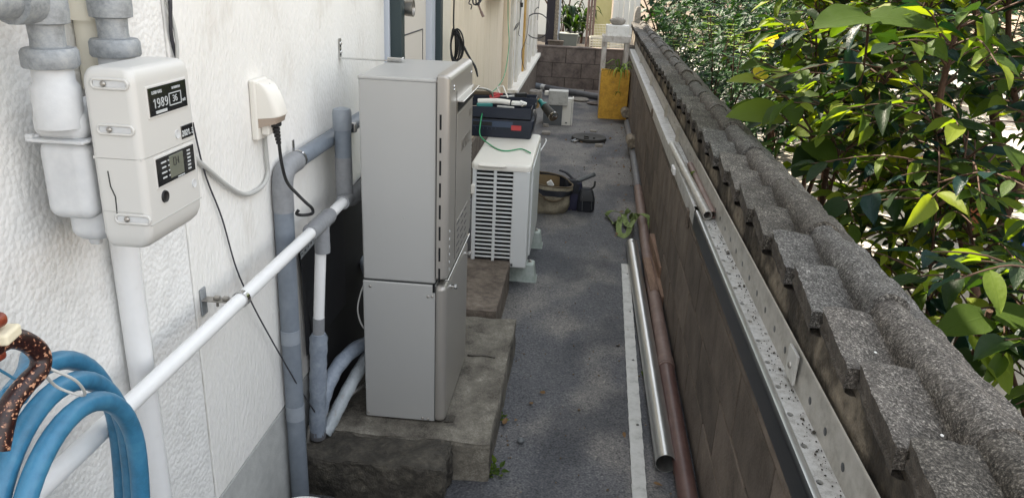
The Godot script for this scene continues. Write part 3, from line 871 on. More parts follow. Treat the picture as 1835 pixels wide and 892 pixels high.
	for i in 4: g.box(V(-0.5975, 1.266 - i * 0.0075, -1.037) + o, V(0.0006, 0.0022, 0.014 - 0.003 * (i % 2)))
	for i in 4: g.box(V(-0.5975, 1.266 - i * 0.0075, -1.0505) + o, V(0.0006, 0.002, 0.003))
	for i in 6: g.box(V(-0.5975, 1.268 - i * 0.0056, -1.110) + o, V(0.0006, 0.0024, 0.009))
	g.box(V(-0.5975, 1.2355, -1.083) + o, V(0.0006, 0.0016, 0.02))
	put(g, "legend_lines", M.ink_white, low)
	g = Geo.new()
	for i in 3: g.box(V(-0.597, 1.261, -1.064 - i * 0.007) + o, V(0.0005, 0.011, 0.0018))
	for i in 3: g.box(V(-0.597, 1.2665 - i * 0.0055, -1.0675 - 0.007 * (i % 2)) + o, V(0.0005, 0.0012, 0.006))
	put(g, "display_segments", M.ink_dark, low)
	g = Geo.new(); g.lathe([Vector2(0, 0.001), Vector2(0.006, 0.001), Vector2(0.0085, 0.003), Vector2(0.0095, 0)], Transform3D(along(V(1, 0, 0)), V(-0.6004, 1.2155, -1.034) + o), 18); put(g, "button", M.black, low)
	g = Geo.new(); g.lathe([Vector2(0, 0.0006), Vector2(0.005, 0.0006), Vector2(0.0065, 0.0014), Vector2(0.0068, 0)], Transform3D(along(V(1, 0, 0)), V(-0.6002, 1.212, -1.122) + o), 16); put(g, "dimple", M.meter_cast, low)
	g = Geo.new(); g.box(V(-0.5998, 1.1835, -1.066) + o, V(0.0008, 0.0012, 0.150)); g.box(V(-0.637, 1.203, -0.9866) + o, V(0.06, 0.0011, 0.0008)); put(g, "seam", M.wire_grey, low)

	for i in 2:
		var z: float = [-0.992, -1.142][i]
		var p := thing("gas_pipe", ["galvanised gas inlet pipe with an elbow and union nut above the meter's near neck", "galvanised gas outlet pipe with hexagonal union nut above the meter's far neck"][i], "gas pipe", "gas pipes above the meter", V(-0.714, 1.40, z))
		g = Geo.new(); g.lathe([Vector2(0.0, 0.0), Vector2(0.034, 0.0), Vector2(0.036, 0.003), Vector2(0.036, 0.021), Vector2(0.033, 0.026), Vector2(0.02, 0.027)], Transform3D(), 8 if i == 0 else 24)
		put(g, "union_nut", M.galv, p)
		g = Geo.new(); g.lathe([Vector2(0.0225, 0.02), Vector2(0.0215, 0.035), Vector2(0.0225, 0.062)], Transform3D(), 20); put(g, "pipe", M.galv, p)
		g = Geo.new(); g.lathe([Vector2(0.024, 0.056), Vector2(0.030, 0.058), Vector2(0.031, 0.07), Vector2(0.031, 0.115), Vector2(0.026, 0.12), Vector2(0.02, 0.3)], Transform3D(), 22)
		if i == 0:
			g.tube(curve([V(0, 0.085, 0), V(-0.002, 0.088, 0.03), V(-0.004, 0.088, 0.07), V(-0.006, 0.088, 0.5)], 4), 0.023, 18)
			g.tube([V(-0.001, 0.087, 0.022), V(-0.003, 0.088, 0.055)], 0.030, 18)
		put(g, "fitting", M.galv, p)

func wall_pipes() -> void:
	# painted downpipe
	var t := thing("downpipe", "white painted round downpipe running down the wall behind the gas meter", "downpipe", "", V(-0.764, 0, -1.172))
	var g := Geo.new(); g.tube([V(0, 0, 0), V(0, 1.36, 0)], 0.0222, 22); put(g, "pipe", M.pvc_white, t)
	g = Geo.new(); g.tube([V(0, 1.345, 0), V(0, 2.9, 0)], 0.027, 22); put(g, "upper_pipe", M.cream_pipe, t)
	g = Geo.new(); g.lathe([Vector2(0.0, 1.45), Vector2(0.035, 1.45), Vector2(0.035, 1.49), Vector2(0.0, 1.49)], Transform3D(), 22); put(g, "socket", M.cream_pipe, t)

	# white water pipe with its taped tee
	var cx := -0.701
	var cy := 0.858
	t = thing("water_pipe", "long white water pipe held off the wall, with a grey taped tee at its end", "water pipe", "", V(cx, cy, -1.46))
	var o := -t.position
	g = Geo.new(); g.tube([V(cx, cy - 0.004, -0.1) + o, V(cx, cy, -1.46) + o, V(cx, cy + 0.006, -2.22) + o], 0.0155, 20); put(g, "run", M.pvc_white, t)
	g = Geo.new()
	var tp := []
	var tr := []
	for i in 29:
		tp.append(V(cx, cy + 0.004, -1.895 - 0.006 * i) + o)
		tr.append(0.0225 + 0.0012 * sin(i * 1.1) - (0.002 if i == 0 or i == 28 else 0.0))
	g.tube(tp, tr, 20)
	tp = []; tr = []
	for i in 15:
		tp.append(V(cx, cy - 0.006 * i, -1.985) + o); tr.append(0.0215 + (0.0006 if i % 5 < 3 else 0.0))
	g.tube(tp, tr, 18)
	put(g, "taped_tee", M.tape, t)
	g = Geo.new(); g.tube([V(cx, cy, -1.985) + o, V(-0.722, 0.598, -1.992) + o, V(-0.727, 0.52, -1.993) + o], 0.0158, 18); put(g, "branch", M.pvc_white, t)
	g = Geo.new(); g.tube([V(-0.7245, 0.565, -1.9925) + o, V(-0.728, 0.505, -1.9935) + o], 0.0172, 18); put(g, "branch_tape", M.tape, t)
	g = Geo.new()
	tp = []; tr = []
	for i in 25:
		var f := i / 24.0
		tp.append(V(lerpf(-0.7275, -0.75, f), lerpf(0.513, 0.158, f), lerpf(-1.993, -2.003, f)) + o)
		tr.append(0.0258 + 0.0012 * sin(i * 2.1) + 0.0008 * sin(i * 0.7) - (0.006 if i == 0 else 0.0))
	g.tube(tp, tr, 20)
	put(g, "lagging", M.wrap, t)
	g = Geo.new(); g.lathe([Vector2(0, 0), Vector2(0.024, 0), Vector2(0.0265, 0.006), Vector2(0.026, 0.03), Vector2(0.02, 0.031)], Transform3D(Basis(), V(-0.7505, 0.142, -2.004) + o), 18); put(g, "lagging_end", M.grey_pvc_dark, t)

	# bracket of that pipe
	t = thing("pipe_bracket", "small steel bracket with a clip holding the white pipe off the wall", "bracket", "", V(-0.79, 0.85, -1.46))
	g = Geo.new(); g.rbox(V(0.003, -0.005, 0), V(0.004, 0.062, 0.024), 0.0015, 1); put(g, "wall_plate", M.galv, t)
	g = Geo.new(); g.rbox(V(0.038, 0.001, 0), V(0.07, 0.003, 0.024), 0.001, 1); put(g, "arm", M.brushed, t)
	g = Geo.new(); g.lathe([Vector2(0.0165, -0.007), Vector2(0.0185, -0.007), Vector2(0.0185, 0.007), Vector2(0.0165, 0.007)], Transform3D(along(V(0, 0, 1)), V(0.089, 0.008, 0)), 22); put(g, "clip", M.chrome, t)
	for x in [0.034, 0.054]:
		g = Geo.new(); g.rbox(V(x, 0.006, 0), V(0.013, 0.007, 0.012), 0.0015, 1); put(g, "nut", M.brushed, t)
	g = Geo.new(); g.tube([V(0.034, 0, 0), V(0.034, -0.014, 0)], 0.003, 8); put(g, "bolt", M.brushed, t)

	# grey drain: upright, elbow and the run that goes off behind the heater
	t = thing("drain_pipe", "thick grey drainpipe rising up the wall and turning level behind the heater", "drainpipe", "", V(-0.762, 0, -1.875))
	g = Geo.new(); g.tube([V(0, 0, 0.012), V(0, 0.55, 0.01), V(0, 1.0, 0)], 0.0258, 22); put(g, "upright", M.pvc_grey, t)
	for b in [[0.30, 0.345], [0.545, 0.585]]:
		g = Geo.new(); g.tube([V(0, b[0], 0.0115), V(0, b[1], 0.0105)], 0.0267, 22)
		put(g, "tape_band", M.pvc_pale, t)
	g = Geo.new(); g.tube(curve([V(0, 0.925, 0.001), V(0, 0.99, 0), V(0.0, 1.02, -0.012), V(0, 1.034, -0.04), V(0, 1.036, -0.105)], 5), 0.0272, 20); put(g, "elbow", M.tape, t)
	g = Geo.new(); g.tube([V(0, 1.036, -0.08), V(0, 1.04, -0.75)], 0.0235, 20); put(g, "level_run", M.pvc_grey, t)
	g = Geo.new(); g.lathe([Vector2(0.024, -0.006), Vector2(0.026, -0.006), Vector2(0.026, 0.006), Vector2(0.024, 0.006)], Transform3D(along(V(0, 0, 1)), V(0, 1.037, -0.118)), 20)
	g.rbox(V(-0.008, 1.075, -0.112), V(0.003, 0.034, 0.014), 0.001, 1)
	put(g, "clamp", M.chrome, t)

	# short capped riser
	t = thing("capped_riser", "short grey taped riser pipe with a blue grey cap beside the heater", "pipe stub", "", V(-0.714, 0.84, -2.245))
	g = Geo.new(); g.tube([V(0, 0.02, 0), V(0, 0.15, 0)], 0.0262, 20); put(g, "taped_length", M.tape, t)
	g = Geo.new(); g.tube([V(0, 0.14, 0), V(0.001, 0.245, 0)], 0.0255, 20); put(g, "pipe", M.pvc_grey, t)
	g = Geo.new(); g.lathe([Vector2(0.0255, 0.232), Vector2(0.028, 0.236), Vector2(0.0285, 0.285), Vector2(0.026, 0.296), Vector2(0.012, 0.3), Vector2(0, 0.3)], Transform3D(), 20); put(g, "cap", M.pvc_pale, t)
	g = Geo.new(); g.tube(curve([V(0, 0.05, 0), V(0.002, 0.022, -0.004), V(0.010, 0.012, -0.03), V(0.02, 0.018, -0.1), V(0.02, 0.02, -0.3)], 5), 0.0265, 18)
	g.tube([V(0.013, 0.023, 0.065), V(0.010, 0.02, 0.0)], 0.0215, 18)
	put(g, "taped_elbow", M.tape, t)
	g = Geo.new(); g.rbox(V(0.02, 0.235, -0.03), V(0.03, 0.03, 0.02), 0.005, 1); put(g, "side_outlet", M.chrome, t)

	# lagged pipes curling out of the heater
	g = Geo.new()
	var c := curve([V(-0.62, 0.30, -2.36), V(-0.675, 0.345, -2.26), V(-0.715, 0.335, -2.14), V(-0.733, 0.29, -2.05), V(-0.742, 0.23, -2.01)], 8)
	var rr := []
	for i in c.size(): rr.append(0.0235 + 0.001 * sin(i * 1.3))
	g.tube(c, rr, 18)
	single(g, "lagged_pipe", M.wrap, "thick blue grey lagged pipe arching from the heater into the white pipe's lagging", "lagged pipe", "lagged pipes below the heater")
	g = Geo.new()
	c = curve([V(-0.62, 0.34, -2.42), V(-0.665, 0.29, -2.27), V(-0.695, 0.235, -2.14), V(-0.722, 0.17, -2.05), V(-0.735, 0.147, -2.022)], 8)
	rr = []
	for i in c.size(): rr.append(0.0215 + 0.0009 * sin(i * 1.7))
	g.tube(c, rr, 18)
	single(g, "lagged_pipe", M.wrap_pale, "paler stained lagged pipe running straight down from the heater below the arched one", "lagged pipe", "lagged pipes below the heater")
	# bare stub behind the heater and its white wire
	g = Geo.new(); g.tube([V(-0.775, 0.515, -2.62), V(-0.655, 0.50, -2.36), V(-0.60, 0.492, -2.25)], 0.018, 16)
	single(g, "pipe_stub", M.pvc_pale, "pale grey pipe stub half hidden behind the heater's lower casing", "pipe stub")
	g = Geo.new(); g.tube(curve([V(-0.632, 0.63, -2.2), V(-0.655, 0.56, -2.18), V(-0.663, 0.50, -2.18), V(-0.645, 0.44, -2.19), V(-0.62, 0.41, -2.25)], 6), 0.0028, 8)
	single(g, "white_wire", M.wire_grey, "thin whitish wire looping out beside the heater's casing joint", "wire")
	# ribbed metal conduits
	for k in 2:
		var pts: Array = [[V(-0.60, 0.236, -2.32), V(-0.65, 0.231, -2.2), V(-0.69, 0.222, -2.12), V(-0.72, 0.19, -2.08), V(-0.745, 0.16, -2.09)], [V(-0.772, 0.19, -2.0), V(-0.777, 0.11, -1.975), V(-0.779, 0.03, -1.97), V(-0.779, 0.0, -1.97)]][k]
		c = curve(pts, 22)
		rr = []
		for i in c.size(): rr.append(0.0062 if i % 2 else 0.0075)
		g = Geo.new(); g.tube(c, rr, 10)
		var f := thing("flexible_conduit", ["thin ribbed metal conduit coming out under the heater's near corner", "ribbed metal conduit with a white end fitting between drainpipe and stone block"][k], "conduit", "ribbed metal conduits")
		put(g, "ribbed_tube", M.brushed, f)
		g = Geo.new(); g.lathe([Vector2(0, 0), Vector2(0.011, 0), Vector2(0.011, 0.03), Vector2(0.008, 0.034), Vector2(0, 0.034)], Transform3D(Basis(), [V(-0.746, 0.141, -2.09), V(-0.779, 0.002, -1.97)][k]), 12); put(g, "end_fitting", M.ivory_plastic, f)
	# black ground sheet hung against the wall
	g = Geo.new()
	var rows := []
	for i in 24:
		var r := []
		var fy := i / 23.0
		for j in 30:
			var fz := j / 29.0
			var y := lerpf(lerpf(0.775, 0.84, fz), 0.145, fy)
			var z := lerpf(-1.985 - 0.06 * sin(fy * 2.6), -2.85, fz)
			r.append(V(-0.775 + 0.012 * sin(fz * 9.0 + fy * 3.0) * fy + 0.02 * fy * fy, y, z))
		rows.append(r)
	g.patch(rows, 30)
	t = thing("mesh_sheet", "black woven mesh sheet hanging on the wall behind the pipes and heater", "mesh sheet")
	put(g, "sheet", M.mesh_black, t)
	# woven threads that catch the light
	g = Geo.new()
	for i in 110:
		var fz := i / 109.0
		var z := -2.0 - 0.4 * fz
		g.box(V(-0.771, 0.60, z), V(0.001, 0.34, 0.0012))
	for i in 92:
		g.box(V(-0.7705, 0.43 + 0.0038 * i, -2.2), V(0.001, 0.0011, 0.4))
	var th := put(g, "weave", M.rubber, t)
	th.set_meta("kind", "stuff")
	# perforated band that holds it
	var bt := thing("perforated_band", "galvanised perforated steel band nailed across the top of the black mesh sheet", "steel band")
	g = Geo.new()
	for i in 30:
		var z := -1.99 - 0.026 * i
		var ang := atan(0.075)
		g.holed(Transform3D(Basis(V(0, 0, -1), V(0, 1, 0), V(1, 0, 0)).rotated(V(1, 0, 0), ang), V(-0.763, 0.762 + 0.075 * 0.026 * i, z)), 0.026, 0.022, 0.0065, 0.0045, 0.0, 0.002)
	put(g, "band", M.galv, bt)

func wiring_on_wall() -> void:
	var t := thing("outlet_box", "white weatherproof socket with a sloping hood and brown underside on the rendered wall", "electrical outlet", "", V(-0.79, 1.132, -1.812))
	var g := Geo.new(); g.rbox(V(0.009, 0.073, 0), V(0.018, 0.146, 0.078), 0.006, 2); put(g, "back_box", M.ivory_plastic, t)
	g = Geo.new()
	var prof := [Vector2(0.016, 0.143), Vector2(0.030, 0.141), Vector2(0.044, 0.130), Vector2(0.056, 0.112), Vector2(0.066, 0.088), Vector2(0.072, 0.064), Vector2(0.070, 0.060)]
	var rows := []
	for p in prof:
		var r := []
		for j in 13:
			var a := PI * j / 12.0
			var w := 0.036
			var zz: float = -cos(a)
			var k: float = pow(absf(sin(a)), 0.35)
			r.append(V(0.016 + (p.x - 0.016) * k, p.y - 0.006 * (1.0 - k), -signf(zz) * pow(absf(zz), 0.6) * w))
		rows.append(r)
	g.patch(rows, 13)
	put(g, "hood", M.ivory_plastic, t)
	g = Geo.new()
	rows = []
	for y in [0.066, 0.044]:
		var r := []
		for j in 13:
			var a := PI * j / 12.0
			var k: float = pow(absf(sin(a)), 0.35)
			var zz: float = -cos(a)
			r.append(V(0.016 + (0.0545 if y > 0.05 else 0.046) * k, y - 0.012 * (1.0 - k), -signf(zz) * pow(absf(zz), 0.6) * 0.0355))
		rows.append(r)
	g.patch(rows, 13)
	g.rbox(V(0.034, 0.045, 0), V(0.05, 0.006, 0.064), 0.002, 1)
	put(g, "underside", M.brown_plastic, t)
	g = Geo.new(); g.rbox(V(0.028, 0.03, 0.004), V(0.02, 0.036, 0.04), 0.004, 1); put(g, "socket", M.ivory_plastic, t)
	g = Geo.new(); cross_head(g, V(0.036, 0.133, 0.0), V(0.5, 1, 0), 0.004); put(g, "screw", M.wire_grey, t)

	t = thing("power_cord", "black power cord hanging from the white outdoor socket to the taped tee", "power cord", "", V(-0.745, 1.167, -1.817))
	g = Geo.new()
	g.rbox(V(0, 0.006, 0), V(0.022, 0.024, 0.026), 0.005, 2)
	for i in 5: g.lathe([Vector2(0.0, 0), Vector2(0.0095 - 0.0008 * i, 0.0), Vector2(0.0095 - 0.0008 * i, 0.006), Vector2(0, 0.007)], Transform3D(Basis(), V(0.001 * i, -0.014 - 0.0085 * i, 0)), 12)
	put(g, "plug", M.black, t)
	g = Geo.new(); g.tube(curve([V(0.002, -0.01, 0), V(0.004, -0.05, -0.002), V(0.006, -0.10, -0.006), V(0.013, -0.15, -0.016), V(0.035, -0.185, -0.028), V(0.052, -0.207, -0.036), V(0.064, -0.225, -0.046), V(0.057, -0.245, -0.064), V(0.035, -0.25, -0.06), V(0.022, -0.243, -0.045), V(0.028, -0.232, -0.045)], 8), 0.0042, 10); put(g, "cord", M.black, t)

	g = Geo.new(); g.tube(curve([V(-0.782, 1.135, -1.832), V(-0.782, 1.08, -1.834), V(-0.782, 1.036, -1.834), V(-0.782, 1.014, -1.80), V(-0.782, 1.013, -1.73), V(-0.782, 1.03, -1.67), V(-0.782, 1.073, -1.596), V(-0.783, 1.15, -1.489), V(-0.787, 1.16, -1.475)], 8), 0.0054, 10)
	single(g, "grey_cable", M.wire_grey, "weathered grey sheathed cable looping from the white socket into the wall", "cable")
	g = Geo.new(); g.tube(curve([V(-0.784, 1.23, -1.486), V(-0.784, 1.117, -1.515), V(-0.783, 1.001, -1.570), V(-0.782, 0.863, -1.616), V(-0.77, 0.751, -1.660), V(-0.775, 0.596, -1.770), V(-0.745, 0.42, -1.85), V(-0.742, 0.28, -1.95), V(-0.745, 0.255, -1.972)], 8), 0.0021, 6)
	single(g, "thin_wire", M.wire_dark, "thin dark wire trailing down the wall past the white pipe to the lagging", "wire")
	t = thing("drop_cable", "two twisted dark cables running down the wall above the gas meter", "cable")
	for k in 2:
		var pts := []
		for i in 28:
			var f := i / 27.0
			pts.append(V(-0.781 + 0.004 * cos(f * 20.0 + k * PI), lerpf(1.9, 1.355, f), lerpf(-1.40, -1.446, f) + 0.005 * sin(f * 20.0 + k * PI)))
		g = Geo.new(); g.tube(pts, 0.0036, 8); put(g, "strand", M.wire_dark if k else M.wire_grey, t)

func hose_and_hook() -> void:
	# blue hose: four turns hanging from a hook outside the frame's left edge
	var pts := []
	var turns := 3.0
	var nn := 150
	for i in nn:
		var f := i / float(nn - 1)
		var a := -PI * 0.5 + f * TAU * turns
		var k := f * turns
		var rz := 0.160 - 0.010 * k + 0.004 * sin(k * 2.3)
		var ry := 0.212 - 0.020 * k
		pts.append(V(-0.682 + 0.030 * k + 0.006 * sin(a), 0.848 + ry * sin(a) * (1.0 if sin(a) > 0 else 1.7), -0.797 + 0.012 * k - rz * cos(a)))
	var t := thing("garden_hose", "coil of blue rubber garden hose hung in loops over the white pipe", "hose", "", V(-0.65, 0.6, -0.8))
	var loc := []
	for p in pts: loc.append(p - t.position)
	var g := Geo.new(); g.tube(loc, 0.0130, 16); put(g, "coil", M.hose, t)
	g = Geo.new(); g.tube(curve([V(-0.650, 1.046, -0.745) - t.position, V(-0.672, 1.046, -0.80) - t.position, V(-0.72, 1.03, -0.87) - t.position, V(-0.735, 1.005, -0.90) - t.position], 6), 0.0148, 16)
	put(g, "tail", M.hose, t)
	g = Geo.new(); g.tube(curve([V(-0.592, 1.10, -0.728), V(-0.575, 1.07, -0.752), V(-0.585, 1.035, -0.775), V(-0.61, 1.05, -0.765), V(-0.602, 1.09, -0.735)], 6).map(func(p): return p - t.position), 0.0019, 6)
	put(g, "tie", M.wire_grey, t)
	t = thing("hose_hook", "curved tortoiseshell patterned hook carrying the blue hose, with a pale wooden peg", "hook", "", V(-0.6, 1.1, -0.7))
	g = Geo.new()
	var hp := curve([V(-0.60, 1.040, -0.650), V(-0.598, 1.078, -0.672), V(-0.596, 1.092, -0.700), V(-0.595, 1.098, -0.722), V(-0.596, 1.112, -0.730), V(-0.598, 1.130, -0.722), V(-0.60, 1.146, -0.705), V(-0.602, 1.152, -0.685), V(-0.60, 1.15, -0.64)], 8)
	g.tube(hp.map(func(p): return p - t.position), 0.0115, 14)
	put(g, "hook_strap", M.leopard, t)
	g = Geo.new(); g.rbox(V(0.006, 0.062, 0.016), V(0.02, 0.014, 0.032), 0.004, 2, Basis(V(0, 1, 0), 0.2)); put(g, "peg", M.sponge, t)
	g = Geo.new(); g.rbox(V(0.0, 0.080, 0.030), V(0.022, 0.016, 0.04), 0.007, 3); g.rbox(V(0.0, 0.042, 0.034), V(0.016, 0.012, 0.03), 0.005, 3); put(g, "knob", M.red_brown, t)
	g = Geo.new(); g.tube([V(-0.602, 1.128, -0.672) - t.position, V(-0.604, 1.096, -0.700) - t.position], 0.0016, 6); put(g, "blue_string", M.hose, t)

# ---------- water heater ----------
func water_heater() -> void:
	var t := thing("water_heater", "tall silver grey gas water heater with slotted front cover standing on the concrete pad", "water heater", "", V(-0.51, 0.142, -2.37))
	var o := -t.position
	var g := Geo.new(); g.rbox(V(-0.521, 0.942, -2.37) + o, V(0.226, 0.620, 0.44), 0.006, 3)
	g.rbox(V(-0.521, 1.246, -2.37) + o, V(0.230, 0.014, 0.444), 0.006, 2)
	put(g, "upper_casing", M.heater, t)
	g = Geo.new(); g.rbox(V(-0.521, 0.386, -2.37) + o, V(0.230, 0.484, 0.444), 0.004, 2); put(g, "lower_casing", M.heater, t)
	g = Geo.new(); g.box(V(-0.52, 0.630, -2.37) + o, V(0.222, 0.006, 0.436)); put(g, "joint", M.ink_dark, t)
	# front cover, proud of the casing with a shadow gap
	g = Geo.new(); g.rbox(V(-0.406, 0.955, -2.37) + o, V(0.006, 0.604, 0.434), 0.002, 1); put(g, "shadow_gap", M.ink_dark, t)
	var fx_ := Transform3D(Basis(V(0, 1, 0), V(1, 0, 0), V(0, 0, -1)), V(0, 0.957, -2.368) + o)
	g = Geo.new(); g.loft([[-0.4045, 0.616, 0.452, 0.008], [-0.387, 0.616, 0.452, 0.008], [-0.3795, 0.613, 0.449, 0.009], [-0.3735, 0.606, 0.442, 0.010], [-0.3705, 0.596, 0.432, 0.010], [-0.3690, 0.584, 0.420, 0.010]], fx_, 4)
	var fc := put(g, "front_cover", M.heater_front, t)
	for i in 8:
		g = Geo.new(); g.rbox(V(-0.3945, 1.133 - 0.0668 * i, -2.1424) + o, V(0.0062, 0.044, 0.002), 0.0009, 1); put(g, "vent_slot", M.void, fc)
	# exhaust mouth
	g = Geo.new(); g.rbox(V(-0.371, 1.157, -2.435) + o, V(0.008, 0.046, 0.345), 0.003, 2); put(g, "exhaust_frame", M.brushed, fc)
	g = Geo.new(); g.box(V(-0.3665, 1.157, -2.435) + o, V(0.001, 0.030, 0.325)); put(g, "exhaust_mouth", M.void, fc)
	g = Geo.new(); g.rbox(V(-0.360, 1.174, -2.435) + o, V(0.026, 0.005, 0.335), 0.002, 1); put(g, "exhaust_hood", M.chrome, fc)
	g = Geo.new(); g.rbox(V(-0.3685, 0.905, -2.425) + o, V(0.003, 0.46, 0.315), 0.0014, 1); put(g, "face_panel", M.heater_front, fc)
	g = Geo.new(); g.box(V(-0.3684, 0.94, -2.262) + o, V(0.0012, 0.53, 0.0016)); put(g, "panel_line", M.ink_dark, fc)
	g = Geo.new(); g.rbox(V(-0.3665, 0.735, -2.40) + o, V(0.001, 0.12, 0.23), 0.0004, 1); put(g, "warning_label", M.heater_front, fc)
	g = Geo.new()
	for i in 5:
		for j in 3:
			g.box(V(-0.3656, 0.785 - 0.024 * i, -2.31 - 0.075 * j) + o, V(0.0005, 0.004, 0.055 - 0.008 * ((i + j) % 3)))
	put(g, "label_print", M.wire_dark, fc)
	var face := Basis(V(0, 0, -1), V(0, 1, 0), V(1, 0, 0))
	var l := put(text_mesh("NORITZ", 0.05, false, true, 0.0008), "lettering", M.brushed, fc)
	l.transform = Transform3D(face, V(-0.3663, 1.02, -2.445) + o)
	var l2 := put(text_mesh("ECO", 0.03, false, true, 0.0008), "lettering", M.brushed, fc)
	l2.transform = Transform3D(face, V(-0.3663, 1.10, -2.53) + o)
	for i in 6:
		g = Geo.new(); g.rbox(V(-0.3684, 0.80 - 0.0245 * i, -2.168) + o, V(0.002, 0.008, 0.004), 0.0009, 1); put(g, "drip_notch", M.ink_white, fc)
	for i in 20:
		g = Geo.new(); g.rbox(V(-0.369, 0.98 - 0.0135 * i, -2.585) + o, V(0.004, 0.007, 0.005), 0.0014, 1); put(g, "drip_notch", M.ink_white, fc)
	g = Geo.new(); g.rbox(V(-0.3725, 0.6475, -2.37) + o, V(0.012, 0.006, 0.45), 0.002, 1); put(g, "bottom_lip", M.chrome, fc)  # bright strip painted in for the highlight along the bottom edge
	for p in [V(-0.3685, 1.226, -2.21), V(-0.3685, 1.216, -2.213), V(-0.3685, 1.226, -2.55)]:
		g = Geo.new(); cross_head(g, p + o, V(1, 0, 0), 0.0045); put(g, "screw", M.chrome, fc)
	# lower front
	g = Geo.new(); g.rbox(V(-0.392, 0.386, -2.368) + o, V(0.040, 0.484, 0.450), 0.018, 5); var lf := put(g, "lower_front", M.heater_front, t)
	g = Geo.new(); g.box(V(-0.4065, 0.386, -2.1478) + o, V(0.002, 0.48, 0.001)); put(g, "panel_line", M.ink_dark, lf)
	g = Geo.new(); g.rbox(V(-0.412, 0.618, -2.1475) + o, V(0.008, 0.03, 0.002), 0.0008, 1); put(g, "notch", M.void, lf)
	g = Geo.new(); g.lathe([Vector2(0, 0), Vector2(0.006, 0), Vector2(0.006, 0.012), Vector2(0.009, 0.013), Vector2(0.009, 0.02), Vector2(0, 0.021)], Transform3D(along(V(1, 0, 0)), V(-0.3725, 0.597, -2.225) + o), 12); put(g, "thumbscrew", M.chrome, lf)
	g = Geo.new(); g.lathe([Vector2(0, 0), Vector2(0.006, 0), Vector2(0.006, 0.012), Vector2(0.009, 0.013), Vector2(0.009, 0.02), Vector2(0, 0.021)], Transform3D(along(V(1, 0, 0)), V(-0.3725, 0.597, -2.53) + o), 12); put(g, "thumbscrew", M.chrome, lf)
	for p in [V(-0.612, 0.610, -2.148), V(-0.430, 0.589, -2.148), V(-0.417, 0.590, -2.148), V(-0.628, 0.158, -2.148), V(-0.447, 0.154, -2.148), V(-0.428, 0.152, -2.148)]:
		g = Geo.new(); cross_head(g, p + o, V(0, 0, 1), 0.0045); put(g, "screw", M.brushed, t)
	for p in [V(-0.592, 0.842, -2.1495), V(-0.504, 0.838, -2.1495)]:
		g = Geo.new(); cross_head(g, p + o, V(0, 0, 1), 0.0022); put(g, "rivet", M.heater, t)
	for x in [-0.60, -0.42]:
		for z in [-2.2, -2.54]:
			g = Geo.new(); g.rbox(V(x, 0.142, z) + o, V(0.03, 0.01, 0.03), 0.002, 1); put(g, "foot", M.brushed, t)

	t = thing("stay_bracket", "slim stainless bracket tying the top of the heater to the wall", "bracket", "", V(-0.79, 1.253, -2.48))
	g = Geo.new(); g.rbox(V(0.003, 0.033, 0.0), V(0.003, 0.066, 0.022), 0.001, 1); put(g, "wall_plate", M.steel, t)
	g = Geo.new()
	for y in [0.022, 0.048]: g.rbox(V(0.0046, y, 0.0), V(0.001, 0.018, 0.01), 0.0004, 1)
	put(g, "slot", M.void, t)
	g = Geo.new()
	for y in [0.022, 0.050]: cross_head(g, V(0.005, y, 0), V(1, 0, 0), 0.006)
	put(g, "bolt", M.chrome, t)
	g = Geo.new(); g.rbox(V(0.10, 0.004, 0.0), V(0.195, 0.004, 0.022), 0.0015, 1); put(g, "arm", M.chrome, t)
	g = Geo.new(); g.rbox(V(0.185, 0.010, 0.0), V(0.05, 0.012, 0.026), 0.003, 1); put(g, "end_clip", M.chrome, t)

	# concrete pads and the rough stone
	var f := FastNoiseLite.new(); f.seed = 77; f.frequency = 7.0; f.fractal_octaves = 3
	g = slab(V(-0.79, 0, -2.05), V(-0.212, 0.14, -2.985), f, 0.006, 40)
	single(g, "concrete_pad", M.pad, "stained concrete pad carrying the grey water heater", "concrete pad", "concrete pads along the house")
	g = Geo.new(); g.tube(curve([V(-0.37, 0.141, -2.63), V(-0.34, 0.142, -2.625), V(-0.30, 0.142, -2.63), V(-0.262, 0.142, -2.622)], 4), 0.0035, 5); g.rbox(V(-0.36, 0.142, -2.175), V(0.03, 0.004, 0.04), 0.001, 1)
	single(g, "mortar_smear", M.stone, "dark crack of mortar running across the heater's concrete pad", "mortar")
	g = slab(V(-0.79, 0, -3.03), V(-0.305, 0.148, -3.67), f, 0.003, 20)
	single(g, "concrete_pad", M.pad_brown, "brown stained concrete pad between the heater's pad and the air conditioner", "concrete pad", "concrete pads along the house")
	g = slab(V(-0.772, 0, -1.90), V(-0.332, 0.142, -2.045), f, 0.015, 34)
	single(g, "stone_block", M.stone, "rough split faced dark stone block set against the front of the pad", "stone block")

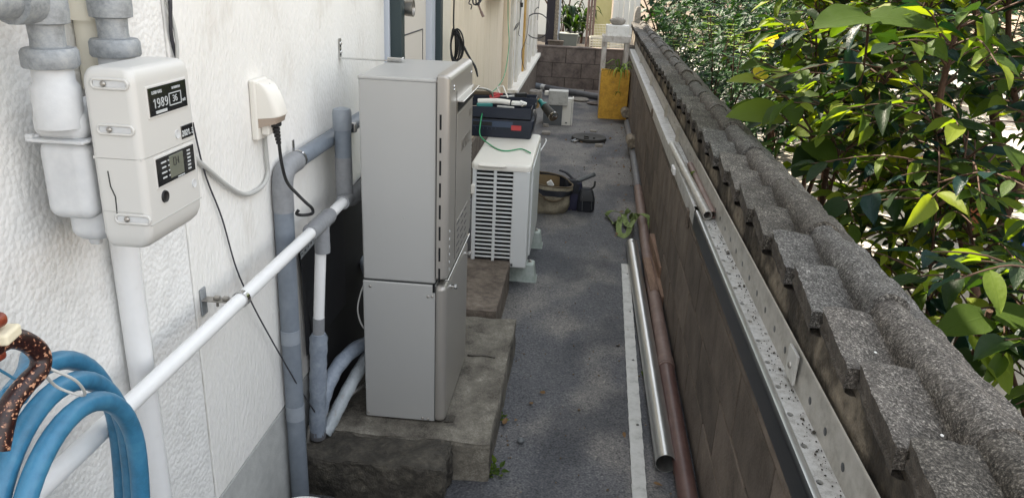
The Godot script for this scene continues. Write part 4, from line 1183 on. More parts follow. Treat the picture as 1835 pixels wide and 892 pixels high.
func slab(a: Vector3, b: Vector3, f: FastNoiseLite, rough: float, n: int) -> Geo:     # a rough cast block from a (left near bottom) to b (right far top)
	var g := Geo.new()
	var dx := b.x - a.x
	var dy := b.y - a.y
	var dz := b.z - a.z
	var faces := [[V(a.x, b.y, a.z), V(dx, 0, 0), V(0, 0, dz), V(0, 1, 0)], [V(a.x, a.y, a.z), V(dx, 0, 0), V(0, dy, 0), V(0, 0, 1)], [V(b.x, a.y, a.z), V(0, 0, dz), V(0, dy, 0), V(1, 0, 0)], [V(a.x, a.y, b.z), V(dx, 0, 0), V(0, dy, 0), V(0, 0, -1)]]
	var cen := (a + b) / 2
	for fc in faces:
		var rows := []
		for i in n + 1:
			var r := []
			for j in n + 1:
				var p: Vector3 = fc[0] + fc[1] * (float(j) / n) + fc[2] * (float(i) / n)
				var q := p * 1.0
				var d := V(f.get_noise_3dv(q), f.get_noise_3dv(q + V(9, 3, 1)), f.get_noise_3dv(q + V(2, 8, 5))) * rough + V(f.get_noise_3dv(q * 4.0), f.get_noise_3dv(q * 4.0 + V(5, 5, 5)), f.get_noise_3dv(q * 4.0 + V(1, 7, 3))) * rough * 0.35
				# worn arrises
				var e := V(minf(absf(p.x - a.x), absf(p.x - b.x)), absf(p.y - b.y), minf(absf(p.z - a.z), absf(p.z - b.z)))
				var near := 0
				for k in 3:
					if e[k] < 0.008: near += 1
				if near >= 2: d += (cen - p).normalized() * (0.002 + rough * 0.25)
				if p.y < a.y + 0.01: d.y = 0.0
				r.append(p + d)
			rows.append(r)
		g.patch(rows, n + 1, false, (fc[1] as Vector3).cross(fc[2]).dot(fc[3]) < 0)
	return g

func bucket() -> void:
	var t := thing("bucket", "rim of a white plastic bucket at the foot of the wall", "bucket", "", V(-0.625, 0.0, -1.505))
	var g := Geo.new(); g.lathe([Vector2(0, 0), Vector2(0.085, 0), Vector2(0.09, 0.01), Vector2(0.098, 0.232), Vector2(0.095, 0.235), Vector2(0.087, 0.012), Vector2(0, 0.01)], Transform3D(), 40); put(g, "body", M.white_plastic, t)
	g = Geo.new(); g.lathe([Vector2(0.095, 0.226), Vector2(0.102, 0.228), Vector2(0.103, 0.238), Vector2(0.098, 0.242), Vector2(0.094, 0.238)], Transform3D(), 40); put(g, "rim", M.white_plastic, t)

# ---------- air conditioner, toolbox and what lies in the alley ----------
func air_conditioner() -> void:
	var t := thing("air_conditioner", "white outdoor air conditioner unit with a slotted end grille standing on green plastic feet", "air conditioner", "", V(-0.37, 0.1, -4.04))
	var o := -t.position
	var g := Geo.new()
	# case, open at the near end where the grille sits
	g.loft([[0.115, 0.285, 0.74, 0.03, 0, 0], [0.625, 0.285, 0.74, 0.03, 0, 0]], Transform3D(Basis(), V(-0.369, 0, -4.045) + o), 5)
	put(g, "case", M.ac_white, t)
	g = Geo.new(); g.loft([[0.622, 0.296, 0.79, 0.03], [0.640, 0.298, 0.792, 0.03], [0.650, 0.292, 0.786, 0.03], [0.6535, 0.280, 0.774, 0.028]], Transform3D(Basis(), V(-0.369, 0, -4.035) + o), 5)
	put(g, "lid", M.ivory_plastic, t)
	g = Geo.new(); g.tube(curve([V(-0.475, 0.645, -3.636), V(-0.462, 0.643, -3.632), V(-0.36, 0.643, -3.632), V(-0.345, 0.647, -3.636)], 3).map(func(p): return p + o), 0.006, 8); put(g, "lid_lip", M.ivory_plastic, t)
	# end grille: real slots between slats, dark coil behind
	var ep := Node3D.new(); ep.name = "end_panel"; t.add_child(ep, true)
	g = Geo.new(); g.box(V(-0.40, 0.385, -3.664) + o, V(0.20, 0.47, 0.004)); put(g, "coil", M.void, ep)
	g = Geo.new()
	g.rbox(V(-0.2675, 0.37, -3.652) + o, V(0.083, 0.505, 0.016), 0.006, 2)     # wide plain margin
	g.rbox(V(-0.50, 0.37, -3.652) + o, V(0.02, 0.505, 0.016), 0.004, 1)
	g.rbox(V(-0.397, 0.385, -3.652) + o, V(0.015, 0.48, 0.014), 0.003, 1)
	g.rbox(V(-0.40, 0.6225, -3.652) + o, V(0.22, 0.012, 0.016), 0.003, 1)
	g.rbox(V(-0.40, 0.130, -3.652) + o, V(0.22, 0.025, 0.016), 0.003, 1)
	put(g, "grille_frame", M.ac_white, ep)
	for i in 22:
		g = Geo.new(); g.rbox(V(-0.398, 0.1505 + 0.02165 * (i + 0.5) + 0.005, -3.652) + o, V(0.185, 0.0088, 0.012), 0.003, 1)
		put(g, "slat", M.ac_white, ep)
	# front fan side with its ring
	g = Geo.new(); g.rbox(V(-0.224, 0.37, -4.10) + o, V(0.012, 0.48, 0.60), 0.005, 2); put(g, "front_panel", M.ac_white, t)
	g = Geo.new(); g.rbox(V(-0.505, 0.52, -3.645) + o, V(0.02, 0.05, 0.03), 0.006, 2); put(g, "valve_cover", M.ivory_plastic, t)
	# feet
	for z in [-3.80, -4.33]:
		var f := thing("unit_foot", "pale green plastic foot under the %s end of the air conditioner, bolted through its top" % ["near" if z > -4 else "far"], "plastic foot", "green feet under the air conditioner", V(-0.36, 0, z))
		g = Geo.new(); g.loft([[0.0, 0.375, 0.11, 0.008], [0.008, 0.375, 0.11, 0.008], [0.010, 0.36, 0.098, 0.008], [0.088, 0.345, 0.078, 0.008], [0.095, 0.335, 0.07, 0.01], [0.0965, 0.32, 0.055, 0.01]], Transform3D(), 3)
		put(g, "block", M.mint, f)
		g = Geo.new(); g.lathe([Vector2(0, 0.0965), Vector2(0.012, 0.0965), Vector2(0.012, 0.10), Vector2(0.008, 0.101), Vector2(0.007, 0.108), Vector2(0, 0.109)], Transform3D(Basis(), V(0.147, 0, 0)), 6); put(g, "bolt", M.brushed, f)

func toolbox() -> void:
	var Y := 0.655
	var t := thing("toolbox", "dark navy cantilever toolbox lying open on the air conditioner, with a red label", "toolbox", "", V(-0.49, Y, -4.38))
	var g := Geo.new()
	# lower box: thin walls
	g.loft([[0.0, 0.43, 0.24, 0.012], [0.006, 0.44, 0.25, 0.012], [0.055, 0.452, 0.262, 0.012], [0.058, 0.46, 0.27, 0.01], [0.098, 0.465, 0.275, 0.01], [0.104, 0.462, 0.272, 0.01]], Transform3D(), 3)
	put(g, "lower_box", M.navy, t)
	g = Geo.new(); g.rbox(V(-0.06, 0.078, 0.1375), V(0.35, 0.034, 0.004), 0.0016, 1); put(g, "front_band", M.navy_light, t)
	g = Geo.new(); g.rbox(V(-0.055, 0.078, 0.139), V(0.11, 0.024, 0.006), 0.004, 2); put(g, "latch_recess", M.black, t)
	for i in 8:
		g = Geo.new(); g.rbox(V(-0.14 + 0.023 * i, 0.052, 0.134), V(0.002, 0.014, 0.002), 0.0008, 1); put(g, "rib", M.navy_light, t)
	g = Geo.new(); g.rbox(V(0.136, 0.062, 0.1385), V(0.056, 0.028, 0.003), 0.001, 1); put(g, "red_label", M.red, t)
	# opened trays
	for tr in [["front_tray", 0.115, 0.075, 0.43, 0.135, 0.058], ["rear_tray", 0.135, -0.16, 0.45, 0.13, 0.062]]:
		g = Geo.new()
		var y0: float = tr[1]; var z0: float = tr[2]; var w: float = tr[3]; var dp: float = tr[4]; var hh: float = tr[5]
		g.rbox(V(0, y0, z0), V(w, 0.004, dp), 0.0015, 1)
		for s in [-1, 1]:
			g.rbox(V(0, y0 + hh / 2, z0 + s * dp / 2), V(w, hh, 0.004), 0.0015, 1)
			g.rbox(V(s * w / 2, y0 + hh / 2, z0), V(0.004, hh, dp), 0.0015, 1)
		put(g, tr[0], M.navy, t)
	for s in [-0.225, 0.225]:
		for k in 2:
			g = Geo.new(); g.rbox(V(s + 0.004, 0.12 + 0.02 * k, 0.03 - 0.09 * k), V(0.003, 0.085, 0.014), 0.001, 1, Basis(V(1, 0, 0), 0.6)); put(g, "link_arm", M.brushed, t)
	# tools lying in the trays
	var T := t.position
	g = Geo.new(); g.tube(curve([V(-0.09, 0.190, 0.08) + T, V(0.02, 0.196, 0.075) + T, V(0.09, 0.19, 0.07) + T], 5), 0.015, 12)
	single(g, "cream_tool", M.ivory_plastic, "long cream coloured tool handle lying in the toolbox's front tray", "hand tool", "tools in the toolbox")
	g = Geo.new(); g.rbox(V(0.128, 0.19, 0.075) + T, V(0.06, 0.02, 0.05), 0.006, 2); g.rbox(V(0.165, 0.195, 0.08) + T, V(0.04, 0.012, 0.04), 0.004, 2, Basis(V(0, 0, 1), -0.3))
	single(g, "plastic_case", M.foam, "small crumpled white packet at the right end of the front tray", "packet", "tools in the toolbox")
	g = Geo.new(); g.tube(curve([V(-0.20, 0.185, 0.06) + T, V(-0.17, 0.235, 0.04) + T, V(-0.10, 0.25, 0.0) + T, V(-0.04, 0.235, -0.03) + T, V(-0.02, 0.20, -0.04) + T], 6), 0.007, 8)
	single(g, "saw_blade", M.brushed, "curved steel blade arching out of the left side of the toolbox", "hand tool", "tools in the toolbox")
	var pl := thing("pliers", "pliers with red grips and pale jaws standing up between the toolbox trays", "pliers", "tools in the toolbox", V(0.02, 0.2, -0.06) + T)
	g = Geo.new(); g.tube([V(-0.06, 0.0, 0.02), V(-0.005, 0.018, 0)], 0.008, 8); put(g, "grip", M.red, pl)
	g = Geo.new(); g.tube([V(-0.055, -0.012, 0.03), V(-0.002, 0.006, 0.01)], 0.008, 8); put(g, "grip", M.red, pl)
	g = Geo.new(); g.tube([V(-0.005, 0.018, 0), V(-0.02, 0.055, -0.01), V(0.012, 0.06, -0.01), V(0.045, 0.0, 0.02)], 0.005, 8); put(g, "jaw", M.ivory_plastic, pl)
	g = Geo.new()
	var k2 := 0
	for p in [V(-0.16, 0.15, 0.07), V(-0.12, 0.155, 0.09), V(-0.15, 0.175, -0.15), V(0.05, 0.18, -0.17)]:
		g = Geo.new(); g.tube([p + T + V(-0.06, 0, 0.01 * k2), p + T + V(0.07, 0.008, -0.01 * k2)], 0.007 + 0.001 * k2, 8)
		single(g, "screwdriver", [M.red_brown, M.brushed, M.black, M.wire_grey][k2], ["brown handled screwdriver at the left of the front tray", "bare steel rod beside the cream handle in the front tray", "black bar lying in the toolbox's rear tray", "grey bar towards the right of the rear tray"][k2], "hand tool", "tools in the toolbox")
		k2 += 1
	var bits := [[V(-0.05, 0.175, 0.10), V(0.09, 0.02, 0.02), "M.teal", 0.3, "teal handled tool at the front of the toolbox's front tray"], [V(0.07, 0.172, 0.115), V(0.10, 0.012, 0.016), "wire_grey", -0.2, "grey file along the front wall of the front tray"], [V(-0.10, 0.20, -0.17), V(0.12, 0.022, 0.03), "khaki_dark", 0.15, "brown wrapped roll in the left of the rear tray"], [V(0.13, 0.20, -0.15), V(0.07, 0.03, 0.03), "black", 0.5, "black socket case in the right of the rear tray"], [V(0.0, 0.205, -0.13), V(0.06, 0.014, 0.014), "red", -0.4, "short red handled tool in the rear tray"], [V(0.17, 0.185, 0.11), V(0.05, 0.012, 0.012), "brushed", 1.1, "small steel socket by the right wall of the front tray"]]
	for b in bits:
		g = Geo.new(); g.rbox(Vector3.ZERO, b[1], 0.005, 2)
		var mk: String = b[2].replace("M.", "")
		var o := single(g, "small_tool", M[mk], b[4], "hand tool", "tools in the toolbox")
		o.transform = Transform3D(Basis(V(0, 1, 0), b[3]), b[0] + T)
	# cordless driver sticking out over the right edge
	var d := thing("torch", "black and silver torch with a teal collar sticking out over the toolbox's right end", "torch", "", V(-0.225, 0.80, -4.57))
	var ax := V(0.085, -0.06, 0.13).normalized()
	var xf := Transform3D(along(ax), Vector3.ZERO)
	g = Geo.new(); g.lathe([Vector2(0, -0.05), Vector2(0.014, -0.05), Vector2(0.016, -0.01), Vector2(0.022, 0.0), Vector2(0.023, 0.012), Vector2(0.02, 0.016)], xf, 16); put(g, "collar", M.teal, d)
	g = Geo.new(); g.lathe([Vector2(0.018, 0.014), Vector2(0.024, 0.02), Vector2(0.026, 0.09), Vector2(0.029, 0.10), Vector2(0.03, 0.125)], xf, 16); put(g, "barrel", M.iron, d)
	g = Geo.new(); g.lathe([Vector2(0.0, 0.118), Vector2(0.022, 0.118), Vector2(0.03, 0.126), Vector2(0.0302, 0.132), Vector2(0.024, 0.133), Vector2(0, 0.12)], xf, 16); put(g, "head", M.chrome, d)

	g = Geo.new(); g.tube(curve([V(-0.672, 1.345, -6.75), V(-0.678, 1.30, -6.75), V(-0.665, 1.12, -6.70), V(-0.612, 0.98, -6.3), V(-0.585, 0.822, -5.8), V(-0.578, 0.79, -5.3), V(-0.585, 0.80, -4.75), V(-0.55, 0.80, -4.30), V(-0.545, 0.745, -4.16), V(-0.535, 0.69, -4.10), V(-0.466, 0.660, -4.02), V(-0.41, 0.659, -3.93), V(-0.365, 0.659, -3.92), V(-0.31, 0.660, -3.975), V(-0.281, 0.660, -3.96), V(-0.245, 0.662, -3.89)], 8), 0.0036, 8)
	single(g, "green_wire", M.wire_green, "bright green earth wire hanging from the house wall down onto the air conditioner", "wire")

func tool_bags() -> void:
	var t := thing("tool_bag", "worn khaki canvas tool bag with dark band and open mouth on the alley floor", "tool bag", "", V(-0.20, 0, -5.08))
	t.scale = Vector3.ONE * 1.07
	var g := Geo.new()
	var f := FastNoiseLite.new(); f.seed = 4; f.frequency = 9.0; f.fractal_octaves = 2
	var rows := []
	for i in 15:
		var fr := i / 14.0
		var y := 0.238 * fr
		var r := []
		for j in 36:
			var a := TAU * j / 36
			var rx := 0.146 * (1.0 + 0.05 * sin(fr * 3.0)) + 0.012 * fr
			var rz := 0.095 * (1.0 + 0.12 * sin(fr * 2.6))
			var k := 1.0 if fr > 0.04 else 0.93
			var p := V(signf(cos(a)) * pow(absf(cos(a)), 0.75) * rx * k, y - 0.032 * (0.5 + 0.5 * sin(a)) * fr * fr - 0.045 * (0.5 + 0.5 * cos(a)) * fr, signf(sin(a)) * pow(absf(sin(a)), 0.75) * rz * k)
			r.append(p + V(cos(a), 0, sin(a)) * f.get_noise_3dv(p) * 0.024)
		rows.append(r)
	g.patch(rows, 36, true, true)
	put(g, "body", M.khaki, t)
	# inner lining and floor
	g = Geo.new()
	var inner := []
	for i in range(14, 5, -1):
		var r := []
		for p in rows[i]: r.append(V(p.x * 0.95, p.y, p.z * 0.93))
		inner.append(r)
	g.patch(inner, 36, true)
	var last: Array = inner[inner.size() - 1]
	for j in 36: g.flat(V(0, 0.10, 0), last[j], last[(j + 1) % 36], Vector3.UP)
	put(g, "lining", M.black_cloth, t)
	g = Geo.new()
	var rim := []
	for j in 37: rim.append(rows[14][j % 36] + V(0, 0.002, 0))
	g.tube(rim, 0.005, 6); put(g, "rim", M.khaki_dark, t)
	g = Geo.new()
	var band := []
	for i in [9, 10, 11, 12]:
		var r := []
		for j in range(0, 36): r.append(rows[i][j] * V(1.025, 1, 1.035))
		band.append(r)
	g.patch(band, 36, true, true); put(g, "dark_band", M.black_cloth, t)
	g = Geo.new(); g.tube(curve([V(-0.02, 0.125, 0.112), V(0.02, 0.10, 0.118), V(0.07, 0.095, 0.112), V(0.115, 0.11, 0.088)], 5), 0.008, 8); g.tube(curve([V(-0.055, 0.14, 0.108), V(-0.03, 0.128, 0.112), V(0.0, 0.115, 0.116)], 4), 0.008, 8); put(g, "strap", M.khaki_dark, t)
	g = Geo.new()
	rows = []
	for i in 5:
		var r := []
		for j in 14:
			var a := PI * (0.08 + 0.84 * j / 13.0)
			r.append(V(-0.01 + cos(a) * 0.095, 0.145 + 0.017 * i, -0.01 - sin(a) * 0.068))
		rows.append(r)
	g.patch(rows, 14); put(g, "leather_flap", M.tan_leather, t)
	g = Geo.new(); g.rbox(V(0.025, 0.175, 0.005), V(0.035, 0.04, 0.02), 0.005, 2, Basis(V(0, 0, 1), 0.6)); put(g, "white_packet", M.foam, t)
	# pouches
	var b := thing("tool_pouch", "black nylon tool pouch with a purple side slumped against the khaki bag", "tool pouch", "black tool pouches", V(-0.02, 0, -5.16))
	g = Geo.new(); g.loft([[0.0, 0.10, 0.11, 0.04], [0.02, 0.115, 0.125, 0.045], [0.09, 0.12, 0.12, 0.045, 0.005], [0.15, 0.11, 0.10, 0.04, 0.012], [0.19, 0.10, 0.08, 0.035, 0.01]], Transform3D(), 6); put(g, "pocket", M.purple_cloth, b)
	g = Geo.new(); g.loft([[0.12, 0.118, 0.12, 0.045, 0.005], [0.18, 0.12, 0.10, 0.045, 0.0], [0.205, 0.09, 0.06, 0.03, -0.01]], Transform3D(), 6); put(g, "flap", M.black_cloth, b)
	g = Geo.new(); g.tube(curve([V(-0.10, 0.25, -0.06), V(-0.05, 0.235, -0.05), V(0.0, 0.20, -0.03), V(0.04, 0.185, -0.02)], 5), 0.018, 8, true, 0.35); put(g, "belt", M.black_cloth, b)
	b = thing("tool_pouch", "black zipped pouch with a front flap, rightmost of the bags on the ground", "tool pouch", "black tool pouches", V(0.075, 0, -5.14))
	g = Geo.new(); g.loft([[0.0, 0.11, 0.10, 0.03], [0.012, 0.125, 0.115, 0.035], [0.08, 0.125, 0.105, 0.035], [0.13, 0.105, 0.09, 0.03, -0.004], [0.155, 0.08, 0.06, 0.025, -0.006]], Transform3D(), 6); put(g, "pocket", M.black_cloth, b)
	g = Geo.new(); g.loft([[0.078, 0.10, 0.022, 0.008, 0.008, 0.05], [0.12, 0.092, 0.022, 0.008, 0.004, 0.045], [0.15, 0.07, 0.03, 0.008, 0.0, 0.028]], Transform3D(), 3); put(g, "flap", M.rubber, b)
	g = Geo.new(); g.tube([V(-0.02, 0.01, 0.06), V(-0.025, 0.11, 0.056)], 0.0022, 5); g.tube([V(0.045, 0.02, 0.058), V(0.04, 0.11, 0.052)], 0.002, 5); put(g, "piping", M.grey_box, b)
	g = Geo.new(); g.tube(curve([V(-0.03, 0.15, -0.01), V(0.02, 0.15, 0.0), V(0.05, 0.17, 0.0), V(0.055, 0.205, -0.01)], 5), 0.007, 7); put(g, "loop", M.black, b)
	g = Geo.new(); g.tube([V(-0.04, 0.165, -5.15), V(0.0, 0.19, -5.16), V(0.125, 0.238, -5.22)], 0.0155, 10); g.rbox(V(0.118, 0.236, -5.217), V(0.02, 0.03, 0.03), 0.004, 2, Basis(V(0, 0, 1), 0.36))
	single(g, "dark_tool", M.grey_box, "dark grey tool handle poking up from the black pouches", "hand tool")

func strap_on_floor() -> void:
	var t := thing("web_strap", "crumpled lime green webbing strap lying on the floor and over the brown pipe", "strap", "", V(0.3, 0, -4.85))
	var o := -t.position
	var paths := [
		[V(0.215, 0.012, -5.02), V(0.26, 0.05, -4.98), V(0.31, 0.055, -4.93), V(0.325, 0.02, -4.90)],
		[V(0.21, 0.02, -5.0), V(0.25, 0.006, -4.92), V(0.275, 0.01, -4.82), V(0.28, 0.06, -4.75), V(0.30, 0.09, -4.72)],
		[V(0.30, 0.085, -4.74), V(0.29, 0.04, -4.68), V(0.30, 0.008, -4.62), V(0.34, 0.02, -4.60), V(0.36, 0.07, -4.64)],
		[V(0.35, 0.06, -4.62), V(0.38, 0.075, -4.70), V(0.35, 0.03, -4.78), V(0.33, 0.06, -4.86), V(0.36, 0.10, -4.88)],
		[V(0.33, 0.02, -4.80), V(0.37, 0.05, -4.86), V(0.39, 0.095, -4.80), V(0.38, 0.04, -4.72)],
		[V(0.38, 0.04, -4.80), V(0.41, 0.098, -4.79), V(0.45, 0.105, -4.77), V(0.485, 0.085, -4.75), V(0.487, 0.03, -4.72)]]
	var k := 0
	for p in paths:
		var c := curve(p, 7)
		var g := Geo.new()
		var rows := []
		for i in c.size():
			var d: Vector3 = (c[mini(i + 1, c.size() - 1)] - c[maxi(i - 1, 0)]).normalized()
			var w := d.cross(V(sin(k * 1.3 + i * 0.12) * 0.8, 0.75, cos(k * 2.1 + i * 0.1) * 0.7)).normalized() * 0.018
			var n := d.cross(w).normalized() * 0.0011
			rows.append([c[i] - w + n + o, c[i] + w + n + o, c[i] + w - n + o, c[i] - w - n + o])
		g.patch(rows, 4, true)
		put(g, "fold", M.web_green, t)
		k += 1

func alley_litter() -> void:
	# iron disc leaning flat, with its pieces
	var t := thing("iron_disc", "dark cast iron drain disc with a raised rim lying in the middle of the alley", "drain cover", "", V(0.095, 0, -7.53))
	var g := Geo.new(); g.lathe([Vector2(0, 0.012), Vector2(0.05, 0.016), Vector2(0.13, 0.022), Vector2(0.162, 0.034), Vector2(0.170, 0.030), Vector2(0.172, 0.006), Vector2(0.16, 0), Vector2(0, 0)], Transform3D(), 40); put(g, "plate", M.iron, t)
	for i in 3:
		g = Geo.new(); g.rbox(V(cos(i * 2.1) * 0.05, 0.022, sin(i * 2.1) * 0.05), V(0.02, 0.012, 0.05), 0.004, 1, Basis(V(0, 1, 0), i * 2.1)); put(g, "boss", M.iron, t)
	var spots := [[V(0.19, 0.012, -7.24), V(0.075, 0.024, 0.06), "M.foam", "pale square concrete chip right in front of the iron disc"], [V(0.14, 0.008, -7.95), V(0.07, 0.016, 0.05), "x", "pale concrete chip lying behind the iron disc"], [V(-0.335, 0.014, -7.68), V(0.085, 0.026, 0.09), "x", "flat grey stone chip beside the foot of the air conditioner"], [V(-0.36, 0.02, -8.05), V(0.06, 0.03, 0.04), "x", "small dark stone chip in front of the finned unit"]]
	var i2 := 0
	for s in spots:
		var f := FastNoiseLite.new(); f.seed = 31 + i2; f.frequency = 12.0
		g = slab(s[0] - s[1] / 2 + V(0, 0, s[1].z), s[0] + s[1] / 2 - V(0, 0, s[1].z), f, 0.004, 6)
		single(g, "concrete_chip", M.pebble, s[3], "concrete chip", "loose concrete chips on the alley")
		i2 += 1
	g = Geo.new(); g.tube([V(-0.075, 0.01, -7.36), V(-0.02, 0.016, -7.45)], 0.011, 8); single(g, "bolt_rod", M.galv, "short grey steel rod touching the left edge of the iron disc", "metal rod", "short metal rods by the iron disc")
	g = Geo.new(); g.tube([V(-0.05, 0.01, -7.33), V(0.005, 0.014, -7.42)], 0.009, 8); single(g, "bolt_rod", M.brushed, "brighter steel rod lying against the grey one by the iron disc", "metal rod", "short metal rods by the iron disc")
	g = Geo.new(); g.tube(curve([V(-0.345, 0.008, -6.85), V(-0.325, 0.008, -7.1), V(-0.315, 0.009, -7.32), V(-0.325, 0.008, -7.4)], 5), 0.007, 8); single(g, "white_tube", M.pvc_white, "thin bent white tube lying beside the toolbox on the alley floor", "tube")
	# gravel crumbs along the edges and on the slab
	var rng := RandomNumberGenerator.new(); rng.seed = 21
	g = Geo.new()
	g.lathe([Vector2(0, -0.5), Vector2(0.5, -0.25), Vector2(0.55, 0.1), Vector2(0.25, 0.42), Vector2(0, 0.45)], Transform3D(), 5, true)
	var mm := MultiMesh.new()
	mm.transform_format = MultiMesh.TRANSFORM_3D
	mm.mesh = g.mesh()
	var xs := []
	for i in 900:
		var z := rng.randf_range(-8.5, -1.6)
		var x: float
		var k := rng.randf()
		if k < 0.62: x = fx(z) - absf(rng.randfn(0.0, 0.035)) - 0.004
		elif k < 0.75 and z > -3.0: x = -0.21 + absf(rng.randfn(0, 0.03))
		else: x = rng.randf_range(-0.2, 0.44)
		var s := rng.randf_range(0.003, 0.009) * (1.5 if rng.randf() < 0.08 else 1.0)
		xs.append(Transform3D(Basis.from_euler(Vector3(rng.randf() * 6, rng.randf() * 6, rng.randf() * 6)).scaled(V(s, s * 0.8, s)), V(x, s * 0.3, z)))
	mm.instance_count = xs.size()
	for i in xs.size(): mm.set_instance_transform(i, xs[i])
	var mi := MultiMeshInstance3D.new()
	mi.multimesh = mm; mi.name = "gravel_crumbs"; mi.material_override = M.earth
	tag(mi, "loose dark grit scattered along the foot of the block wall", "grit"); mi.set_meta("kind", "stuff")
	add_child(mi, true)
	var lm := MultiMesh.new(); lm.transform_format = MultiMesh.TRANSFORM_3D; lm.mesh = leaf_meshes[0]
	var lx := []
	for i in 90:
		var z := rng.randf_range(-10.0, -1.6)
		var x := fx(z) - 0.02 - absf(rng.randfn(0.0, 0.10)) if rng.randf() < 0.7 else rng.randf_range(-0.2, 0.44)
		var s := rng.randf_range(0.018, 0.04)
		lx.append(Transform3D(Basis.from_euler(Vector3(rng.randfn(0, 0.3), rng.randf() * 6, rng.randfn(0, 0.3))).scaled(V(s, s, s)), V(x, 0.012, z)))
	lm.instance_count = lx.size()
	for i in lx.size(): lm.set_instance_transform(i, lx[i])
	var li := MultiMeshInstance3D.new(); li.multimesh = lm; li.name = "leaf_litter"; li.material_override = M.dead_leaf
	tag(li, "small brown dead leaves scattered along the foot of the right wall", "leaf litter"); li.set_meta("kind", "stuff")
	add_child(li, true)
	g = Geo.new(); g.lathe([Vector2(0, 0), Vector2(0.012, 0.003), Vector2(0.014, 0.012), Vector2(0.007, 0.02), Vector2(0, 0.021)], Transform3D(Basis(), V(-0.128, 0, -2.285)), 9)
	single(g, "pebble", M.grey_box, "single dark pebble on the bare alley floor beside the heater's pad", "pebble")

func floor_pipes() -> void:
	# flat bar, steel tube and brown downpipe lying along the wall
	var t := thing("flat_bar", "long pale aluminium flat bar with drilled holes lying on the alley floor", "metal bar", "", V(0.30, 0.0, -2.6))
	var g := Geo.new()
	var z := -1.2
	var n := 0
	while z > -4.1:
		var xc := 0.262 + (0.312 - 0.262) * (z + 1.6) / (-4.11 + 1.6)
		var hole := n % 5 == 2
		g.holed(Transform3D(Basis(V(1, 0, 0), V(0, 0, -1), V(0, 1, 0)), V(xc, 0.011, z - 0.05) - t.position), 0.046, 0.101, 0.006 if hole else 0.0001, 0.0075 if hole else 0.0001, 0.008)
		g.quad(V(xc + 0.023, 0.011, z) - t.position, V(xc + 0.023, 0.011, z - 0.101) - t.position, V(xc + 0.023, 0.004, z - 0.101) - t.position, V(xc + 0.023, 0.004, z) - t.position, V(1, 0, 0))
		g.quad(V(xc - 0.023, 0.011, z) - t.position, V(xc - 0.023, 0.011, z - 0.101) - t.position, V(xc - 0.023, 0.002, z - 0.101) - t.position, V(xc - 0.023, 0.002, z) - t.position, V(-1, 0, 0))
		z -= 0.1
		n += 1
	put(g, "bar", M.alu, t)
	t = thing("steel_tube", "polished stainless steel tube lying between the flat bar and the brown pipe", "steel tube", "", V(0.36, 0.033, -3.2))
	g = Geo.new(); g.pipe([V(0.362, 0.035, -2.19) - t.position, V(0.357, 0.035, -4.38) - t.position], 0.0345, 0.002, 28); put(g, "tube", M.steel, t)
	g = Geo.new(); g.lathe([Vector2(0, 0), Vector2(0.006, 0), Vector2(0.0062, 0.001), Vector2(0, 0.0012)], Transform3D(Basis(V(1, 0, 0), V(0, 1, 0), V(0, 0, 1)), V(0.357, 0.0692, -4.335) - t.position), 12); put(g, "drilled_hole", M.void, t)
	t = thing("brown_downpipe", "long brown plastic downpipe with a collar lying on the floor along the wall", "downpipe", "", V(0.43, 0.04, -4))
	g = Geo.new(); g.tube([V(0.405, 0.035, -1.1) - t.position, V(0.424, 0.035, -2.86) - t.position], 0.0315, 22); put(g, "near_length", M.brown_pvc, t)
	g = Geo.new(); g.tube([V(0.425, 0.035, -2.90) - t.position, V(0.437, 0.035, -4.2) - t.position, V(0.470, 0.035, -5.7) - t.position], 0.0315, 22); put(g, "middle_length", M.brown_dusty, t)
	g = Geo.new(); g.tube([V(0.4238, 0.035, -2.845) - t.position, V(0.4255, 0.035, -2.925) - t.position], 0.0345, 22)
	g.tube([V(0.4243, 0.035, -2.86) - t.position, V(0.4246, 0.035, -2.878) - t.position], 0.0362, 22); put(g, "collar", M.brown_dusty, t)
	g = Geo.new(); g.tube([V(0.471, 0.036, -5.68) - t.position, V(0.495, 0.036, -6.9) - t.position, V(0.505, 0.036, -8.4) - t.position], 0.033, 20); put(g, "far_length", M.grey_pvc_dark, t)
	# wedges and boards
	var w := [[V(0.476, 0.075, -4.08), V(0.032, 0.088, 0.56), 0.02, 0.0, "reddish timber batten leaning on the wall beside the brown pipe"], [V(0.425, 0.066, -3.82), V(0.042, 0.022, 0.42), 0.03, 0.05, "short flat timber offcut lying on the brown pipe"], [V(0.458, 0.03, -3.86), V(0.03, 0.06, 0.62), 0.06, 0.0, "darker timber batten on the floor under the reddish one"]]
	for q in w:
		g = Geo.new(); g.rbox(Vector3.ZERO, q[1], 0.003, 1, Basis())
		var o := single(g, "timber", M.wood, q[4], "timber", "timber offcuts along the wall")
		o.transform = Transform3D(Basis(V(0, 1, 0), q[2]) * Basis(V(1, 0, 0), q[3]), q[0])
	var lg := [[V(0.475, 0.12, -7.02), 0.048, 0.24, "weathered log block sitting on the grey pipe, nearer of two"], [V(0.485, 0.12, -8.55), 0.05, 0.2, "weathered log block beside the yellow steel plate"]]
	for q in lg:
		t = thing("log_block", q[3], "wood block", "wood blocks on the pipe", q[0])
		g = Geo.new(); g.lathe([Vector2(0, -q[2] / 2), Vector2(q[1] * 0.94, -q[2] / 2), Vector2(q[1], -q[2] / 2 + 0.006), Vector2(q[1] * 1.03, 0.0), Vector2(q[1], q[2] / 2 - 0.006), Vector2(q[1] * 0.94, q[2] / 2), Vector2(0, q[2] / 2)], Transform3D(along(V(0.02, 0, 1)), Vector3.ZERO), 8, true); put(g, "trunk", M.wood_grey, t)

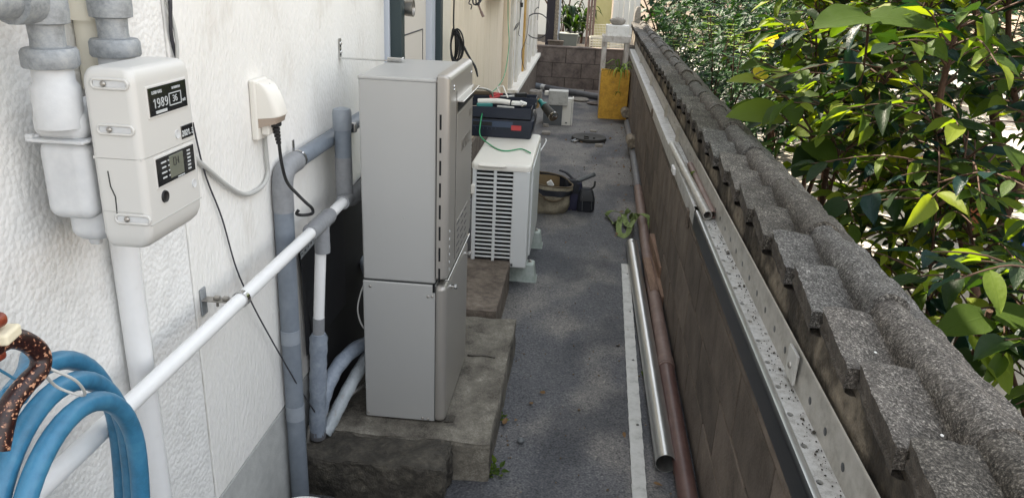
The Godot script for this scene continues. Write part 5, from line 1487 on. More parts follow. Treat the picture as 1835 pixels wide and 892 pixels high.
# ---------- steelwork on the ledge of the right wall ----------
func ledge_steel() -> void:
	var t := thing("steel_channel", "long galvanised steel angle with drilled holes lying along the ledge of the block wall", "steel channel")
	var g := Geo.new()
	# outer plate, seen edge-on from the alley: dark zinc that mirrors the sky along its bend
	for k in 1:
		var rows := []
		for q in [[-0.004, 0.634], [-0.004, 0.690], [-0.0025, 0.6965], [0.002, 0.7005], [0.010, 0.702], [0.016, 0.7022]]:
			var r := []
			for z in [1.0, -1.0, -2.9]: r.append(V(fx(z) + q[0], q[1], z))
			rows.append(r)
		g.patch(rows, 3)
	put(g, "outer_plate", M.steel_dark, t)
	g = Geo.new()
	for k in 1:
		var rows := []
		for q in [[0.0015, 0.7035], [0.006, 0.7042], [0.014, 0.7040], [0.0165, 0.7025]]:
			var r := []
			for z in [1.0, -1.0, -2.9]: r.append(V(fx(z) + q[0], q[1], z))
			rows.append(r)
		g.patch(rows, 3)
	put(g, "bend", M.steel, t)
	# drilled tray
	g = Geo.new()
	var z := 0.9
	while z > -2.88:
		g.holed(Transform3D(Basis(V(1, 0, 0), V(0, 0, -1), V(0, 1, 0)), V(fx(z - 0.0572) + 0.037, 0.7018, z - 0.0572)), 0.046, 0.1144, 0.0065, 0.0085, -0.012, 0.008)
		z -= 0.1142
	put(g, "tray", M.tray, t)
	# inner flange with its rolled top
	g = Geo.new()
	var rows2 := []
	for q in [[0.0585, 0.700], [0.0600, 0.704], [0.0605, 0.74], [0.0605, 0.742], [0.0625, 0.750], [0.063, 0.780], [0.0645, 0.784], [0.067, 0.7855]]:
		var r := []
		for zz in [1.0, -1.0, -2.9, -3.4]: r.append(V(fx(zz) + q[0], q[1], zz))
		rows2.append(r)
	g.patch(rows2, 4)
	put(g, "inner_flange", M.flange, t)
	z = 0.9
	while z > -2.85:
		g = Geo.new(); g.lathe([Vector2(0, 0), Vector2(0.0085, 0), Vector2(0.0085, 0.0006), Vector2(0, 0.0008)], Transform3D(along(V(-1, 0, 0)), V(fx(z) + 0.0608, 0.736, z - 0.06)), 12)
		put(g, "flange_hole", M.steel_dark, t)  # dark discs on the flange, spaced like the tray holes
		z -= 0.1142
	# far length: slotted angle, a different older piece
	var t2 := thing("slotted_angle", "older pale slotted steel angle continuing along the far ledge of the wall", "steel angle")
	g = Geo.new()
	z = -2.95
	while z > -9.6:
		g.holed(Transform3D(Basis(V(1, 0, 0), V(0, 0, -1), V(0, 1, 0)), V(fx(z - 0.03) + 0.030, 0.7045, z - 0.03)), 0.062, 0.0602, 0.016, 0.0042, 0.0, 0.006)
		z -= 0.06
	put(g, "tray", M.tray, t2)
	g = Geo.new()
	for k in 1:
		var rows := []
		for q in [[-0.003, 0.64], [-0.004, 0.70], [-0.001, 0.7045]]:
			var r := []
			for zz in [-2.9, -6.0, -9.6]: r.append(V(fx(zz) + q[0], q[1], zz))
			rows.append(r)
		g.patch(rows, 3)
	put(g, "lip", M.tray, t2)
	g = Geo.new()
	z = -3.4
	while z > -9.6:
		g.holed(Transform3D(Basis(V(0, 1, 0), V(0, 0, -1), V(-1, 0, 0)), V(fx(z - 0.06) + 0.064, 0.745, z - 0.06)), 0.084, 0.1202, 0.004, 0.013, 0.0, 0.006)
		z -= 0.12
	put(g, "upright", M.flange, t2)
	for zz in [-4.15, -4.9, -6.35, -8.0]:
		g = Geo.new(); g.rbox(V(fx(zz) + 0.045, 0.755, zz), V(0.004, 0.085, 0.05), 0.0015, 1, Basis(V(0, 1, 0), 0.25)); put(g, "cleat", M.flange, t2)
	# round tube lying in the tray
	g = Geo.new(); g.pipe([V(fx(-2.78) + 0.028, 0.7215, -2.78), V(fx(-4.0) + 0.005, 0.722, -4.02)], 0.0165, 0.0022, 22)
	single(g, "steel_pipe", M.flange, "thin galvanised steel pipe lying in the channel on top of the wall", "steel pipe")
	g = Geo.new(); g.pipe([V(fx(-2.78) + 0.052, 0.7195, -2.80), V(fx(-4.0) + 0.05, 0.72, -3.6)], 0.014, 0.002, 16)
	single(g, "steel_pipe", M.brown_dusty, "second thin rusty pipe beside the galvanised one in the channel", "steel pipe")
	# bolted square plate
	t = thing("joint_plate", "square grey steel plate bolted to the inner side of the channel", "steel plate", "", V(fx(-1.57) + 0.052, 0.750, -1.575))
	g = Geo.new(); g.rbox(Vector3.ZERO, V(0.007, 0.072, 0.066), 0.002, 1); put(g, "plate", M.alu, t)
	g = Geo.new(); cross_head(g, V(-0.0035, -0.002, 0), V(-1, 0, 0), 0.008); put(g, "bolt", M.brushed, t)
	# cleat plates on the alley face
	var k2 := 0
	for q in [[-3.05, 0.625, 0.075, 0.05], [-3.7, 0.665, 0.03, 0.10], [-5.3, 0.672, 0.05, 0.05]]:
		g = Geo.new(); g.rbox(V(fx(q[0]) - 0.008, q[1], q[0]), V(0.012, q[2], q[3]), 0.002, 1)
		single(g, "cleat_plate", [M.pad_brown, M.pvc_white, M.pad_brown][k2], ["brown plate fixed below the channel on the alley face of the wall", "small white chip of plate hanging from the channel's lip", "small dark plate far along the channel's lip"][k2], "plate", "small plates on the wall face")
		k2 += 1
	# crumbs of dirt in the tray
	var rng := RandomNumberGenerator.new(); rng.seed = 5
	var gg := Geo.new()
	gg.lathe([Vector2(0, -0.5), Vector2(0.5, -0.2), Vector2(0.5, 0.15), Vector2(0, 0.4)], Transform3D(), 5, true)
	var mm := MultiMesh.new(); mm.transform_format = MultiMesh.TRANSFORM_3D; mm.mesh = gg.mesh()
	mm.instance_count = 420
	for i in 420:
		var zz := rng.randf_range(-4.2, -0.9)
		var s := rng.randf_range(0.0015, 0.0045) * (2.0 if rng.randf() < 0.05 else 1.0)
		var off := 0.057 - absf(rng.randfn(0, 0.012)) if rng.randf() < 0.7 else rng.randf_range(0.02, 0.057)
		mm.set_instance_transform(i, Transform3D(Basis.from_euler(V(rng.randf() * 6, rng.randf() * 6, 0)).scaled(V(s, s * 0.7, s * 1.5)), V(fx(zz) + off, 0.7025 + s * 0.3, zz)))
	var mi := MultiMeshInstance3D.new(); mi.multimesh = mm; mi.name = "tray_dirt"; mi.material_override = M.stone
	tag(mi, "dark crumbs of dirt gathered in the bend of the steel channel", "dirt"); mi.set_meta("kind", "stuff")
	add_child(mi, true)

# ---------- the far end of the alley ----------
func far_end() -> void:
	var w := thing("end_wall", "low grey concrete block wall closing the far end of the alley", "wall", "", V(0, 0, -10.8))
	var g := Geo.new()
	var ys := [[0.0, 0.165], [0.17, 0.362], [0.367, 0.56]]
	for c in 3:
		var x := -0.66
		var first := true
		while x < 0.60:
			var l := 0.4 if not (first and c % 2) else 0.22
			l = minf(l, 0.60 - x)
			g = Geo.new(); g.rbox(V(x + l / 2, (ys[c][0] + ys[c][1]) / 2, -0.05), V(l - 0.006, ys[c][1] - ys[c][0], 0.10), 0.004, 1)
			put(g, "block", M.end_block, w)
			x += l
			first = false
	g = Geo.new(); g.box(V(-0.03, 0.28, -0.052), V(1.256, 0.555, 0.086)); put(g, "mortar", M.joint, w)
	g = Geo.new(); g.rbox(V(-0.03, 0.574, -0.055), V(1.27, 0.024, 0.125), 0.006, 2); put(g, "cap", M.end_block, w)

	# stand of weathered posts with a foam planter and a stone
	var t := thing("post_stand", "tall stand of weathered white posts and a top rail against the block wall", "stand", "", V(0.36, 0, -9.72))
	for x in [-0.135, 0.135]:
		for z in [0.10, -0.14]:
			g = Geo.new(); g.rbox(V(x, 0.41, z), V(0.055, 0.82, 0.05), 0.004, 1); put(g, "leg", M.post, t)
	g = Geo.new(); g.rbox(V(0, 0.80, 0.13), V(0.33, 0.06, 0.02), 0.003, 1); put(g, "rail", M.post, t)
	g = Geo.new(); g.rbox(V(0, 0.835, -0.02), V(0.34, 0.018, 0.32), 0.003, 1); put(g, "top_board", M.post, t)
	t = thing("foam_planter", "white foam trough standing on the post stand under a round stone", "planter", "", V(0.365, 0.845, -9.72))
	g = Geo.new(); g.loft([[0.0, 0.262, 0.21, 0.02], [0.10, 0.275, 0.22, 0.02], [0.118, 0.275, 0.22, 0.02], [0.122, 0.268, 0.214, 0.018]], Transform3D(), 3); put(g, "trough", M.foam, t)
	var f := FastNoiseLite.new(); f.seed = 12; f.frequency = 6.0
	g = Geo.new()
	var rows := []
	for i in 13:
		var a := PI * (i / 12.0 - 0.5)
		var r := []
		for j in 24:
			var b := TAU * j / 24
			var p := V(cos(a) * cos(b) * 0.098, sin(a) * 0.048, cos(a) * sin(b) * 0.075)
			r.append(V(0.362, 1.008, -9.72) + p * (1.0 + 0.25 * f.get_noise_3dv(p * 3.0)))
		rows.append(r)
	g.patch(rows, 24, true, true)
	single(g, "round_stone", M.pebble, "round grey stone weighing down the white foam planter", "stone")
	# yellow steel planter with a spider plant
	t = thing("yellow_planter", "upright yellow painted steel box with rusty patches at the foot of the stand", "planter", "", V(0.352, 0, -8.88))
	g = Geo.new()
	g.rbox(V(0, 0.262, 0.13), V(0.315, 0.524, 0.006), 0.002, 1, Basis(V(1, 0, 0), -0.01))
	g.rbox(V(0, 0.262, -0.13), V(0.315, 0.524, 0.006), 0.002, 1)
	g.rbox(V(-0.156, 0.262, 0), V(0.006, 0.524, 0.26), 0.002, 1); g.rbox(V(0.156, 0.262, 0), V(0.006, 0.524, 0.26), 0.002, 1)
	put(g, "sheet_box", M.yellow_paint, t)
	g = Geo.new(); g.box(V(0, 0.45, 0), V(0.305, 0.02, 0.25)); put(g, "soil", M.earth, t)
	var rng := RandomNumberGenerator.new(); rng.seed = 3
	t = thing("spider_plant", "variegated spider plant arching over the front of the yellow box", "plant", "", V(0.40, 0.46, -8.80))
	for i in 20:
		var a := rng.randf_range(0, TAU)
		if i < 7: a = rng.randf_range(0.4, 2.7)
		var l := rng.randf_range(0.12, 0.24)
		var h := rng.randf_range(0.08, 0.2)
		var c := curve([V(0, 0, 0), V(cos(a) * l * 0.4, h, sin(a) * l * 0.4), V(cos(a) * l * 0.85, h * 0.8, sin(a) * l * 0.85), V(cos(a) * l * 1.1, h * 0.15 if i < 12 else h * 0.9, sin(a) * l * 1.1)], 4)
		put(blade(c, 0.008), "leaf", M.leaf_mid if i % 3 else M.leaf_tip, t)
	g = Geo.new(); g.tube(curve([V(0, 0.05, 0.05), V(0.01, 0.12, 0.13), V(0.0, 0.02, 0.19), V(-0.01, -0.14, 0.20)], 5), 0.003, 6); put(g, "runner", M.leaf_tip, t)
	for i in 6:
		var a := TAU * i / 6.0
		var c := curve([V(-0.01, -0.14, 0.20), V(-0.01 + cos(a) * 0.03, -0.135, 0.20 + sin(a) * 0.02), V(-0.01 + cos(a) * 0.055, -0.175, 0.20 + sin(a) * 0.03)], 4)
		put(blade(c, 0.007), "leaf", M.leaf_mid, t)

	g = Geo.new(); g.tube([V(-0.674, 0.05, -10.728), V(0.232, 0.045, -10.06)], 0.0385, 20)
	t = thing("pvc_pipe", "thick grey plastic pipe lying slanted on the ground before the end wall", "pipe")
	put(g, "pipe", M.grey_pvc_dark, t)
	g = Geo.new(); g.tube([V(-0.56, 0.0494, -10.644), V(-0.50, 0.0491, -10.60)], 0.0392, 20); put(g, "white_band", M.foam, t)
	g = Geo.new(); g.tube([V(-0.69, 0.0502, -10.74), V(-0.56, 0.0494, -10.644)], 0.0425, 20); put(g, "socket", M.pvc_pale, t)
	var fl := FastNoiseLite.new(); fl.seed = 15; fl.frequency = 8.0
	var sl := [[V(-0.38, 0, -10.42), V(0.02, 0.032, -10.75), M.pebble, "pale paving slab lying against the end wall, left of two"], [V(0.03, 0, -10.40), V(0.30, 0.03, -10.74), M.end_block, "greyer paving slab against the end wall, right of two"]]
	for s in sl:
		single(slab(s[0], s[1], fl, 0.003, 8), "paving_slab", s[2], s[3], "paving slab", "paving slabs by the end wall")
	g = Geo.new(); g.lathe([Vector2(0, 0), Vector2(0.10, 0.002), Vector2(0.112, 0.02), Vector2(0.095, 0.034), Vector2(0, 0.036)], Transform3D(Basis(), V(-0.02, 0, -9.93)), 20); single(g, "flat_stone", M.pebble, "round flat grey stone in front of the slanted grey pipe", "stone", "flat stones")
	g = Geo.new(); g.lathe([Vector2(0, 0), Vector2(0.12, 0.002), Vector2(0.13, 0.015), Vector2(0.11, 0.026), Vector2(0, 0.028)], Transform3D(Basis().scaled(V(1, 1, 0.7)), V(0.19, 0, -9.72)), 20); single(g, "flat_stone", M.end_block, "darker flat stone at the foot of the yellow box", "stone", "flat stones")
	single(slab(V(-0.66, 0, -9.2), V(-0.512, 0.085, -9.4), fl, 0.012, 10), "ochre_brick", M.ochre_stone, "rough ochre stone block at the foot of the house bay", "stone block", "rough blocks by the house bay")
	single(slab(V(-0.66, 0, -9.5), V(-0.5, 0.15, -9.72), fl, 0.012, 10), "grey_brick", M.pebble, "rough grey block standing behind the ochre one", "stone block", "rough blocks by the house bay")

	# old finned unit with a silver box on top
	t = thing("finned_unit", "small grey appliance with a white louvred side and a silver box on top", "appliance", "", V(-0.22, 0, -8.25))
	g = Geo.new(); g.rbox(V(-0.08, 0.11, -0.02), V(0.20, 0.22, 0.2), 0.006, 2); put(g, "dark_case", M.grey_box, t)
	g = Geo.new(); g.rbox(V(-0.03, 0.29, 0.02), V(0.205, 0.15, 0.14), 0.006, 2); put(g, "silver_box", M.alu, t)
	g = Geo.new(); g.rbox(V(-0.155, 0.33, 0.03), V(0.05, 0.05, 0.05), 0.01, 2); put(g, "valve", M.ivory_plastic, t)
	g = Geo.new(); g.rbox(V(0.06, 0.135, 0.05), V(0.11, 0.27, 0.014), 0.004, 1); g.rbox(V(0.125, 0.145, -0.03), V(0.012, 0.29, 0.17), 0.003, 1); put(g, "white_panel", M.ivory_plastic, t)
	g = Geo.new(); g.rbox(V(0.068, 0.03, 0.0585), V(0.02, 0.014, 0.003), 0.001, 1); put(g, "badge", M.grey_box, t)
	for i in 6:
		g = Geo.new(); g.rbox(V(0.09, 0.275 - 0.0, 0.035 - 0.026 * i), V(0.075, 0.012, 0.006), 0.0015, 1, Basis(V(1, 0, 0), 0.5)); put(g, "louvre", M.ivory_plastic, t)

	# ---- behind the end wall
	t = thing("door_frame", "dark timber door post with a bare wood strip at the far corner of the house", "door frame", "", V(-0.47, 0.5, -11.32))
	g = Geo.new(); g.rbox(V(-0.055, 1.1, 0), V(0.115, 2.2, 0.06), 0.004, 1); put(g, "dark_post", M.dark_wood, t)
	g = Geo.new(); g.rbox(V(0.03, 1.1, 0.006), V(0.05, 2.2, 0.05), 0.004, 1); put(g, "wood_strip", M.wood_grey, t)
	g = Geo.new(); g.rbox(V(0.072, 1.1, -0.03), V(0.028, 2.2, 0.03), 0.004, 1); put(g, "pale_strip", M.frame_blue, t)
	t = thing("plant_trough", "brown plastic planting trough standing behind the end wall, left of the grey crate", "planter", "", V(-0.42, 0.5, -11.03))
	g = Geo.new(); g.loft([[0.0, 0.19, 0.13, 0.015], [0.125, 0.215, 0.15, 0.015], [0.13, 0.23, 0.165, 0.015], [0.142, 0.23, 0.165, 0.015]], Transform3D(), 3); put(g, "trough", M.pad_brown, t)
	t = thing("grey_crate", "large grey green plastic crate behind the end wall below the palm", "crate", "", V(-0.255, 0.5, -11.45))
	g = Geo.new(); g.loft([[0.0, 0.24, 0.28, 0.02], [0.20, 0.27, 0.31, 0.02], [0.205, 0.285, 0.325, 0.02], [0.218, 0.285, 0.325, 0.02], [0.22, 0.27, 0.31, 0.02]], Transform3D(), 3); put(g, "tub", M.crate_grey, t)
	g = Geo.new()
	rows = []
	for i in 8:
		var r := []
		for j in 14:
			r.append(V(-0.30 + 0.018 * j, 0.735 + 0.05 * sin(i * 1.1 + j * 0.8) * sin(j * 0.5 + i), -11.42 - 0.02 * i + 0.02 * sin(j)))
		rows.append(r)
	g.patch(rows, 14)
	single(g, "plastic_sheet", M.void, "crumpled black plastic sheet heaped on the grey green crate", "plastic sheet")
	for k in 3:
		g = Geo.new(); g.tube([V(0.0 + 0.042 * k, 0.4, -11.8 - 0.02 * (k % 2)), V(0.006 + 0.046 * k, 2.6, -11.85)], 0.018, 14)
		single(g, "brown_rod", M.brown_dusty, ["leftmost of the three brown pipes standing beside the olive wall", "middle of the three brown pipes standing beside the olive wall", "brown pipe nearest the olive wall of the three standing ones"][k], "pipe", "brown pipes standing on end")
	# neighbour: olive wall and pale corrugated sheet
	t = thing("olive_wall_panel", "olive yellow painted wall panel of the building behind the end wall", "wall panel", "", V(0.22, 0.4, -13.0))
	g = Geo.new(); g.rbox(V(0, 1.4, 0), V(0.30, 2.8, 0.08), 0.006, 1); put(g, "panel", M.olive_wall, t)
	g = Geo.new(); g.rbox(V(-0.155, 1.4, 0.02), V(0.03, 2.8, 0.06), 0.004, 1); put(g, "edging", M.beige_trim, t)
	t = thing("corrugated_fence", "pale upright corrugated sheet fence to the right of the olive wall", "fence", "", V(0.58, 0.4, -12.9))
	var x := -0.19
	for k in 5:
		g = Geo.new(); g.rbox(V(x + 0.04, 1.3, 0.0 if k % 2 else 0.03), V(0.084, 2.6, 0.02), 0.008, 2); put(g, "sheet_rib", M.pale_wall, t)
		x += 0.085
	t = thing("stone_post", "rough grey stone post standing behind the end of the coping wall", "post", "", V(0.70, 0.3, -11.6))
	g = Geo.new(); g.loft([[0.0, 0.11, 0.11, 0.03], [0.4, 0.10, 0.10, 0.03], [0.72, 0.09, 0.095, 0.03, 0.006], [0.80, 0.07, 0.07, 0.03, 0.01], [0.82, 0.03, 0.03, 0.012, 0.01]], Transform3D(), 4); put(g, "shaft", M.pebble, t)
	t = thing("back_wall", "pale rendered garden wall far behind the palms", "wall", "", V(-0.9, 0.3, -15.2))
	g = Geo.new(); g.rbox(V(0, 1.3, 0), V(2.6, 2.6, 0.15), 0.01, 1); put(g, "panel", M.pale_wall, t)
	g = Geo.new(); g.rbox(V(0, 2.62, 0), V(2.7, 0.06, 0.22), 0.01, 1); put(g, "cap", M.pebble, t)
	# wire crate
	t = thing("wire_crate", "cream plastic lattice crate standing behind the post stand", "crate", "", V(0.30, 0.5, -11.45))
	for y in [0.0, 0.035, 0.07, 0.105, 0.14, 0.17]:
		for s in [-0.14, 0.14]:
			g = Geo.new(); g.rbox(V(0, y + 0.01, s), V(0.5, 0.011 if y < 0.16 else 0.022, 0.008), 0.002, 1); put(g, "lattice_bar", M.cream_pipe, t)
	for i in 13:
		g = Geo.new(); g.rbox(V(-0.245 + 0.041 * i, 0.085, 0.143), V(0.009, 0.17, 0.007), 0.002, 1); put(g, "lattice_bar", M.cream_pipe, t)
	for s in [-0.25, 0.25]:
		g = Geo.new(); g.rbox(V(s, 0.09, 0), V(0.008, 0.18, 0.28), 0.002, 1); put(g, "end_panel", M.cream_pipe, t)
	t = thing("wire_basket", "cream wire basket standing on end behind the lattice crate", "basket", "", V(0.20, 0.68, -11.75))
	for i in 9:
		g = Geo.new(); g.tube([V(-0.09 + 0.0225 * i, 0, 0), V(-0.09 + 0.0225 * i, 0.16, 0)], 0.0028, 6); put(g, "wire", M.cream_pipe, t)
	for i in 5:
		g = Geo.new(); g.tube([V(-0.095, 0.005 + 0.038 * i, 0), V(0.095, 0.005 + 0.038 * i, 0)], 0.0035 if i in [0, 4] else 0.0025, 6); put(g, "wire", M.cream_pipe, t)
	# leafy plants between the door post and the pipes
	palm(V(-0.20, 0.55, -12.0), 26, 0.6, 3, "broad leaved palm like plant behind the grey crate", "leaf_dark")
	palm(V(-0.30, 0.5, -12.35), 30, 0.75, 4, "darker bushy palm at the back beside the dark door post", "leaf_small_dark")
	palm(V(-0.08, 0.5, -12.45), 22, 0.7, 6, "dark green palm at the back beside the brown pipes", "leaf_dark")

func blade(c: Array, w: float) -> Geo:
	var g := Geo.new()
	var rows := []
	for i in c.size():
		var d: Vector3 = (c[mini(i + 1, c.size() - 1)] - c[maxi(i - 1, 0)]).normalized()
		var s := d.cross(Vector3.UP)
		s = (s.normalized() if s.length() > 0.1 else Vector3.RIGHT)
		var k := w * sin(PI * clampf(0.12 + 0.88 * i / float(c.size() - 1), 0, 1)) + 0.0005
		var n := s.cross(d) * k * 0.35
		rows.append([c[i] - s * k + n, c[i], c[i] + s * k + n])
	g.patch(rows, 3)
	return g

func palm(at: Vector3, n: int, h: float, sd: int, label: String, mk: String) -> void:
	var t := thing("palm_plant", label, "plant", "plants behind the end wall", at)
	var rng := RandomNumberGenerator.new(); rng.seed = sd
	var g := Geo.new(); g.tube([V(0, 0, 0), V(0.01, h * 0.3, 0)], 0.02, 8); put(g, "stem", M.bark, t)
	for i in n:
		var a := rng.randf() * TAU
		var l := rng.randf_range(0.18, 0.34)
		var up := h * rng.randf_range(0.3, 1.0)
		var b := V(0, h * rng.randf_range(0.1, 0.35), 0)
		var d := V(cos(a), 0, sin(a))
		var c := curve([b, b + d * l * 0.35 + V(0, up * 0.45, 0), b + d * l * 0.75 + V(0, up * 0.55, 0), b + d * l * 1.05 + V(0, up * 0.35, 0)], 5)
		put(blade(c, rng.randf_range(0.018, 0.032)), "leaf", M[mk] if rng.randf() < 0.85 else M.leaf_mid, t)

func wall_cables() -> void:
	# black cable bundle hung behind the heater
	var t := thing("cable_bundle", "bundle of black cable tied in a long loop on the beige siding behind the heater", "cable", "", V(-0.705, 1.15, -4.25))
	for k in 7:
		var g := Geo.new()
		var c := []
		for i in 25:
			var a := TAU * i / 24.0
			c.append(V(cos(a) * (0.012 + 0.004 * k) + 0.004 * k - 0.012, sin(a) * (0.085 - 0.005 * (k % 3)) - 0.012 * (k % 2), 0.006 * sin(a * 2 + k) + 0.003 * k))
		g.tube(c, 0.0045, 7, false); put(g, "loop", M.black, t)
	var g2 := Geo.new(); g2.tube(curve([V(-0.01, 0.08, 0), V(-0.012, 0.15, 0), V(-0.008, 0.4, 0)], 4), 0.0045, 7); put(g2, "lead", M.black, t)
	for k in 2:
		g2 = Geo.new(); g2.tube(curve([V(0.0, 0.075, 0.01), V(0.03, 0.03, 0.01), V(0.065, -0.03 - 0.01 * k, 0.02), V(0.11 + 0.006 * k, -0.105, 0.03), V(0.13, -0.16, 0.03)], 5), 0.0045, 7); put(g2, "lead", M.black, t)
	t = thing("loose_lead", "dark lead with its plug dangling from the top of the beige siding", "cable", "", V(-0.69, 1.34, -5.0))
	for k in 3:
		g2 = Geo.new(); g2.tube(curve([V(-0.03 + 0.01 * k, 0.3, 0), V(-0.035 + 0.02 * k, 0.03, 0), V(-0.02 + 0.012 * k, -0.01, 0), V(0.0, 0.0, 0.01), V(0.012 + 0.004 * k, 0.03, 0), V(0.01, 0.2, 0)], 5), 0.005, 7); put(g2, "loop", M.wire_dark, t)
	g2 = Geo.new(); g2.tube([V(0.0, -0.005, 0), V(0.022, -0.055, 0)], 0.0065, 8); g2.tube([V(0.02, -0.05, 0), V(0.036, -0.082, 0)], 0.009, 8); put(g2, "plug", M.brown_dusty, t)
	g2 = Geo.new(); g2.tube(curve([V(-0.05, 0.02, 0), V(-0.058, -0.005, 0), V(-0.04, -0.015, 0), V(-0.045, -0.04, 0)], 4), 0.004, 6); put(g2, "tail", M.wire_dark, t)
	t = thing("wire_coil", "dark cable hung up as one large round coil on the house bay's boards", "cable", "", V(-0.555, 0.97, -8.8))
	for k in 2:
		g2 = Geo.new()
		var c := []
		for i in 37:
			var a := TAU * i / 36.0
			c.append(V(cos(a) * (0.135 + 0.003 * k), sin(a) * (0.13 + 0.004 * k), 0.02 * cos(a * 1.0) * k))
		g2.tube(c, 0.0042, 7, false); put(g2, "ring", M.wire_dark, t)
	g2 = Geo.new(); g2.tube(curve([V(-0.03, 0.135, 0), V(-0.025, 0.17, 0), V(0.0, 0.195, 0), V(0.012, 0.21, 0), V(0.01, 0.5, 0)], 5), 0.004, 6); g2.tube([V(0.0, 0.13, 0), V(0.004, 0.06, 0.01)], 0.003, 6); put(g2, "lead", M.wire_dark, t)
	t = thing("cable_loops", "slack grey loops of cable hanging from the shelf on the house bay", "cable", "", V(-0.67, 1.2, -7.3))
	for k in 4:
		g2 = Geo.new(); g2.tube(curve([V(-0.066 + 0.008 * k, 0.2, 0), V(-0.062 + 0.01 * k, -0.08, 0), V(-0.03 + 0.008 * k, -0.16 - 0.008 * k, 0.01), V(0.02, -0.17 + 0.012 * k, 0), V(0.052, -0.09, 0), V(0.062 - 0.004 * k, 0.06, 0), V(0.066, 0.25, 0)], 6), 0.0036, 7); put(g2, "loop", [M.wire_grey, M.wire_dark][k % 2], t)
	g2 = Geo.new(); g2.rbox(V(0.064, 0.045, 0), V(0.022, 0.04, 0.02), 0.004, 2); put(g2, "connector", M.black, t)
	g2 = Geo.new(); g2.tube(curve([V(0.05, -0.09, 0), V(0.052, -0.15, 0), V(0.045, -0.21, 0), V(0.06, -0.23, 0)], 4), 0.003, 6); put(g2, "tail", M.wire_dark, t)
	g2 = Geo.new(); g2.tube(curve([V(-0.60, 1.1, -8.2), V(-0.612, 0.93, -8.2), V(-0.632, 0.84, -8.2), V(-0.66, 0.76, -8.2), V(-0.655, 0.66, -8.2), V(-0.625, 0.57, -8.2)], 6), 0.0032, 6)
	single(g2, "hanging_wire", M.wire_dark, "thin dark wire trailing down the house bay below the round coil", "wire", "wires on the house bay")
	g2 = Geo.new(); g2.tube(curve([V(-0.632, 0.84, -8.21), V(-0.60, 0.82, -8.2), V(-0.585, 0.83, -8.2), V(-0.58, 0.90, -8.2)], 6), 0.0028, 6)
	single(g2, "hanging_wire", M.wire_grey, "pale wire looping sideways off the dark one on the house bay", "wire", "wires on the house bay")

# ---------- the garden behind the wall ----------
func leaf_mesh(kind: int) -> ArrayMesh:      # unit leaf: stalk at the origin, tip at +z, upper side +y
	var g := Geo.new()
	var n := 8
	var rows := []
	for i in n + 1:
		var f := i / float(n)
		var w := 0.0
		var drop := 0.0
		if kind == 0:      # ovate, pointed, slightly arched
			w = 0.29 * pow(sin(PI * pow(f, 0.75)), 0.85) * (1.0 - 0.25 * f); drop = -0.16 * f * f
		elif kind == 1:    # long ovate, folded along the rib
			w = 0.19 * pow(sin(PI * pow(f, 0.85)), 0.8); drop = -0.30 * f * f
		elif kind == 2:    # broad heart shape
			w = 0.40 * pow(sin(PI * pow(clampf(f * 0.97 + 0.03, 0, 1), 0.62)), 0.7) * (1.0 - 0.15 * f); drop = -0.22 * f * f
		else:              # narrow
			w = 0.13 * pow(sin(PI * pow(f, 0.8)), 0.9); drop = -0.2 * f * f
		w = maxf(w, 0.004)
		var fold: float = [0.25, 0.42, 0.14, 0.3][kind]
		var wave := 0.012 * sin(f * 17.0 + kind) * (1.0 if kind != 3 else 0.3)
		var back := -0.06 * (1.0 if kind == 2 else 0.0) * (1.0 - smoothstep(0.0, 0.25, f))
		rows.append([V(-w, drop + fold * w + wave, f + back), V(-w * 0.55, drop + fold * w * 0.40, f + back * 0.4), V(0, drop, f), V(w * 0.55, drop + fold * w * 0.40, f + back * 0.4), V(w, drop + fold * w - wave, f + back)])
	g.patch(rows, 5, false, true)
	return g.mesh()

var leaf_meshes := []

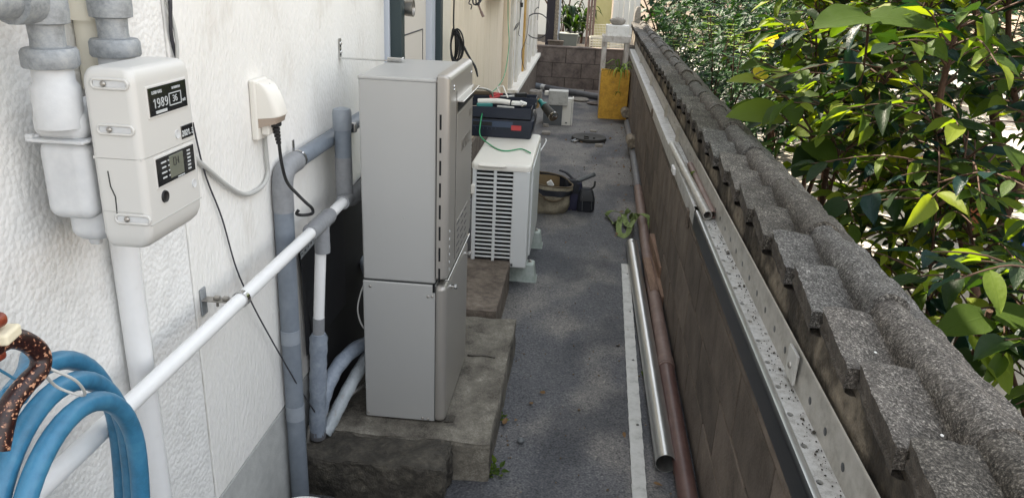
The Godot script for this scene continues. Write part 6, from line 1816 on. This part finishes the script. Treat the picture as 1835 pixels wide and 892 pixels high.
func twig_tree(called: String, label: String, category: String, group: String, base: Vector3, stems: Array, opts: Dictionary) -> void:
	# stems: polylines relative to the base; twigs sprout along them and carry the leaves
	var rng := RandomNumberGenerator.new(); rng.seed = opts.seed
	var t := thing(called, label, category, group, base)
	var leaves := []
	for s in stems:
		var c := curve(s, 6)
		var r0: float = opts.get("r", 0.02)
		var rr := []
		for i in c.size(): rr.append(lerpf(r0, r0 * 0.3, i / float(c.size() - 1)))
		var g := Geo.new(); g.tube(c, rr, 9); put(g, "trunk", M.bark, t)
		var len_ := 0.0
		for i in c.size() - 1: len_ += c[i].distance_to(c[i + 1])
		var nt := int(len_ * opts.get("twigs", 14.0))
		for q in nt:
			var f := rng.randf_range(opts.get("from", 0.3), 1.0)
			var at: Vector3 = c[int(f * (c.size() - 1))]
			var a := rng.randf() * TAU
			if opts.has("lean") and rng.randf() < 0.6: a = opts.lean + rng.randf_range(-0.9, 0.9)
			var l: float = rng.randf_range(0.25, 0.62) * opts.get("reach", 1.0)
			var d := V(cos(a), rng.randf_range(0.0, 0.75), sin(a)).normalized()
			var tw := curve([at, at + d * l * 0.5 + V(0, 0.03, 0), at + d * l + V(0, -0.08 * l, 0)], 5)
			# keep clear of the wall
			var ok := true
			for p in tw:
				var wp: Vector3 = base + p
				if wp.x < fx(wp.z) + 0.34 and wp.y < 1.06: ok = false
				if wp.x < fx(wp.z) + opts.get("clear", 0.2): ok = false
			if not ok: continue
			g = Geo.new()
			var tr := []
			for i in tw.size(): tr.append(lerpf(0.0048, 0.0018, i / float(tw.size() - 1)))
			g.tube(tw, tr, 5, false); put(g, "branch", M.twig, t)
			var step: float = opts.get("gap", 0.062)
			var nl := int(l / step)
			for i in nl:
				var f2 := (i + 1.5) / (nl + 1.0)
				var k := f2 * (tw.size() - 1)
				var i0 := mini(int(k), tw.size() - 2)
				var p: Vector3 = tw[i0].lerp(tw[i0 + 1], k - i0)
				var dir: Vector3 = (tw[i0 + 1] - tw[i0]).normalized()
				var side := dir.cross(Vector3.UP).normalized() * (1.0 if i % 2 else -1.0)
				if i == nl - 1: side = dir
				var ld := (side * 0.9 + dir * 0.55 + V(rng.randfn(0, 0.3), -0.30 + rng.randfn(0, 0.28), rng.randfn(0, 0.3))).normalized()
				var nrm := (V(rng.randfn(0, 0.35), 1.0, rng.randfn(0, 0.35)))
				nrm = (nrm - ld * nrm.dot(ld)).normalized()
				var size: float = opts.size * rng.randf_range(0.5, 1.3)
				leaves.append([Transform3D(Basis(nrm.cross(ld), nrm, ld).scaled_local(V(rng.randf_range(0.75, 1.1), rng.randf_range(0.4, 1.8), 1.0) * size), p), rng.randf()])
	# the crown out of view, added to shade the leaves below
	var cn: int = opts.get("shade_crown", 0)
	var f3 := FastNoiseLite.new(); f3.seed = opts.seed + 50; f3.frequency = 1.2
	for i in cn:
		var d := V(rng.randfn(), rng.randfn(), rng.randfn()).normalized() * pow(rng.randf(), 0.4)
		var p := V(d.x * 1.0, 2.3 + d.y * 0.8, d.z * 1.0)
		if f3.get_noise_3dv(p) < -0.12: continue
		var ld := V(rng.randfn(), -0.35 + rng.randfn(0, 0.3), rng.randfn()).normalized()
		var nrm := V(rng.randfn(0, 0.4), 1.0, rng.randfn(0, 0.4))
		nrm = (nrm - ld * nrm.dot(ld)).normalized()
		leaves.append([Transform3D(Basis(nrm.cross(ld), nrm, ld).scaled_local(Vector3.ONE * opts.size * rng.randf_range(0.8, 1.3)), p), rng.randf()])
	place_leaves(t, base, leaves, opts, rng)

func place_leaves(t: Node3D, base: Vector3, leaves: Array, opts: Dictionary, rng: RandomNumberGenerator) -> void:
	var cam := V(0, 1.55, 0)
	leaves.sort_custom(func(a, b): return (base + a[0].origin).distance_squared_to(cam) / a[0].basis.z.length_squared() < (base + b[0].origin).distance_squared_to(cam) / b[0].basis.z.length_squared())
	var mats: Array = opts.mats
	var kinds: Array = opts.kinds
	var most: int = opts.get("single", 300)
	var rest := {}
	for i in leaves.size():
		var mk: String = mats[int(leaves[i][1] * mats.size()) % mats.size()]
		var kd: int = kinds[i % kinds.size()]
		if i < most:
			var o := put(leaf_meshes[kd], "leaf", M[mk], t)
			o.transform = leaves[i][0]
		else:
			var key := [mk, kd]
			if not rest.has(key): rest[key] = []
			rest[key].append(leaves[i][0])
	for key in rest:
		var mm := MultiMesh.new(); mm.transform_format = MultiMesh.TRANSFORM_3D; mm.mesh = leaf_meshes[key[1]]
		mm.instance_count = rest[key].size()
		for i in rest[key].size(): mm.set_instance_transform(i, rest[key][i])
		var mi := MultiMeshInstance3D.new(); mi.multimesh = mm; mi.material_override = M[key[0]]
		mi.set_meta("kind", "stuff")
		mi.name = "foliage" if not t.has_node("foliage") else "foliage_%03d" % t.get_child_count()
		t.add_child(mi, true)

func bush(label: String, base: Vector3, rad: Vector3, n: int, sd: int, size: float, mats: Array, kinds: Array, single_n: int) -> void:
	var rng := RandomNumberGenerator.new(); rng.seed = sd
	var t := thing("evergreen_shrub", label, "shrub", "evergreen shrubs behind the coping wall", base)
	var f := FastNoiseLite.new(); f.seed = sd; f.frequency = 1.6
	var leaves := []
	for s in 9:
		var a := rng.randf() * TAU
		var top := V(cos(a) * rad.x * 0.6, rad.y * rng.randf_range(1.0, 1.7), sin(a) * rad.z * 0.6)
		var g := Geo.new(); g.tube(curve([V(cos(a) * 0.06, 0, sin(a) * 0.06), top * V(0.4, 0.5, 0.4), top], 5), 0.012, 7); put(g, "trunk", M.bark, t)
	# sprigs: short shoots each with a whorl of leaves, thick near the outside and missing in the gaps
	var sprigs := 0
	while sprigs < n:
		var d := V(rng.randfn(), rng.randfn(), rng.randfn()).normalized()
		var k := pow(rng.randf(), 0.35)
		var p := V(d.x * rad.x, d.y * rad.y, d.z * rad.z) * k * (1.0 + 0.35 * f.get_noise_3dv(d * 2.0))
		p.y += rad.y
		if f.get_noise_3dv(p * 1.8) < -0.18: sprigs += 1; continue
		var wp := base + p
		if wp.x < fx(wp.z) + 0.32 or wp.y < 0.1: sprigs += 1; continue
		var up := (d * 0.5 + V(rng.randfn(0, 0.3), 0.9, rng.randfn(0, 0.3))).normalized()
		var m := rng.randi_range(5, 8)
		for i in m:
			var a := i * 2.4 + rng.randf()
			var b := along(up)
			var out := (b.x * cos(a) + b.z * sin(a))
			var ld := (out * 0.9 + up * (0.55 - 0.1 * i)).normalized()
			var nrm := (up - ld * up.dot(ld)).normalized()
			leaves.append([Transform3D(Basis(nrm.cross(ld), nrm, ld).scaled_local(Vector3.ONE * size * rng.randf_range(0.7, 1.2)), p + up * 0.008 * i), rng.randf()])
		sprigs += 1
	place_leaves(t, base, leaves, {"mats": mats, "kinds": kinds, "single": single_n}, rng)

func spray(label: String, at: Vector3, h: float, sd: int) -> void:      # upright young shoots with pale whorled leaves
	var rng := RandomNumberGenerator.new(); rng.seed = sd
	var t := thing("young_shoot", label, "plant", "young shoots above the coping wall", at)
	for s in 5:
		var tip := V(rng.randf_range(-0.12, 0.22), h * rng.randf_range(0.7, 1.0), rng.randf_range(-0.25, 0.25))
		var c := curve([V(0, 0, 0), tip * V(0.3, 0.5, 0.3), tip], 6)
		var g := Geo.new(); g.tube(c, 0.004, 5, false); put(g, "stem", M.twig, t)
		for i in 26:
			var f := 0.35 + 0.65 * i / 25.0
			var p: Vector3 = c[mini(int(f * (c.size() - 1)), c.size() - 1)]
			var a := i * 2.4
			var ld := V(cos(a), 0.55 * (f - 0.5), sin(a)).normalized()
			var nrm := (V(0, 1, 0) - ld * ld.y).normalized()
			var o := put(leaf_meshes[3], "leaf", M.leaf_tip if f > 0.8 else M.leaf_small, t)
			o.transform = Transform3D(Basis(nrm.cross(ld), nrm, ld).scaled_local(Vector3.ONE * (0.10 - 0.035 * f)), p)

func big_leaf_plant() -> void:
	var t := thing("mallow_sapling", "sapling with a few very large round leaves leaning over the coping wall", "sapling", "", V(1.15, 0.0, -3.55))
	var o := -t.position
	var arms := [[V(1.10, 0.75, -3.5), V(1.02, 0.92, -3.5), V(0.86, 0.985, -3.55)], [V(1.12, 0.8, -3.5), V(0.95, 1.03, -3.58), V(0.77, 1.13, -3.65)], [V(1.15, 0.85, -3.5), V(1.16, 1.18, -3.4), V(1.06, 1.43, -3.15)]]
	var g := Geo.new(); g.tube(curve([V(1.16, -0.05, -3.55), V(1.13, 0.4, -3.5), V(1.12, 0.8, -3.5)], 5).map(func(p): return p + o), 0.012, 8); put(g, "trunk", M.bark, t)
	for a in arms:
		g = Geo.new(); g.tube(curve(a, 6).map(func(p): return p + o), 0.0055, 6); put(g, "branch", M.twig, t)
	var ls := [[V(0.885, 0.99, -3.54), V(-0.95, 0.10, 0.25), 0.24, "leaf_light", V(-0.1, 0.85, 0.5)], [V(0.80, 1.12, -3.64), V(-0.9, 0.10, 0.1), 0.15, "leaf_lime", V(0, 1, 0.3)], [V(0.79, 1.135, -3.63), V(0.2, 0.3, -0.5), 0.10, "leaf_yellow", V(0.2, 0.8, 0.6)],
		[V(1.04, 1.44, -3.12), V(-0.8, 0.0, 0.5), 0.25, "leaf_mid", V(0.1, 1, 0.3)], [V(1.06, 1.435, -3.13), V(0.75, 0.05, 0.45), 0.24, "leaf_mid", V(-0.1, 1, 0.35)], [V(1.06, 0.86, -3.45), V(-0.6, -0.35, 0.6), 0.2, "leaf_dark", V(-0.2, 0.8, 0.6)], [V(1.0, 0.90, -3.4), V(0.4, -0.25, 0.8), 0.18, "leaf_mid", V(0.0, 0.8, 0.6)]]
	for l in ls:
		var ld: Vector3 = l[1].normalized()
		var nr: Vector3 = l[4]
		nr = (nr - ld * nr.dot(ld)).normalized()
		var m := put(leaf_meshes[2], "leaf", M[l[3]], t)
		m.transform = Transform3D(Basis(nr.cross(ld), nr, ld).scaled_local(Vector3.ONE * l[2]), l[0] + o)
	t = thing("mallow_sapling", "low sapling with broad pale green leaves near the camera's end of the coping", "sapling", "", V(1.35, 0.0, -2.4))
	o = -t.position
	g = Geo.new(); g.tube(curve([V(1.36, -0.05, -2.4), V(1.33, 0.3, -2.38), V(1.30, 0.62, -2.3)], 5).map(func(p): return p + o), 0.01, 8); put(g, "trunk", M.bark, t)
	ls = [[V(1.29, 0.60, -2.3), V(-0.75, -0.1, 0.3), 0.17, "leaf_mid", V(0.1, 1, 0.3)], [V(1.31, 0.62, -2.28), V(0.8, 0.0, 0.4), 0.2, "leaf_mid", V(0, 1, 0.2)], [V(1.30, 0.52, -2.32), V(0.3, -0.4, 0.8), 0.19, "leaf_light", V(0.3, 0.8, 0.5)], [V(1.32, 0.45, -2.35), V(-0.5, -0.35, 0.7), 0.15, "leaf_dark", V(-0.3, 0.8, 0.5)]]
	for l in ls:
		var ld: Vector3 = l[1].normalized()
		var nr: Vector3 = l[4]
		nr = (nr - ld * nr.dot(ld)).normalized()
		var m := put(leaf_meshes[2], "leaf", M[l[3]], t)
		m.transform = Transform3D(Basis(nr.cross(ld), nr, ld).scaled_local(Vector3.ONE * l[2]), l[0] + o)

func garden() -> void:
	for k in 4: leaf_meshes.append(leaf_mesh(k))
	var G := "broadleaf trees in the garden"
	twig_tree("broadleaf_tree", "dark glossy leaved tree with slanting brown trunk nearest behind the coping", "tree", G, V(1.80, -0.04, -3.35),
		[[V(0, 0, 0), V(0.03, 0.5, 0.0), V(0.10, 0.95, -0.02), V(0.14, 1.5, 0.05), V(0.1, 2.2, 0.1)], [V(0.02, 0.3, 0), V(-0.22, 0.75, 0.1), V(-0.45, 1.1, 0.3), V(-0.5, 1.5, 0.4)], [V(0.05, 0.6, 0), V(0.35, 0.95, 0.35), V(0.5, 1.45, 0.6), V(0.45, 2.0, 0.7)], [V(0.05, 0.7, 0), V(0.1, 1.05, -0.4), V(0.0, 1.5, -0.6), V(-0.1, 1.9, -0.65)]],
		{"seed": 1, "shade_crown": 900, "r": 0.026, "twigs": 21.0, "size": 0.122, "mats": ["leaf_dark", "leaf_blue", "leaf_mid", "leaf_dark", "leaf_mid", "leaf_light", "leaf_blue", "leaf_dark", "leaf_mid", "leaf_lime"], "kinds": [0, 0, 1], "from": 0.28})
	twig_tree("broadleaf_tree", "lighter green tree of several thin stems close against the middle of the coping", "tree", G, V(1.28, -0.04, -4.35),
		[[V(0, 0, 0), V(0.0, 0.5, 0), V(-0.03, 0.95, 0.05), V(-0.12, 1.4, 0.15)], [V(0.05, 0.1, 0), V(0.18, 0.7, 0.05), V(0.35, 1.2, 0.1), V(0.45, 1.7, 0.2)], [V(0, 0.2, 0), V(-0.05, 0.75, 0.4), V(-0.02, 1.1, 0.75), V(0.1, 1.35, 1.0)], [V(0, 0.2, 0), V(0.1, 0.85, -0.35), V(0.1, 1.35, -0.6), V(0.0, 1.7, -0.7)]],
		{"seed": 2, "shade_crown": 900, "r": 0.014, "twigs": 21.0, "size": 0.125, "mats": ["leaf_mid", "leaf_light", "leaf_mid", "leaf_dark", "leaf_dark", "leaf_lime", "leaf_mid", "leaf_blue", "leaf_dark"], "kinds": [0, 1, 0, 2], "from": 0.35})
	twig_tree("broadleaf_tree", "tall leafy tree filling the upper right corner behind the slanting trunk", "tree", G, V(2.7, -0.04, -4.1),
		[[V(0, 0, 0), V(-0.1, 0.7, 0.1), V(-0.2, 1.3, 0.3), V(-0.25, 2.1, 0.4)], [V(0, 0.4, 0), V(-0.45, 1.0, -0.1), V(-0.7, 1.6, 0.0), V(-0.8, 2.1, 0.1)], [V(0, 0.5, 0), V(0.2, 1.1, 0.5), V(0.2, 1.7, 0.8)], [V(0, 0.5, 0), V(0.3, 1.2, -0.4), V(0.4, 1.9, -0.6)]],
		{"seed": 3, "shade_crown": 900, "r": 0.022, "twigs": 21.0, "size": 0.122, "mats": ["leaf_dark", "leaf_blue", "leaf_mid", "leaf_dark", "leaf_light", "leaf_blue"], "kinds": [0, 1], "from": 0.35})
	twig_tree("broadleaf_tree", "slender tree with sunlit yellow green leaves between the coping and the evergreen shrubs", "tree", G, V(1.75, -0.04, -5.5),
		[[V(0, 0, 0), V(-0.05, 0.7, 0.1), V(-0.15, 1.2, 0.25), V(-0.3, 1.7, 0.35)], [V(0, 0.3, 0), V(0.25, 0.9, 0.1), V(0.4, 1.5, 0.1), V(0.5, 2.0, 0.1)], [V(0, 0.3, 0), V(0.0, 0.9, -0.3), V(-0.1, 1.5, -0.5), V(-0.1, 2.0, -0.55)]],
		{"seed": 4, "shade_crown": 900, "r": 0.016, "twigs": 20.0, "size": 0.128, "mats": ["leaf_mid", "leaf_light", "leaf_light", "leaf_lime", "leaf_mid", "leaf_dark", "leaf_yellow"], "kinds": [0, 2, 1], "from": 0.4})
	twig_tree("low_shrub", "thin twiggy shrub with small leaves low behind the near end of the coping", "shrub", "", V(1.42, -0.04, -2.85),
		[[V(0, 0, 0), V(-0.05, 0.35, 0.05), V(-0.12, 0.7, 0.1), V(-0.2, 1.0, 0.2)], [V(0, 0.1, 0), V(0.12, 0.4, 0.2), V(0.2, 0.7, 0.4), V(0.25, 0.95, 0.5)], [V(0, 0.1, 0), V(0.05, 0.45, -0.2), V(0.0, 0.8, -0.4), V(-0.1, 1.0, -0.5)]],
		{"seed": 5, "r": 0.008, "twigs": 20.0, "size": 0.095, "gap": 0.05, "mats": ["leaf_dark", "leaf_mid", "leaf_light", "leaf_blue", "leaf_lime"], "kinds": [0, 1], "from": 0.25, "reach": 0.75})
	twig_tree("low_shrub", "leafy low shrub hugging the garden side of the coping before the lighter tree", "shrub", "", V(1.22, -0.04, -3.55),
		[[V(0, 0, 0), V(-0.03, 0.35, 0.05), V(-0.08, 0.7, 0.1), V(-0.12, 1.05, 0.25)], [V(0, 0.1, 0), V(0.12, 0.4, 0.25), V(0.2, 0.7, 0.5), V(0.22, 0.95, 0.7)], [V(0, 0.1, 0), V(0.1, 0.45, -0.1), V(0.2, 0.8, -0.2), V(0.3, 1.0, -0.3)]],
		{"seed": 6, "r": 0.009, "twigs": 24.0, "size": 0.12, "gap": 0.05, "mats": ["leaf_mid", "leaf_dark", "leaf_light", "leaf_mid", "leaf_lime"], "kinds": [0, 1, 0], "from": 0.25, "reach": 0.85})
	twig_tree("low_shrub", "sparse shrub with dark leaves at the right edge beside the nearest coping", "shrub", "", V(1.62, -0.04, -2.35),
		[[V(0, 0, 0), V(-0.05, 0.35, 0.05), V(-0.15, 0.6, 0.1), V(-0.25, 0.85, 0.2)], [V(0, 0.1, 0), V(0.05, 0.5, 0.1), V(0.1, 0.9, 0.15), V(0.05, 1.3, 0.2)], [V(0, 0.1, 0), V(-0.1, 0.5, -0.3), V(-0.2, 0.85, -0.5), V(-0.2, 1.1, -0.6)]],
		{"seed": 7, "r": 0.009, "twigs": 24.0, "size": 0.115, "gap": 0.05, "mats": ["leaf_dark", "leaf_mid", "leaf_blue", "leaf_light", "leaf_dark"], "kinds": [0, 1], "from": 0.25, "reach": 0.85})
	big_leaf_plant()
	bush("dense small leaved evergreen shrub right behind the far half of the coping", V(1.75, -0.04, -7.2), V(0.95, 0.95, 1.5), 1500, 11, 0.09, ["leaf_small", "leaf_small_dark", "leaf_small_dark", "leaf_small"], [3], 150)
	bush("farther evergreen shrub reaching past the end of the coping", V(1.6, -0.04, -9.9), V(0.8, 1.0, 1.5), 1300, 12, 0.09, ["leaf_small", "leaf_small_dark", "leaf_small_dark"], [3], 60)
	bush("tall evergreen shrub in the second row, right of the near one", V(3.1, -0.04, -8.0), V(1.2, 1.1, 1.6), 1400, 13, 0.09, ["leaf_small_dark", "leaf_small", "leaf_small_dark"], [3, 0], 60)
	bush("evergreen shrub farthest back between the other two", V(2.6, -0.04, -11.5), V(1.6, 1.3, 1.2), 1200, 14, 0.1, ["leaf_small_dark", "leaf_small_dark", "leaf_small"], [3], 0)
	bush("big dark evergreen closing the view at the far left of the garden", V(1.4, -0.04, -13.6), V(1.3, 1.5, 1.2), 1000, 15, 0.12, ["leaf_small_dark", "leaf_small_dark", "leaf_small"], [3, 0], 0)
	bush("big dark evergreen at the far right of the garden by the beige house", V(4.3, -0.04, -12.2), V(1.5, 1.6, 1.6), 1100, 16, 0.13, ["leaf_small_dark", "leaf_small", "leaf_small_dark"], [3, 0], 0)
	bush("dark shrub crowding the raised yard behind the palms", V(-0.35, 0.3, -13.5), V(0.9, 0.9, 0.6), 600, 17, 0.11, ["leaf_small_dark", "leaf_dark", "leaf_small"], [3, 0], 0)
	spray("pale sunlit shoot standing close above the coping, leftmost of the three", V(0.97, 0.45, -8.3), 0.55, 1)
	spray("tall sunlit shoot with a bare lower stem, middle of the three", V(1.08, 0.5, -6.6), 0.85, 2)
	spray("short sunlit shoot before the dark shrub, rightmost of the three", V(1.12, 0.5, -5.95), 0.7, 3)

	# neighbouring house with horizontal boards, and odds and ends in the yard
	var h := thing("neighbour_house", "beige neighbouring house with horizontal boards seen through the leaves", "house", "", V(6.2, 0, -8))
	var g := Geo.new(); g.box(V(1.6, 1.4, 0), V(3.0, 2.9, 14)); put(g, "wall", M.house_beige, h)
	for i in 9:
		g = Geo.new(); g.rbox(V(0.08, 0.42 + 0.27 * i, 0), V(0.05, 0.255, 14), 0.008, 1, Basis(V(0, 0, 1), 0.03)); put(g, "board", M.house_beige, h)
	g = Geo.new(); g.box(V(0.09, 0.14, 0), V(0.06, 0.28, 14)); put(g, "plinth", M.plinth, h)
	g = Geo.new(); g.prism(PackedVector2Array([Vector2(-0.3, 2.8), Vector2(3.4, 2.8), Vector2(3.4, 2.95), Vector2(1.6, 3.8), Vector2(-0.3, 2.95)]), Transform3D(Basis(), V(0, 0, -7.3)), 14.6); put(g, "roof", M.roof, h)
	var t := thing("white_rack", "white tubular garden rack half hidden by leaves in the sunny yard", "rack", "", V(3.1, 0, -5.9))
	for k in 4:
		g = Geo.new(); g.tube(curve([V(-0.2 + 0.13 * k, 0, 0), V(-0.2 + 0.13 * k, 0.42, 0), V(-0.16 + 0.13 * k, 0.5, -0.06), V(-0.16 + 0.13 * k, 0.5, -0.3)], 4), 0.009, 7); put(g, "hoop", M.pvc_white, t)
	for y in [0.15, 0.35]:
		g = Geo.new(); g.tube([V(-0.22, y, 0), V(0.22, y, 0)], 0.009, 7); put(g, "bar", M.pvc_white, t)
	var i2 := 0
	for p in [V(2.75, 0, -5.3), V(3.35, 0, -5.2), V(3.0, 0, -6.6)]:
		t = thing("terracotta_pot", ["terracotta pot in the yard, nearest the coping", "terracotta pot beside the foam box in the yard", "terracotta pot behind the white rack"][i2], "plant pot", "terracotta pots in the yard", p)
		g = Geo.new(); g.lathe([Vector2(0, 0), Vector2(0.09, 0), Vector2(0.125, 0.17), Vector2(0.138, 0.17), Vector2(0.14, 0.205), Vector2(0.12, 0.206), Vector2(0.11, 0.17), Vector2(0, 0.165)], Transform3D(), 22); put(g, "pot", M.terracotta, t)
		i2 += 1
	t = thing("foam_box", "white foam box standing in the sun beyond the tree trunk", "box", "", V(3.4, 0, -4.6))
	g = Geo.new(); g.loft([[0.0, 0.46, 0.3, 0.02], [0.2, 0.5, 0.34, 0.02], [0.205, 0.52, 0.36, 0.02], [0.25, 0.52, 0.36, 0.02], [0.255, 0.5, 0.34, 0.02]], Transform3D(Basis(V(0, 1, 0), 0.3), Vector3.ZERO), 3); put(g, "body", M.foam, t)
	t = thing("soil_bag", "blue and white plastic bag of soil slumped in the yard", "bag", "", V(2.95, 0, -5.0))
	g = Geo.new(); g.loft([[0.0, 0.4, 0.22, 0.08], [0.05, 0.46, 0.26, 0.1], [0.11, 0.42, 0.24, 0.1], [0.15, 0.32, 0.16, 0.07], [0.16, 0.2, 0.08, 0.03]], Transform3D(Basis(V(0, 1, 0), 0.5), Vector3.ZERO), 5); put(g, "bag", M.foam, t)
	g = Geo.new(); g.loft([[0.025, 0.455, 0.262, 0.1], [0.06, 0.468, 0.268, 0.1], [0.09, 0.452, 0.258, 0.1]], Transform3D(Basis(V(0, 1, 0), 0.5), Vector3.ZERO), 5, false, false); put(g, "blue_stripe", M.blue_plastic, t)
	t = thing("low_board", "brown planks edging a bed in the sunny yard", "planks", "", V(2.9, 0, -6.2))
	for k in 3:
		g = Geo.new(); g.rbox(V(0, 0.05 + 0.095 * k, 0), V(1.3, 0.09, 0.03), 0.004, 1); put(g, "plank", M.wood, t)

func weeds() -> void:
	var rng := RandomNumberGenerator.new(); rng.seed = 8
	var spots := [[V(-0.195, 0, -2.11), 22, 0.028, "small weed growing out of the joint at the foot of the concrete pad"], [V(0.335, 0, -2.83), 8, 0.016, "tiny weed sprouting beside the pale flat bar"], [V(-0.2, 0, -2.42), 9, 0.018, "dry weed in the crack halfway along the pad"], [V(fx(-3.35) + 0.05, 0.7, -3.35), 16, 0.03, "little plant growing in the steel channel by the pipe ends"]]
	for s in spots:
		var t := thing("weed", s[3], "weed", "weeds in cracks", s[0])
		for i in s[1]:
			var a := rng.randf() * TAU
			var ld := V(cos(a), rng.randf_range(0.2, 1.2), sin(a)).normalized()
			var nrm := (V(0, 1, 0.2) - ld * ld.dot(V(0, 1, 0.2))).normalized()
			var p := V(rng.randf_range(-1, 1) * s[2] * 0.8, rng.randf_range(0, 0.8) * s[2], rng.randf_range(-1, 1) * s[2] * 1.2)
			var o := put(leaf_meshes[0], "leaf", M.leaf_mid if rng.randf() < 0.6 else M.leaf_light, t)
			o.transform = Transform3D(Basis(nrm.cross(ld), nrm, ld).scaled_local(Vector3.ONE * s[2] * rng.randf_range(0.6, 1.1)), p)

func _ready() -> void:
	camera_and_light()
	make_materials()
	ground_and_house()
	right_wall()
	garden()
	gas_meter()
	wall_pipes()
	wiring_on_wall()
	hose_and_hook()
	water_heater()
	bucket()
	air_conditioner()
	toolbox()
	far_end()
	wall_cables()
	tool_bags()
	strap_on_floor()
	alley_litter()
	floor_pipes()
	ledge_steel()
	weeds()
	coping_chips()
